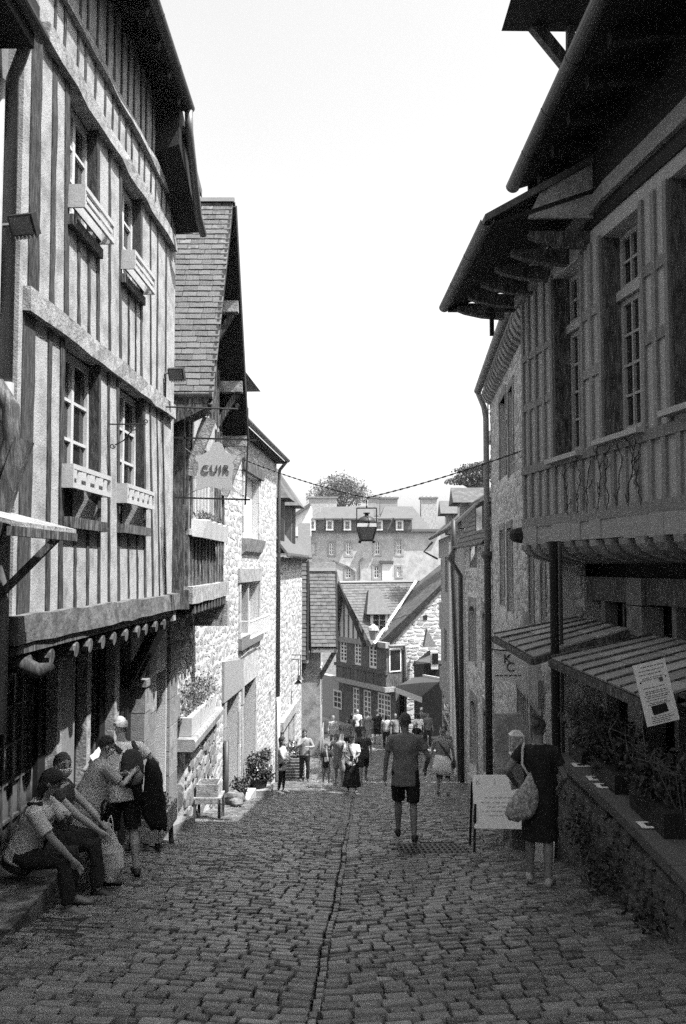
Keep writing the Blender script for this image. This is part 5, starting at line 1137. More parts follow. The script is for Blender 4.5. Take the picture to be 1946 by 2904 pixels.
# lantern on a chain across the street
ln = thing('street_lantern', 'old square street lantern hanging from a chain over the middle of the street', 'lantern', at(1040, 1530, 15))
YL = 15.0; lc = lambda px, py: at(px, py, YL)
for (a, b) in (((1012, 1441), (1068, 1441)), ((1012, 1441), (1012, 1500)), ((1068, 1441), (1068, 1500))): part('hoop', iron, ln, lambda m: m.bar(lc(*a), lc(*b), .018, .02))
cx_, hw = lc(1040, 1500).x, (lc(1067, 1500).x - lc(1013, 1500).x) / 2
def sq(m, z0, h0, z1, h1): m.hexa([(cx_ - h0, YL - h0, z0), (cx_ + h0, YL - h0, z0), (cx_ + h0, YL + h0, z0), (cx_ - h0, YL + h0, z0), (cx_ - h1, YL - h1, z1), (cx_ + h1, YL - h1, z1), (cx_ + h1, YL + h1, z1), (cx_ - h1, YL + h1, z1)])
zl = lambda py: lc(1040, py).z
lm = M('lantern paint', .05, .3, 9, .5, .1); lg = M('lantern glass', .30, .2, 5, .15, 0)
part('dome', lm, ln, lambda m: m.tube([(cx_, YL, zl(1484)), (cx_, YL, zl(1476)), (cx_, YL, zl(1468)), (cx_, YL, zl(1463))], [hw * .98, hw * .92, hw * .7, hw * .28], 12), True)
part('chimney', lm, ln, lambda m: m.tube([(cx_, YL, zl(1464)), (cx_, YL, zl(1457)), (cx_, YL, zl(1457)), (cx_, YL, zl(1454))], [.035, .035, .055, .06], 10))
part('collar', offwhite, ln, lambda m: sq(m, zl(1495), hw * 1.02, zl(1485), hw * .98))
part('glass', lg, ln, lambda m: sq(m, zl(1531), hw * .62, zl(1495), hw * .97))
for sx in (-1, 1):
    for sy in (-1, 1): part('corner_bar', lm, ln, lambda m: m.bar((cx_ + sx * hw * .63, YL + sy * hw * .63, zl(1532)), (cx_ + sx * hw, YL + sy * hw, zl(1495)), .022, .022))
part('base', lm, ln, lambda m: sq(m, zl(1535), hw * .66, zl(1531), hw * .66))
for sx in (-1, 1): part('foot', lm, ln, lambda m: m.tube([(cx_ + sx * hw * .7, YL - hw * .6, zl(1534)), (cx_ + sx * hw * .75, YL - hw * .6, zl(1541))], [.03, .02], 6))
ch = thing('chain', 'thin chain slung across the street holding up the lantern', 'chain', at(1040, 1411, 15))
def links(p, q, sag, n):
    for i in range(n):
        t0, t1 = i / n, (i + .95) / n; a = p.lerp(q, t0) - Vector((0, 0, sag * 4 * t0 * (1 - t0))); b = p.lerp(q, t1) - Vector((0, 0, sag * 4 * t1 * (1 - t1)))
        part('link', iron, ch, lambda m: m.bar(a, b, .024 if i % 2 else .010, .010 if i % 2 else .024))
links(at(690, 1303, 16.9), lc(1040, 1412), .05, 46); links(lc(1040, 1412), FR1.P(5.3, FR1.hit(1485, 1278)[1], .02), .04, 42); links(lc(1040, 1412), lc(1040, 1441), 0, 4)
l2 = thing('wall_lantern', 'white-capped lantern far down the street in front of the timbered gable', 'lantern', at(1059, 1815, 50))
c_ = at(1059, 1815, 50)
part('glass', lg, l2, lambda m: m.tube([c_, c_ + Vector((0, 0, .55))], [.15, .28], 6)); part('cap', frame_paint, l2, lambda m: m.tube([c_ + Vector((0, 0, .55)), c_ + Vector((0, 0, .72)), c_ + Vector((0, 0, .84)), c_ + Vector((0, 0, .9))], [.32, .27, .1, .04], 10)); part('wire', iron, l2, lambda m: m.tube([at(960, 1735, 46), at(1059, 1780, 50), at(1260, 1705, 42)], .015, 4))
# square hanging sign with its monogram
ks_ = thing('hanging_sign', 'square white hanging sign with a dark monogram under the far canopy', 'sign', at(1442, 1890, 13.6))
sq_ = [at(1399, 1846, 13.6), at(1487, 1845, 13.6), at(1487, 1930, 13.6), at(1398, 1929, 13.6)]
part('board', M('sign enamel', .92, .06, 9, .6, .05), ks_, lambda m: m.prism(sq_, (0, .02, 0)))
sk = M('sign mark', .10, .1, 9, .8, 0)
text_mesh('K', .21, 'letter', sk, ks_, at(1440, 1870, 13.59), (1, 0, 0), (0, 0, 1), .002); text_mesh('C', .2, 'letter', sk, ks_, at(1448, 1893, 13.588), (1, 0, 0), (0, 0, 1), .002)
part('caption', sk, ks_, lambda m: [m.box(at(1405 + i * 13, 1915, 13.59).x, at(1405 + i * 13 + 9, 1915, 13.59).x, 13.59, 13.596, at(1405, 1917, 13.59).z, at(1405, 1914, 13.59).z) for i in range(6)])
part('arm', iron, ks_, lambda m: m.bar(at(1395, 1842, 13.62), FG3.P(4.95, at(1395, 1842, 13.62).z, 0), .02, .02))
# standing board
bd = thing('standing_board', 'large pale standing board with faint white lettering on the right of the street', 'sign board', (2.15, 11.9, gz0(11.9)))
bq = [at(1340, 2199, 12.3), at(1490, 2199, 12.2), at(1492, 2352, 11.75), at(1346, 2349, 11.85)]
part('panel', M('board enamel', .78, .06, 9, .6, .05), bd, lambda m: m.prism(bq, (0, .03, 0)))
wl2 = M('white lettering', .75, .05, 9, .7, 0)
text_mesh('K', .11, 'letter', wl2, bd, at(1356, 2217, 12.20), (1, 0, 0), (0, 0, 1), .003); text_mesh('I', .11, 'letter', wl2, bd, at(1403, 2217, 12.17), (1, 0, 0), (0, 0, 1), .003)
text_mesh('E', .11, 'letter', wl2, bd, at(1448, 2217, 12.14), (1, 0, 0), (0, 0, 1), .003)
for py, a, b in ((2257, 1372, 1450), (2271, 1364, 1450), (2283, 1380, 1450), (2295, 1366, 1450), (2307, 1385, 1440)):
    x = a
    while x < b:
        e = x + rnd.uniform(6, 16); part('text_line', wl2, bd, lambda m: m.prism([at(q, r, 12.3 - .45 * (r - 2199) / 150 - .1 * (q - 1340) / 150 - .02) for q, r in ((x, py), (e, py), (e, py + 4), (x, py + 4))], (0, .002, 0))); x = e + 4
for s in (0, 1): part('leg', iron, bd, lambda m: m.bar(bq[3 - s] + Vector((.02 - .04 * s, .05, .3)), Vector((bq[3 - s].x, bq[3 - s].y + .05, gz(bq[3 - s].x, 12) - .02)), .03, .03))
for s in (0, 1): part('rear_leg', iron, bd, lambda m: m.bar(bq[s] + Vector((0, .04, -.1)), Vector((bq[s].x, 12.6, gz(bq[s].x, 12.6) - .02)), .03, .03))
# drain grate, white bucket, white lantern
gr = thing('drain_grate', 'cast iron drain grate set in the cobbles in front of the walking man', 'drain grate', (1.22, 12.35, gz(1.22, 12.35)))
for i in range(14): part('bar', iron, gr, lambda m: m.bar((.76 + i * .072, 11.85, gz(1, 11.85) - .015), (.76 + i * .072, 12.85, gz(1, 12.85) - .015), .035, .05))
for i in range(5): part('cross_bar', iron, gr, lambda m: m.bar((.74, 11.83 + i * .26, gz(1, 11.83 + i * .26) - .02), (1.74, 11.83 + i * .26, gz(1, 11.83 + i * .26) - .02), .05, .05))
bu = thing('white_bucket', 'white square bucket on the ground behind the woman in black', 'bucket', (2.42, 10.9, gz(2.4, 10.9)))
part('body', white_paint, bu, lambda m: m.hexa([(2.3, 10.8, -2.03), (2.52, 10.8, -2.03), (2.52, 11.02, -2.03), (2.3, 11.02, -2.03), (2.28, 10.78, -1.76), (2.54, 10.78, -1.76), (2.54, 11.04, -1.76), (2.28, 11.04, -1.76)])); part('handle', zinc, bu, lambda m: m.tube([(2.28, 10.9, -1.78), (2.41, 10.75, -1.70), (2.54, 10.9, -1.78)], .006, 5))
wlt = thing('candle_lantern', 'open white metal candle lantern beside the head of the woman in black', 'lantern', at(1475, 2135, 12.2))
p = at(1466, 2135, 12.2); hs = .085; hh = .24
for sx in (-1, 1):
    for sy in (-1, 1): part('post', white_paint, wlt, lambda m: m.bar(p + Vector((sx * hs, sy * hs, 0)), p + Vector((sx * hs * .95, sy * hs, hh)), .012, .012))
part('roof', white_paint, wlt, lambda m: m.hexa([p + Vector((a * hs * 1.15, b * hs * 1.15, hh)) for a, b in ((-1, -1), (1, -1), (1, 1), (-1, 1))] + [p + Vector((a * hs * .5, b * hs * .5, hh + .06)) for a, b in ((-1, -1), (1, -1), (1, 1), (-1, 1))]))
part('base', white_paint, wlt, lambda m: m.hexa([p + Vector((a * hs * 1.1, b * hs * 1.1, -.02)) for a, b in ((-1, -1), (1, -1), (1, 1), (-1, 1))] + [p + Vector((a * hs, b * hs, .0)) for a, b in ((-1, -1), (1, -1), (1, 1), (-1, 1))]))
part('cross_brace', white_paint, wlt, lambda m: [m.bar(p + Vector((-hs, -hs, 0)), p + Vector((hs, -hs, hh)), .006, .006), m.bar(p + Vector((hs, -hs, 0)), p + Vector((-hs, -hs, hh)), .006, .006)])
part('stand', granite, wlt, lambda m: m.box(p.x - .10, p.x + .10, p.y - .10, p.y + .10, gz(p.x, 12.2) - .05, p.z - .02))
pl = thing('stone_plinth', 'two granite plinth stones behind the standing board by the doorway', 'plinth', (2.75, 13.6, gz0(13.6)))
part('block', granite, pl, lambda m: m.box(2.35, 2.85, 13.2, 13.9, gz0(13.9) - .1, gz0(13.2) + 1.0)); part('slab', granite, pl, lambda m: m.prism([(2.25, 13.1, gz0(13.1) + 1.1), (2.95, 13.1, gz0(13.1) + 1.1), (2.75, 13.8, gz0(13.1) + 1.75), (2.35, 13.8, gz0(13.1) + 1.75)], (0, .12, 0)))
# left pavement things
bn = thing('stone_bench', 'low dark stone ledge against the shop where people sit', 'bench', (-2.85, 8.3, gz0(8.3)))
for i in range(5): part('seat_stone', dark_st, bn, lambda m: m.box(-3.2, -2.52 + rnd.uniform(-.02, .02), 6.8 + i * .62, 7.4 + i * .62, gz0(7.2 + i * .62) - .3, gz0(8.4) + .42 - .03 * i))
ct = thing('wooden_bench', 'small wooden slatted bench with a flower crate, by the landing wall', 'bench', (-2.45, 16.6, gz0(16.6)))
zb_ = gz(-2.45, 16.4)
for i in range(4): part('slat', timber_worn, ct, lambda m: m.box(-2.72, -2.22, 16.3 + i * .14, 16.42 + i * .14, zb_ + .36, zb_ + .39))
for (x, y) in ((-2.7, 16.33), (-2.25, 16.33), (-2.7, 16.83), (-2.25, 16.83)): part('leg', timber_dark, ct, lambda m: m.box(x - .025, x + .025, y - .025, y + .025, gz(x, y) - .03, zb_ + .36))
part('apron', timber_worn, ct, lambda m: m.box(-2.69, -2.26, 16.3, 16.33, zb_ + .28, zb_ + .355))
cr_ = thing('crate', 'weathered wooden crate standing on the slatted bench', 'crate', (-2.5, 16.6, zb_ + .4))
for k in range(2):
    for (x0, x1, y0, y1) in ((-2.68, -2.28, 16.36, 16.38), (-2.68, -2.28, 16.78, 16.80), (-2.68, -2.66, 16.38, 16.78), (-2.30, -2.28, 16.38, 16.78)): part('board', timber_worn, cr_, lambda m: m.box(x0, x1, y0, y1, zb_ + .395 + k * .12, zb_ + .50 + k * .12))
for (lb, x, y, s) in (('rounded boulder at the foot of the stone house, uppermost of the pile', -2.52, 20.2, .24), ('flat stone in the pile beside the slatted bench', -2.38, 19.7, .27), ('small pale stone at the front of the pile', -2.3, 19.2, .17)):
    o = MB(); o.ball((x, y, gz(x, y) + s * .5), (s, s * .8, s * .55), 9, 6)
    ob = o.build('boulder', dark_st, None); tag(ob, lb, 'stone', 'stones by the house foot')
    for v in ob.data.vertices: v.co += Vector((noise.noise(v.co * 5), noise.noise(v.co * 5 + Vector((9, 0, 0))), noise.noise(v.co * 5 + Vector((0, 9, 0))))) * s * .25
wp = thing('wooden_planter', 'wooden trough of leafy plants on trestle legs behind the bald man', 'planter', (-2.62, 12.2, gz0(12.2)))
for i in range(2): part('board', timber_worn, wp, lambda m: m.bar((-2.36, 11.6, gz0(11.6) + .26 + i * .15), (-2.36, 12.7, gz0(11.6) + .26 + i * .15), .03, .135))
part('end_board', timber_worn, wp, lambda m: m.box(-2.8, -2.38, 11.58, 11.61, gz0(11.6) + .19, gz0(11.6) + .48))
part('soil', earth, wp, lambda m: m.box(-2.8, -2.38, 11.62, 12.68, gz0(11.6) + .19, gz0(11.6) + .39))
for y in (11.7, 12.6): part('leg', timber_dark, wp, lambda m: m.bar((-2.42, y, gz0(11.6) + .2), (-2.4, y, gz(-2.4, y) - .02), .06, .06)); part('leg', timber_dark, wp, lambda m: m.bar((-2.75, y, gz0(11.6) + .2), (-2.75, y, gz(-2.75, y) - .02), .06, .06))
foliage(wp, leaf_m, [((-2.6, 11.75 + i * .2, gz0(11.6) + .5), (.2, .17, .13), 170) for i in range(5)], .028)
bp_ = FL3.P(5.9, 0, .4); by = gz(bp_.x, bp_.y)
pb = pot_plant('potted_bush', 'large flowering bush in a dark pot on a stone block against the sunlit house', 'potted plant', (bp_.x, bp_.y, by + .2), .25, .24, [((.02, 0, .40), (.36, .34, .25), 800), ((-.06, 0, .66), (.28, .28, .24), 600), ((.14, .1, .78), (.2, .2, .2), 260), ((-.24, -.1, .1), (.2, .22, .28), 380), ((.28, 0, .3), (.15, .15, .2), 160)], pot_black, leaf_m, .045)
part('plinth', granite, pb, lambda m: m.box(bp_.x - .35, bp_.x + .35, bp_.y - .35, bp_.y + .35, by - .2, by + .2))
foliage(pb, offwhite, [((bp_.x, bp_.y - .1, by + .75), (.36, .32, .36), 60)], .03, 'blossom')
for j, u in enumerate((4.3, 7.6)):
    q = FL3.P(u, 0, .2); q.z = gz(q.x, q.y)
    pot_plant('potted_plant', ('low leafy plant at the foot of the stone house beside the doorstep', 'low leafy plant at the foot of the stone house past the big bush')[j], 'potted plant', q, .16, .22, [((0, 0, .35), (.25, .25, .2), 350)], pot_black, leaf_m, .04, group='pots along the house foot')
kp = FL3.P(4.5, 0, .32)
ds = thing('door_step', 'worn stone doorstep at the sunlit house', 'step', (kp.x, kp.y, gz0(kp.y)))
part('step', pale_stone, ds, lambda m: m.fbox(FL3, 3.4, 5.2, gz0(20.5) - .9, gz0(21.2) + .1, .0, .45))
fc = thing('flower_cart', 'wicker flower cart behind the woman in dark trousers', 'cart', (-1.75, 30.6, gz0(30.6)))
zf = gz0(30.6)
part('basket', M('wicker', .13, .4, 25, .8, .6), fc, lambda m: m.box(-2.05, -1.3, 30.3, 31.0, zf + .15, zf + .8))
for i in range(6): part('weave_band', timber_worn, fc, lambda m: m.box(-2.07, -1.28, 30.28, 31.02, zf + .2 + i * .1, zf + .24 + i * .1))
for (x, y) in ((-2.0, 30.35), (-1.35, 30.35), (-2.0, 30.95), (-1.35, 30.95)): part('leg', timber_dark, fc, lambda m: m.box(x - .03, x + .03, y - .03, y + .03, gz(x, y) - .03, zf + .16))
foliage(fc, leaf_pale, [((-1.9 + i * .15, 30.6, zf + 1.0 + .2 * (i % 2)), (.2, .25, .3), 160) for i in range(5)], .05)
foliage(fc, offwhite, [((-1.7, 30.5, zf + 1.1), (.4, .3, .3), 50)], .05, 'blossom')
for (lb, px, py) in (('small hanging enamel lamp on the low stone house, upper one', 852, 1927), ('small hanging enamel lamp on the low stone house, lower one', 846, 1940)):
    c_ = at(px, py, 33); t = thing('hanging_lamp', lb, 'lamp', c_, 'enamel lamps')
    part('shade', iron, t, lambda m: m.tube([c_, c_ + Vector((0, 0, .1)), c_ + Vector((0, 0, .16))], [.16, .08, .03], 9)); part('rod', iron, t, lambda m: m.tube([c_ + Vector((0, 0, .15)), c_ + Vector((0, 0, .9)), c_ + Vector((-.9, 0, .9))], .02, 5))
ppl = FL2.P(1.6, 2.14, .12)
bx2 = thing('window_planter', 'weathered white planter with wavy edge under the window of the slate-gabled house', 'window box', ppl, None)
m = MB()
for i in range(8): m.hexa([FL2.P(.3 + i * .32, 2.0, .03), FL2.P(.62 + i * .32, 2.0, .03), FL2.P(.62 + i * .32, 1.98, .2), FL2.P(.3 + i * .32, 1.98, .2), FL2.P(.3 + i * .32, 2.26, .03), FL2.P(.62 + i * .32, 2.26, .03), FL2.P(.62 + i * .32, 2.26 - .03 * (i % 2), .27), FL2.P(.3 + i * .32, 2.26 - .03 * ((i + 1) % 2), .27)])
m.build('trough', white_paint, bx2)
foliage(bx2, leaf_m, [(FL2.P(.6 + i * .4, 2.32, .12), (.12, .2, .1), 60) for i in range(6)], .03)

# ------------------------------------------------------------------ people
skin_m = M('skin', .30, .10, 9, .6, .08); skin_d = M('tanned skin', .20, .10, 9, .6, .08)
hair_dark = M('dark hair', .018, .5, 30, .5, .5, stretch=(6, 6, 1)); hair_mid = M('brown hair', .06, .5, 30, .5, .5, stretch=(6, 6, 1)); hair_fair = M('fair hair', .22, .4, 30, .55, .5, stretch=(6, 6, 1)); hair_grey = M('grey hair', .38, .3, 30, .6, .5, stretch=(6, 6, 1))
def cloth(name, v, **k): return M('cloth ' + name, v, .14, 10, .9, .35, bscale=22, **k)
c_white, c_pale, c_grey, c_mid, c_dark, c_black = cloth('white', .68), cloth('pale', .42), cloth('grey', .17), cloth('mid', .22), cloth('dark', .04), cloth('black', .016)
c_print = M('printed cotton', .48, .3, 26, .9, .2, v2=.16, patch=.35, pscale=30)
check_cloth = M('checked shirt', .34, .1, 10, .9, .3)
_nt = check_cloth.node_tree; _b = _nt.nodes['Principled BSDF']; _ck = _nt.nodes.new('ShaderNodeTexChecker'); _ck.inputs['Scale'].default_value = 55
_ck.inputs[1].default_value = (.42, .42, .42, 1); _ck.inputs[2].default_value = (.24, .24, .24, 1)
_tc = _nt.nodes.new('ShaderNodeTexCoord'); _nt.links.new(_tc.outputs['Object'], _ck.inputs[0]); _nt.links.new(_ck.outputs[0], _b.inputs['Base Color'])
shoe_dark, shoe_white, shoe_mid = M('dark shoe', .02, .2, 9, .5, .1), M('white shoe', .62, .1, 9, .6, .1), M('brown shoe', .08, .2, 9, .5, .1)
REM = []
V = Vector
def rx(v, a): c, s = math.cos(a), math.sin(a); return V((v.x, v.y * c + v.z * s, v.z * c - v.y * s))    # + tips forward
def rz(v, a): c, s = math.cos(a), math.sin(a); return V((v.x * c + v.y * s, v.y * c - v.x * s, v.z))    # + turns to the right
def ell(c, rxx, ryy, n=14, f=None): return [(f or (lambda q: q))(V((c[0] + rxx * math.cos(2 * math.pi * k / n), c[1] + ryy * math.sin(2 * math.pi * k / n), c[2]))) for k in range(n)]
def person(label, x, y, H=1.7, face=0, lean=0, legs=((4, 6, 2), (-4, 6, 2)), arms=None, head=(0, 0), seat=None, skin=None,
           hair=('short', None), top=(None, .55, -.12), bottom=('trousers', None, 1), shoes=None, wide=1.0, far=False, mask=False, group=None, z=None, glasses=False, belly=0.0, child=False):
    s = H / 1.75; a = R(face); skin = skin or skin_m; lean = R(lean); arms = arms or {}
    g = gz(x, y) - .005 if z is None else z
    hk = 1.12 if child else 1.0
    T, S = .43, .42
    LG = []
    for i, (fa, kb, ab) in enumerate(legs):
        sd = -1 if i == 0 else 1; fa, kb, ab = R(fa), R(kb), R(ab)
        t = V((sd * math.sin(ab), math.sin(fa) * math.cos(ab), -math.cos(fa) * math.cos(ab))) * T; sh = V((sd * math.sin(ab) * .4, math.sin(fa - kb), -math.cos(fa - kb))) * S
        LG.append((sd, t, sh))
    hz = (seat + .0 if seat is not None else max(-(t + sh).z for _, t, sh in LG) + .075)
    hip = V((0, 0, hz))
    def tor(v): return hip + rx(V(v), lean)
    fw, rt = V((math.sin(a), math.cos(a), 0)), V((math.cos(a), -math.sin(a), 0))
    if z is None:                          # no foot may sink into the sloping street
        need = []
        for sd, t, sh in LG:
            an = hip + V((sd * .088 * wide, 0, 0)) + t + sh
            for fy in (-.05, .18):
                wx, wy = x + (rt.x * an.x + fw.x * (an.y + fy)) * s, y + (rt.y * an.x + fw.y * (an.y + fy)) * s
                need.append(gz(wx, wy) + .004 - (an.z - .078) * s)
        need.sort(); g = max(g, need[-1] - .015)
    def W(v): v = V(v); return V((x, y, g)) + (rt * v.x + fw * v.y + V((0, 0, v.z))) * s
    def Linv(p): d = (V(p) - V((x, y, g))) / s; return V((d.dot(rt), d.dot(fw), d.z))
    t0 = thing('person', label, 'person', (x, y, g), group)
    nk = tor((0, -.01, .55)); hp, hy = R(head[0]), R(head[1])
    def hd(v): return nk + rx(V((0, .015, 0)), lean) + rz(rx(V(v) * hk, hp + lean * .5), hy) + V((0, 0, .165 * hk)) * 1.0 + V((0, math.sin(hp + lean * .5) * .1, 0))
    b = MB(); n = 10 if far else 14
    rings = [(-.11, .12, .10), (-.02, .160, .115), (.08, .155, .11 + belly * .5), (.20, .138, .10 + belly), (.34, .158, .112), (.44, .172, .105), (.51, .13, .085), (.56, .06, .06)]
    b.loft([ell((0, belly * .5 * (zz < .3), zz), rr * wide, ry * (1 + (wide - 1) * .8), n, lambda q: W(tor(q))) for zz, rr, ry in rings])
    b.tube([W(tor((0, -.015, .50))), W(nk + V((0, 0, .03))), W(hd((0, -.005, -.06)))], [.062 * s, .052 * s, .052 * s], n)
    def blob(c, r, fn, m=b, nn=12, mm=9):
        rg = []
        for i in range(mm + 1):
            t = math.pi * min(max(i / mm, .03), .97); rg.append([fn((c[0] + r[0] * math.sin(t) * math.cos(2 * math.pi * k / nn), c[1] + r[1] * math.sin(t) * math.sin(2 * math.pi * k / nn), c[2] - r[2] * math.cos(t))) for k in range(nn)])
        m.loft(rg)
    HD = lambda v: W(hd(v))
    blob((0, -.008, .02), (.076, .096, .100), HD); blob((0, .022, -.055), (.056, .062, .062), HD)
    if not far:
        b.tube([HD((0, .085, .012)), HD((0, .106, -.026)), HD((0, .088, -.036))], [.010 * s, .016 * s, .012 * s], 8)
        blob((0, .074, -.066), (.022, .012, .010), HD)
    for sd in (-1, 1): blob((sd * .079, -.008, -.012), (.012, .022, .032), HD, nn=8, mm=6)
    AR = {}
    for sd, nm in ((-1, 'L'), (1, 'R')):
        sp = tor((sd * .178 * wide, -.005, .475)); tg, pole = arms.get(nm, (None, None))
        if tg is None: tg = sp + V((sd * .075, .06, -.52))
        elif isinstance(tg, tuple) and len(tg) == 4: tg = Linv(tg[:3])
        else: tg = V(tg)
        pole = V(pole) if pole else V((sd * .5, -1, 0))
        d = tg - sp; L1, L2 = .285, .25; D = min(d.length, L1 + L2 - .004); dn = d.normalized(); tg = sp + dn * D
        ca = (L1 * L1 + D * D - L2 * L2) / (2 * L1 * D); sa = math.sqrt(max(0, 1 - ca * ca)); pe = (pole - dn * pole.dot(dn)).normalized()
        el = sp + dn * L1 * ca + pe * L1 * sa; AR[nm] = (sp, el, tg)
        b.tube([W(sp + V((-sd * .05, 0, .0))), W(sp), W(sp.lerp(el, .5)), W(el), W(el.lerp(tg, .35)), W(tg)], [.05 * s, .052 * s, .044 * s, .037 * s, .038 * s, .026 * s], 10)
        hdir = (tg - el).normalized(); side = hdir.cross(V((sd * 1.0, 0, 0))); side = side.normalized() if side.length > .1 else V((0, 1, 0)); nrm_ = hdir.cross(side).normalized()
        p0 = tg; p1 = tg + hdir * .085
        b.tube([W(p0), W(p0.lerp(p1, .5)), W(p1)], [.026 * s, .036 * s, .034 * s], 8, flat=.75)
        if far: b.tube([W(p1), W(p1 + hdir * .07 - nrm_ * .01 * sd)], [.03 * s, .016 * s], 7)
        else:
            for k in range(4):
                o = side * (.0255 - .017 * k); ln_ = (.078, .088, .082, .066)[k]; cu = -nrm_ * sd
                b.tube([W(p1 + o - hdir * .02), W(p1 + o + hdir * ln_ * .45 + cu * .006), W(p1 + o + hdir * ln_ * .8 + cu * .026), W(p1 + o + hdir * ln_ * .86 + cu * .042)], [.0098 * s, .0094 * s, .0088 * s, .007 * s], 7)
            b.tube([W(p0 + hdir * .025 + side * .02), W(p0 + hdir * .06 + side * .046), W(p0 + hdir * .095 + side * .05)], [.013 * s, .012 * s, .009 * s], 7)
    KN = []
    for sd, t, sh in LG:
        h0 = hip + V((sd * .088 * wide, 0, 0)); k = h0 + t; an = k + sh; KN.append((sd, h0, k, an))
        cf = k.lerp(an, .35) + V((0, -.015, 0)) if abs(sh.y) < .3 else k.lerp(an, .35)
        b.tube([W(h0 + V((0, 0, .03))), W(h0.lerp(k, .45)), W(k), W(cf), W(k.lerp(an, .75)), W(an)], [.085 * s * wide, .074 * s, .053 * s, .055 * s, .040 * s, .034 * s], 12)
        b.tube([W(an + V((0, -.03, -.035))), W(an + V((sd * .01, .06, -.04))), W(an + V((sd * .015, .14, -.052)))], [.032 * s, .036 * s, .026 * s], 8)
    ob = b.build('body', skin, t0); REM.append((ob, (.0085 if not far else .019) * s, 6, 0))
    # clothing
    tm, sl_, hem = top
    if tm:
        c = MB(); rg = [(hem, .18 + (-hem - .12) * .12, .140 + belly), (hem * .4, .182, .142 + belly), (.08, .178, .135 + belly), (.22, .166, .124 + belly), (.35, .18, .13), (.455, .188, .118), (.515, .145, .096), (.548, .085, .078)]
        c.loft([ell((0, belly * .5 * (zz < .3), zz), rr * wide, ry * (1 + (wide - 1) * .8), 18, lambda q: W(tor(q))) for zz, rr, ry in rg])
        for nm, sd in (('L', -1), ('R', 1)):
            sp, el, tg = AR[nm]
            if sl_ <= 1: c.tube([W(sp + V((-sd * .06, 0, .0))), W(sp), W(sp.lerp(el, sl_ * .6)), W(sp.lerp(el, sl_))], [.066 * s, .069 * s, .066 * s, .070 * s], 12)
            else: c.tube([W(sp + V((-sd * .06, 0, .0))), W(sp), W(sp.lerp(el, .5)), W(el), W(el.lerp(tg, min(sl_ - 1, .98)))], [.066 * s, .068 * s, .060 * s, .054 * s, .044 * s], 12)
        o2 = c.build('shirt', tm, t0); REM.append((o2, (.011 if not far else .02) * s, 4, .013 * s))
    bk, bm, bl = bottom
    if bm:
        c = MB()
        c.loft([ell((0, 0, zz), rr * wide, ry * (1 + (wide - 1) * .8), 18, lambda q: W(tor(q))) for zz, rr, ry in ((-.10, .168, .128), (-.02, .176, .132), (.06, .170, .128), (.12, .158, .118))])
        if bk in ('trousers', 'shorts', 'leggings'):
            th = .0 if bk == 'leggings' else 1.0; sl2 = bk == 'shorts'
            for sd, h0, k, an in KN:
                if bl <= 1: c.tube([W(h0 + V((0, 0, .04))), W(h0.lerp(k, bl * .6)), W(h0.lerp(k, bl))], [(.098 + .004 * th) * s * wide, (.084 + .016 * th) * s, (.068 + .028 * th) * s], 14)
                else:
                    f = bl - 1; c.tube([W(h0 + V((0, 0, .04))), W(h0.lerp(k, .5)), W(k), W(k.lerp(an, f * .5)), W(k.lerp(an, f))], [(.098 + .002 * th) * s * wide, (.082 + .006 * th) * s, (.060 + .012 * th) * s, (.058 + .012 * th) * s, (.042 + .022 * th) * s], 14)
        else:      # skirt of length bl below the hip, following the knees
            kk = (KN[0][2] + KN[1][2]) / 2 - hip; fl = 1.0 if bk == 'skirt' else 1.35
            mid = hip + V((0, kk.y * .5, -bl * .5)); end = hip + V((0, kk.y * .9, -bl))
            c.loft([[W(q) for q in ell(tor((0, 0, .10)), .155 * wide, .12, 22)], [W(q) for q in ell(hip, .182 * wide, .145, 22)], [W(q) for q in ell(mid, .19 * wide * (fl * .5 + .5), .155 * (fl * .5 + .5), 22)],
                    [W(V((q.x * (1 + .06 * math.sin(i * 2.1)), q.y * (1 + .06 * math.cos(i * 2.6)), q.z))) for i, q in enumerate(ell(end, .20 * wide * fl, .165 * fl, 22))]])
        o2 = c.build('skirt' if 'skirt' in bk else bk, bm, t0); REM.append((o2, (.011 if not far else .02) * s, 4, .013 * s))
    sm = shoes or shoe_dark
    for sd, h0, k, an in KN:
        c = MB(); fd = V((sd * .1, 1, 0)).normalized(); up = V((0, 0, 1)); q = an + V((0, -.055, -.078)); rg = []
        for (yy, wd, hh) in ((-.015, .030, .062), (.02, .042, .10), (.09, .046, .105), (.15, .050, .078), (.21, .049, .056), (.265, .030, .042)):
            c0 = q + fd * yy; sv = V((fd.y, -fd.x, 0)); rg.append([W(c0 + sv * wd * math.cos(t) + up * max(hh * .5 + hh * .5 * math.sin(t) * (1.0), .002)) for t in [2 * math.pi * i / 12 for i in range(12)]])
        c.loft(rg); c.build('shoe', sm, t0, True)
    # hair
    def shell(lo, hi, p0, p1, ko, ki, mat, name, nn=26, mm=9, cen=(0, -.008, .012), rad=(.078, .098, .104), rough=0.0):
        c = MB(); vs = []; fs = []
        for kk in (ko, ki):
            for i in range(nn + 1):
                ph = p0 + (p1 - p0) * i / nn; l0, l1 = lo(ph), hi(ph)
                for j in range(mm + 1):
                    th_ = l0 + (l1 - l0) * j / mm; d = V((math.sin(th_) * math.sin(ph), math.sin(th_) * math.cos(ph), math.cos(th_)))
                    k2 = kk * (1 + (rough * noise.noise(d * 5 + V((x * 3, y, 0))) if kk == ko else 0))
                    if name == 'hair' and kk == ko: k2 = 1.0 + (k2 - 1.0) * (1 - (j / mm) ** 3 * max(0, .35 + .65 * math.cos(ph)))
                    vs.append(HD((cen[0] + d.x * rad[0] * k2, cen[1] + d.y * rad[1] * k2, cen[2] + d.z * rad[2] * k2)))
        q = mm + 1; off = (nn + 1) * q
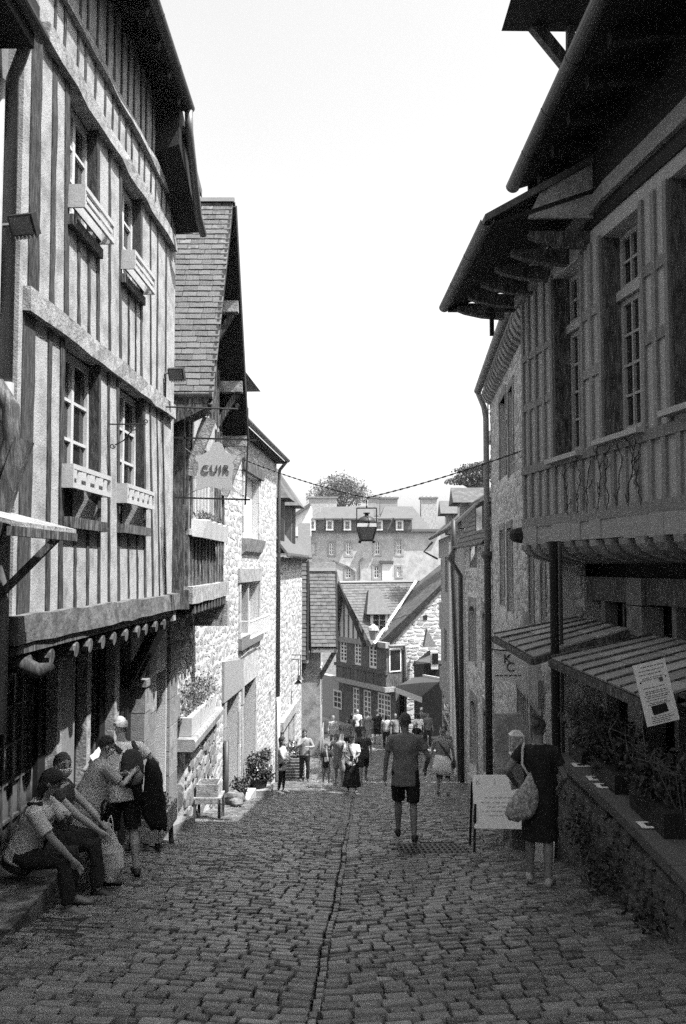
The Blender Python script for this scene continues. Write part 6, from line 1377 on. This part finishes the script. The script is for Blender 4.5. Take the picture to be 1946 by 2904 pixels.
        for i in range(nn):
            for j in range(mm):
                A_ = i * q + j; fs.append((A_, A_ + 1, A_ + q + 1, A_ + q)); fs.append((off + A_, off + A_ + q, off + A_ + q + 1, off + A_ + 1))
            for j, e in ((0, 0), (mm, 0)): A_ = i * q + j; fs.append((A_, A_ + q, off + A_ + q, off + A_))
        for i in (0, nn):
            for j in range(mm): A_ = i * q + j; fs.append((A_, A_ + 1, off + A_ + 1, off + A_))
        c.add(vs, fs); return c.build(name, mat, t0, True)
    hs_, hm = hair
    if hm:
        back = {'short': 112, 'bob': 128, 'long': 128, 'bun': 112, 'bald': 112, 'buzz': 110}[hs_]; fr_ = 58 if hs_ != 'bald' else 40
        def lim(ph):
            t = (1 - math.cos(ph)) / 2; sd = abs(math.sin(ph)); return R(fr_ + (back - fr_) * t ** .7 + (6 if hs_ in ('bob', 'long') else -4) * sd)
        if hs_ == 'bald': shell(lambda p: R(66 - 6 * math.cos(p)), lambda p: max(lim(p), R(70)), R(55), R(305), 1.05, .93, hm, 'hair', rough=.05)
        else: shell(lambda p: .01, lim, -math.pi, math.pi, 1.10 if hs_ not in ('buzz',) else 1.05, .92, hm, 'hair', rough=.09)
        if hs_ == 'bun':
            c = MB(); blob((0, -.105, .055), (.048, .042, .045), HD, c, 10, 7); o3 = c.build('hair_bun', hm, t0, True)
            c = MB(); [c.tube([HD((rnd.uniform(-.05, .05), -.06, .1)), HD((rnd.uniform(-.08, .08), -.09, .14)), HD((rnd.uniform(-.11, .11), -.1, .12 + rnd.uniform(-.04, .04)))], [.004 * s, .003 * s, .001 * s], 4) for i in range(14)]; c.build('loose_strands', hm, t0)
        if hs_ in ('long', 'bob'):
            c = MB(); L_ = .14 if hs_ == 'bob' else .34
            c.loft([[HD((.085 * math.cos(t) * k1, -.035 + .062 * math.sin(t) * k2, zz)) if zz > -.09 else W(hd((.085 * math.cos(t) * k1, -.045 + .055 * math.sin(t) * k2, -.09)) + V((0, 0, zz + .09))) for t in [2 * math.pi * i / 16 for i in range(16)]] for zz, k1, k2 in ((.03, .9, .9), (-.04, 1.0, 1), (-.10, 1.0, .9), (-.03 - L_ * .7, 1.0, .7), (-.03 - L_, .75, .45))])
            o3 = c.build('hair_length', hm, t0, True)
    if not far or mask:
        for sd in (-1, 1):
            part('eye', hair_dark, t0, lambda m: m.ball(HD((sd * .031, .084, .014)), .0095 * s, 8, 6))
            if not far: part('eyebrow', hair_dark if hs_ != 'bald' else hair_grey, t0, lambda m: m.tube([HD((sd * .014, .094, .034)), HD((sd * .032, .091, .039)), HD((sd * .05, .078, .033))], .0042 * s, 5))
    elif far:
        for sd in (-1, 1): part('eye', hair_dark, t0, lambda m: m.ball(HD((sd * .03, .083, .014)), .011 * s, 6, 4))
    if mask:
        shell(lambda p: R(90), lambda p: R(146), R(-74), R(74), 1.16, 1.08, M('face mask', .62, .08, 12, .8, .2, bscale=30), 'face_mask', 16, 6, (0, .004, -.015), (.068, .094, .098))
        for sd in (-1, 1): part('mask_loop', c_white, t0, lambda m: m.tube([HD((sd * .066, .04, -.03)), HD((sd * .083, -.01, .0))], .002 * s, 4))
    if glasses:
        for sd in (-1, 1):
            part('lens_rim', iron, t0, lambda m: m.tube([HD((sd * .033 + .024 * math.cos(t), .104, .012 + .018 * math.sin(t))) for t in [6.283 * i / 12 for i in range(13)]], .0028 * s, 5))
            part('temple_arm', iron, t0, lambda m: m.tube([HD((sd * .057, .1, .014)), HD((sd * .084, .0, .008))], .0026 * s, 4))
    return dict(t=t0, W=W, tor=tor, hd=HD, AR=AR, KN=KN, s=s, hip=hip)
def strap(p, pts, wd, mat, name='strap'):
    """a flat band lying on the body"""
    part(name, mat, p['t'], lambda m: m.tube(pts, wd, 8, flat=.35), True)

# the man in the grey shirt walking away
P6 = person('man in grey t-shirt and black shorts walking away down the street', .93, 13.35, 1.84, 3, 3, ((13, 6, 1), (-7, 14, 2)),
       {'L': ((-.29, .05, .86), (-1, -.6, 0)), 'R': ((.29, .16, .95), (.8, -1, 0))}, (2, 2), None, skin_d, ('short', hair_mid), (c_grey, .62, -.17), ('shorts', c_black, .92), shoe_dark, 1.06)
# the woman in black at the terrace
P5 = person('woman in a black dress with a pale tote bag on her shoulder, by the terrace', 2.02, 9.25, 1.66, 20, 2, ((3, 5, 2), (-5, 8, 2)),
       {'L': ((-.30, .16, 1.02), (-.8, -1, -.2)), 'R': ((.20, .22, .98), (.8, -1, 0))}, (4, 8), None, skin_d, ('bun', hair_mid), (c_black, .5, -.2), ('skirt', c_black, .46), M('silver sandal', .3, .2, 9, .35, .1), .96)
w5 = P5['W']; tote = thing('tote_bag', 'pale patterned cloth tote bag hanging from the shoulder of the woman in black', 'bag', w5((-.13, -.23, .8)))
m = MB(); bagc = V((-.13, -.23, .90)); rg = []
for zz, rr, ry, dx in ((-.20, .02, .02, -.04), (-.185, .12, .055, -.04), (-.12, .165, .075, -.03), (0.0, .16, .075, 0.0), (.12, .115, .055, .03), (.22, .055, .03, .05), (.30, .018, .012, .06)): rg.append([w5(bagc + V((dx + rr * math.cos(t) * (1 + .07 * math.sin(3 * t + zz * 9)), ry * math.sin(t) * (1 + .12 * math.sin(2 * t)), zz + .02 * math.cos(t)))) for t in [6.283 * i / 18 for i in range(18)]])
m.loft(rg); m.build('bag_body', c_print, tote, True)
part('handle', c_pale, tote, lambda m: m.tube([w5(bagc + V((.055, 0, .28))), w5((-.15, -.165, 1.28)), w5((-.155, -.10, 1.43)), w5((-.15, 0.0, 1.475)), w5((-.16, .09, 1.40)), w5((-.17, .10, 1.2)), w5(bagc + V((.06, .06, .26)))], .014, 6, flat=.5), True)
# the woman in the white skirt
P7 = person('woman with a white garment tied round her waist walking away', 2.55, 22.9, 1.68, 4, 2, ((8, 8, 2), (-10, 14, 2)),
       {'L': ((-.31, .08, .88), (-1, -.8, 0)), 'R': ((.31, .08, .88), (1, -.8, 0))}, (3, 0), None, skin_m, ('bun', hair_fair), (c_mid, .6, .02), ('leggings', c_black, 1.25), shoe_mid, 1.12)
m = MB(); w7 = P7['W']; hp_ = P7['hip']
m.loft([[w7(hp_ + V((rr * math.cos(t) * (1 + .05 * math.sin(5 * t)), rr * .8 * math.sin(t) * (1 + .05 * math.cos(4 * t)), zz + .02 * math.sin(2 * t)))) for t in [6.283 * i / 24 for i in range(24)]] for zz, rr in ((.13, .19), (.0, .235), (-.18, .265), (-.36, .29))])
m.build('tied_garment', c_white, P7['t'], True)
strap(P7, [w7(P7['tor']((-.13, -.09, .50))), w7(P7['tor']((-.02, -.155, .36))), w7(P7['tor']((.10, -.165, .2))), w7(P7['tor']((.22, -.12, .02)))], .022, c_dark)
part('shoulder_bag', c_dark, P7['t'], lambda m: m.ball(w7(P7['tor']((.30, -.02, -.10))), (.05, .12, .13), 10, 8))
# seated woman, nearest left
BZ = gz0(8.4) + .42
P1 = person('seated woman in a pale top with a dark strap, hand to her face', -2.84, 7.95, 1.68, 88, 22, ((89, 90, 6), (91, 84, 5)),
       {'L': ((-.02, .42, .86), (-1, .3, -1)), 'R': ((.16, .52, .50), (1, -.6, .4))}, (20, -6), .50, skin_d, ('bob', hair_dark), (c_pale, .75, -.03), ('trousers', c_black, 1.9), M('boat shoe', .10, .3, 9, .5, .1), 1.15, z=gz0(7.95) + .02)
w1, t1 = P1['W'], P1['tor']
strap(P1, [w1(t1((.10, -.11, .50))), w1(t1((.13, .0, .555))), w1(t1((.08, .12, .40))), w1(t1((-.05, .15, .2))), w1(t1((-.15, .10, .02)))], .03, c_black)
# seated man with mask and dark vest
P2 = person('seated man in a face mask and dark waistcoat leaning on his knees', -2.82, 8.75, 1.76, 86, 8, ((87, 88, 9), (89, 82, 8)),
       {'L': ((-.02, .62, .52), (-1, 0, 0)), 'R': ((.10, .62, .50), (1, -.3, .2))}, (-4, 48), .53, skin_m, ('short', hair_mid), (c_dark, .3, -.03), ('trousers', c_black, 1.9), shoe_dark, 1.08, mask=True, z=gz0(8.75) + .02)
# man in checked shirt helping with the jacket
P4xy = (-2.40, 9.75)
P3 = person('man in a checked shirt, glasses and mask reaching up to the jacket', -2.66, 9.3, 1.50, 62, 22, ((6, 10, 3), (14, 16, 3)),
       {'L': ((-.06, .46, 1.22), (-1, 0, -.6)), 'R': ((.10, .52, 1.24), (1, -.2, -.8))}, (4, 4), None, skin_m, ('short', hair_dark), (check_cloth, .8, -.30), ('trousers', c_mid, 1.85), shoe_dark, 1.2, mask=True, glasses=True, belly=.05)
P4 = person('bald man in a white t-shirt and dark shorts with a rucksack, back turned', P4xy[0], P4xy[1], 1.68, -28, 10, ((4, 6, 2), (-6, 10, 3)),
       {'L': ((-.24, .22, 1.02), (-1, -.3, 0)), 'R': ((.34, .0, .96), (1, -.6, 0))}, (14, -14), None, skin_m, ('bald', hair_grey), (c_white, .55, -.10), ('shorts', c_black, .95), shoe_dark, 1.12, belly=.03)
w4, t4 = P4['W'], P4['tor']
rk = thing('rucksack', 'grey rucksack on the back of the bald man', 'rucksack', w4(t4((.06, -.2, .2))))
m = MB(); rg = []
for zz, kx, ky in ((.0, .06, .03), (.03, .12, .07), (.14, .135, .085), (.28, .13, .08), (.38, .10, .06), (.42, .05, .03)): rg.append([w4(t4((.07 + kx * math.cos(t), -.19 + ky * math.sin(t), zz + .04))) for t in [6.283 * i / 16 for i in range(16)]])
m.loft(rg); m.build('pack', c_dark, rk, True)
part('pocket', c_grey, rk, lambda m: m.ball(w4(t4((.07, -.27, .16))), (.10, .05, .09), 10, 7), True)
for sd in (-1, 1): part('shoulder_strap', c_dark, rk, lambda m: m.tube([w4(t4((.05 + sd * .09, -.16, .44))), w4(t4((sd * .12, -.06, .535))), w4(t4((sd * .13, .07, .50))), w4(t4((sd * .15, .14, .34))), w4(t4((sd * .17, .05, .16))), w4(t4((sd * .12, -.12, .10)))], .026, 8, flat=.4), True)
jk = thing('black_jacket', 'black jacket held up behind the bald man by the man in the checked shirt', 'jacket', w4((.15, -.25, .7)))
m = MB(); rg = []; j0 = w4((.25, -.22, 1.30)); j1 = w4((.36, -.18, .50))
for i in range(11):
    f = i / 10; c = j0.lerp(j1, f) + V((.02 * math.sin(f * 7), 0, 0)); kx = (.03, .07, .09, .10, .11, .12, .125, .125, .12, .11, .09)[i]; ky = .045 + .02 * math.sin(f * 5)
    rg.append([c + V((kx * math.cos(t) * (1 + .1 * math.sin(4 * t + i)), ky * math.sin(t) * (1 + .3 * math.sin(3 * t + i * .8)), .02 * math.sin(3 * t))) for t in [6.283 * k / 18 for k in range(18)]])
m.loft(rg); m.build('cloth', c_black, jk, True)
part('sleeve', c_black, jk, lambda m: m.tube([j0 + V((-.1, -.03, -.05)), j0.lerp(j1, .35) + V((-.16, -.06, 0)), j0.lerp(j1, .62) + V((-.14, -.07, 0))], [.05, .06, .045], 10), True)
# umbrella hook and plastic bag between the seated people
um = thing('umbrella', 'furled umbrella with a black hooked handle between the seated people', 'umbrella', (-2.3, 8.9, gz0(8.9) + .1))
u0 = at(289, 2330, 8.85)
part('handle', iron, um, lambda m: m.tube([u0, u0 + V((0, 0, .10)), u0 + V((.0, 0, .17)), u0 + V((.025, 0, .205)), u0 + V((.06, 0, .205)), u0 + V((.08, 0, .17)), u0 + V((.08, 0, .14))], .014, 8), True)
part('canopy', c_dark, um, lambda m: m.tube([u0, u0 + V((-.02, .03, -.1)), u0 + V((-.05, .08, -.35)), u0 + V((-.08, .12, -.6))], [.015, .04, .035, .012], 9), True)
bg_ = thing('carrier_bag', 'crumpled pale carrier bag hanging at the knees of the seated man', 'bag', (-2.25, 8.9, gz0(8.9)))
bc = at(312, 2420, 8.85); m = MB(); rg = []
for zz, r_ in ((-.27, .03), (-.25, .11), (-.12, .14), (.02, .12), (.14, .07), (.22, .03)): rg.append([bc + V((r_ * math.cos(t) * (1 + .16 * math.sin(5 * t + zz * 20)), r_ * .7 * math.sin(t) * (1 + .16 * math.cos(4 * t + zz * 30)), zz)) for t in [6.283 * k / 22 for k in range(22)]])
m.loft(rg); m.build('bag_body', M('thin plastic', .40, .2, 14, .45, .5), bg_, False)
part('handles', offwhite, bg_, lambda m: [m.tube([bc + V((k * .03, 0, .2)), bc + V((k * .02, 0, .32)), bc + V((0, .02, .36))], .006, 5) for k in (-1, 1)])

# people in the middle distance
def mid(label, px, py, H, face, **k):
    f = ghit(px, py); return person(label, f.x, f.y, H, face, far=True, **k)
q9 = mid('girl in a pale jacket and dark leggings standing by the sunlit wall', 800, 2250, 1.45, 100, arms={'L': ((-.05, .24, 1.12), (-1, -.3, -.5)), 'R': ((.05, .24, 1.08), (1, -.3, -.5))}, hair=('long', hair_dark), top=(c_pale, 1.9, -.2), bottom=('leggings', c_black, 1.9), shoes=shoe_white, child=True)
q10 = mid('woman with long dark hair and black trousers holding something to her mouth', 864, 2217, 1.70, 170, arms={'R': ((.08, .22, 1.38), (1, 0, -1)), 'L': ((-.10, .22, 1.2), (-1, 0, -1))}, legs=((6, 10, 2), (-6, 8, 2)), hair=('long', hair_dark), top=(c_mid, 1.5, -.05), bottom=('trousers', c_black, 2), shoes=shoe_mid, skin=skin_m)
q11 = mid('small boy in a dark printed t-shirt and shorts with white shoes', 925, 2228, 1.24, 178, arms={'L': ((-.36, .05, .9), (-1, -.3, 0))}, legs=((6, 8, 3), (-4, 6, 4)), hair=('short', hair_dark), top=(c_black, .6, -.15), bottom=('shorts', c_mid, .95), shoes=shoe_white, child=True, skin=skin_d)
part('shirt_print', c_mid, q11['t'], lambda m: m.prism([q11['W'](q11['tor'](v)) for v in ((-.07, .148, .12), (.07, .148, .12), (.08, .142, .32), (-.08, .142, .32))], (0, -.01, 0)))
q12 = mid('man in a cap stooping over the boy in the black t-shirt', 962, 2230, 1.72, 190, lean=24, arms={'R': ((.30, .40, .95), (1, 0, 0)), 'L': ((-.2, .3, .95), (-1, 0, 0))}, head=(15, 0), legs=((16, 18, 2), (-2, 8, 2)), hair=('buzz', hair_dark), top=(c_mid, .6, -.12), bottom=('shorts', c_grey, .95), shoes=shoe_mid, skin=skin_d)
q13 = mid('woman in a white blouse and long black skirt looking at her phone', 998, 2246, 1.56, 182, arms={'L': ((-.05, .28, 1.06), (-1, -.2, -.5)), 'R': ((.06, .28, 1.06), (1, -.2, -.5))}, head=(18, 0), hair=('short', hair_dark), top=(c_white, .75, -.16), bottom=('long_skirt', c_black, .78), shoes=shoe_white, wide=1.12, skin=skin_d)
part('phone', iron, q13['t'], lambda m: m.box(*[c for ax in range(3) for c in (lambda p: (p[ax] - (.045, .012, .07)[ax], p[ax] + (.045, .012, .07)[ax]))(q13['W']((0, .37, 1.1)))]))
strap(q13, [q13['W'](q13['tor'](v)) for v in ((.12, .05, .54), (.05, .15, .35), (-.08, .17, .1), (-.18, .1, -.1))], .02, c_dark)
part('shoulder_bag', c_mid, q13['t'], lambda m: m.ball(q13['W'](q13['tor']((.27, .05, -.2))), (.07, .07, .14), 10, 8))
q14 = mid('man in a dark t-shirt and dark shorts striding up the street', 1032, 2224, 1.74, 172, legs=((-14, 10, 2), (20, 12, 2)), arms={'R': ((.16, .26, 1.15), (1, -.2, -.6))}, hair=('short', hair_dark), top=(c_dark, .6, -.14), bottom=('shorts', c_black, .95), shoes=shoe_mid, skin=skin_d)
q8 = mid('man in a mid grey t-shirt ahead of the woman with the white waist garment', 1262, 2212, 1.78, 5, hair=('short', hair_dark), top=(c_mid, .6, -.14), bottom=('trousers', c_dark, 2), legs=((8, 6, 2), (-8, 10, 2)))
# the crowd at the bend
for (lb, px, py, H, face, hr, tp_, bt) in (
    ('woman in a white scarf and grey top, far left of the crowd', 945, 2128, 1.66, 180, ('short', hair_fair), (c_pale, 1.6, -.15), ('trousers', c_mid, 2)),
    ('woman in a grey vest top walking up, beside the white scarf', 985, 2140, 1.66, 178, ('long', hair_mid), (c_mid, .3, -.1), ('trousers', c_dark, 2)),
    ('woman with black hair and dark top behind the grey vest', 998, 2116, 1.68, 30, ('long', hair_dark), (c_dark, .6, -.1), ('trousers', c_dark, 2)),
    ('man in a white shirt at the back of the crowd', 1014, 2100, 1.74, 185, ('bald', hair_grey), (c_white, .7, -.15), ('trousers', c_mid, 2)),
    ('person in a black shirt in front of the white shirted man', 1022, 2146, 1.6, 180, ('short', hair_dark), (c_dark, .7, -.15), ('shorts', c_mid, .95)),
    ('woman in a pale print dress with a shoulder strap, back turned', 1044, 2106, 1.72, 10, ('short', hair_mid), (c_mid, .4, -.1), ('skirt', c_mid, .6)),
    ('man in a black t-shirt and black shorts standing in the middle of the crowd', 1070, 2112, 1.84, 2, ('short', hair_mid), (c_black, .65, -.15), ('shorts', c_black, .95)),
    ('woman with black bobbed hair, pale top and dark trousers, back turned', 1096, 2122, 1.68, 5, ('bob', hair_dark), (c_pale, .5, -.06), ('trousers', c_black, 2)),
    ('person in a patterned grey top right of the black bobbed hair', 1122, 2124, 1.7, 170, ('short', hair_fair), (c_mid, .7, -.12), ('trousers', c_dark, 2)),
    ('woman with long black hair and white sleeves, back turned', 1187, 2122, 1.72, 0, ('long', hair_dark), (c_white, .8, -.1), ('trousers', c_dark, 2)),
    ('man in a white cap at the back of the crowd on the right', 1196, 2098, 1.82, 0, ('buzz', c_white), (c_mid, .7, -.1), ('trousers', c_dark, 2)),
    ('fair-haired boy in a dark shirt with a pale satchel', 1182, 2140, 1.42, 4, ('short', hair_fair), (c_black, .6, -.1), ('shorts', c_grey, .95)),
    ('person in dark clothes at the right edge of the crowd', 1214, 2118, 1.72, 170, ('short', hair_dark), (c_grey, .7, -.1), ('trousers', c_dark, 2))):
    mid(lb, px, py, H, face, hair=hr, top=tp_, bottom=bt, legs=((rnd.uniform(2, 12), 6, 2), (rnd.uniform(-12, -2), 8, 2)), group='people at the bend')
# turn the joined solids into single skins and wrinkle the cloth a little
for ob, vx_, it, amp in REM:
    r_ = ob.modifiers.new('r', 'REMESH'); r_.mode = 'VOXEL'; r_.voxel_size = vx_; r_.use_smooth_shade = True
    s_ = ob.modifiers.new('s', 'SMOOTH'); s_.iterations = it; s_.factor = .5
bpy.context.view_layer.update(); dg = bpy.context.evaluated_depsgraph_get()
done = [(ob, bpy.data.meshes.new_from_object(ob.evaluated_get(dg)), amp) for ob, _, _, amp in REM]
for ob, me, amp in done:
    mt = ob.data.materials[0]; ob.modifiers.clear(); ob.data = me; me.materials.clear(); me.materials.append(mt)
    if amp:
        nv_ = [v.normal.copy() for v in me.vertices]
        for v, n_ in zip(me.vertices, nv_):
            c = v.co; k = noise.noise(V((c.x * 9, c.y * 9, c.z * 5))) + .6 * noise.noise(V((c.x * 22 + c.z * 8, c.y * 22, c.z * 10)))
            v.co = c + n_ * (k * amp)
    me.polygons.foreach_set('use_smooth', [True] * len(me.polygons)); me.update()

# ------------------------------------------------------------------ summer haze in the air
m = MB(); m.box(-70, 70, -20, 150, -16, 22)
hz_ = m.build('haze', None); hz_['kind'] = 'stuff'
hm_ = bpy.data.materials.new('haze air'); hm_.use_nodes = True; n_ = hm_.node_tree.nodes; n_.remove(n_['Principled BSDF'])
pv = n_.new('ShaderNodeVolumePrincipled'); pv.inputs['Density'].default_value = .00045; pv.inputs['Color'].default_value = (.95, .95, .95, 1); pv.inputs['Anisotropy'].default_value = .3
hm_.node_tree.links.new(pv.outputs[0], n_['Material Output'].inputs['Volume']); hz_.data.materials.append(hm_)
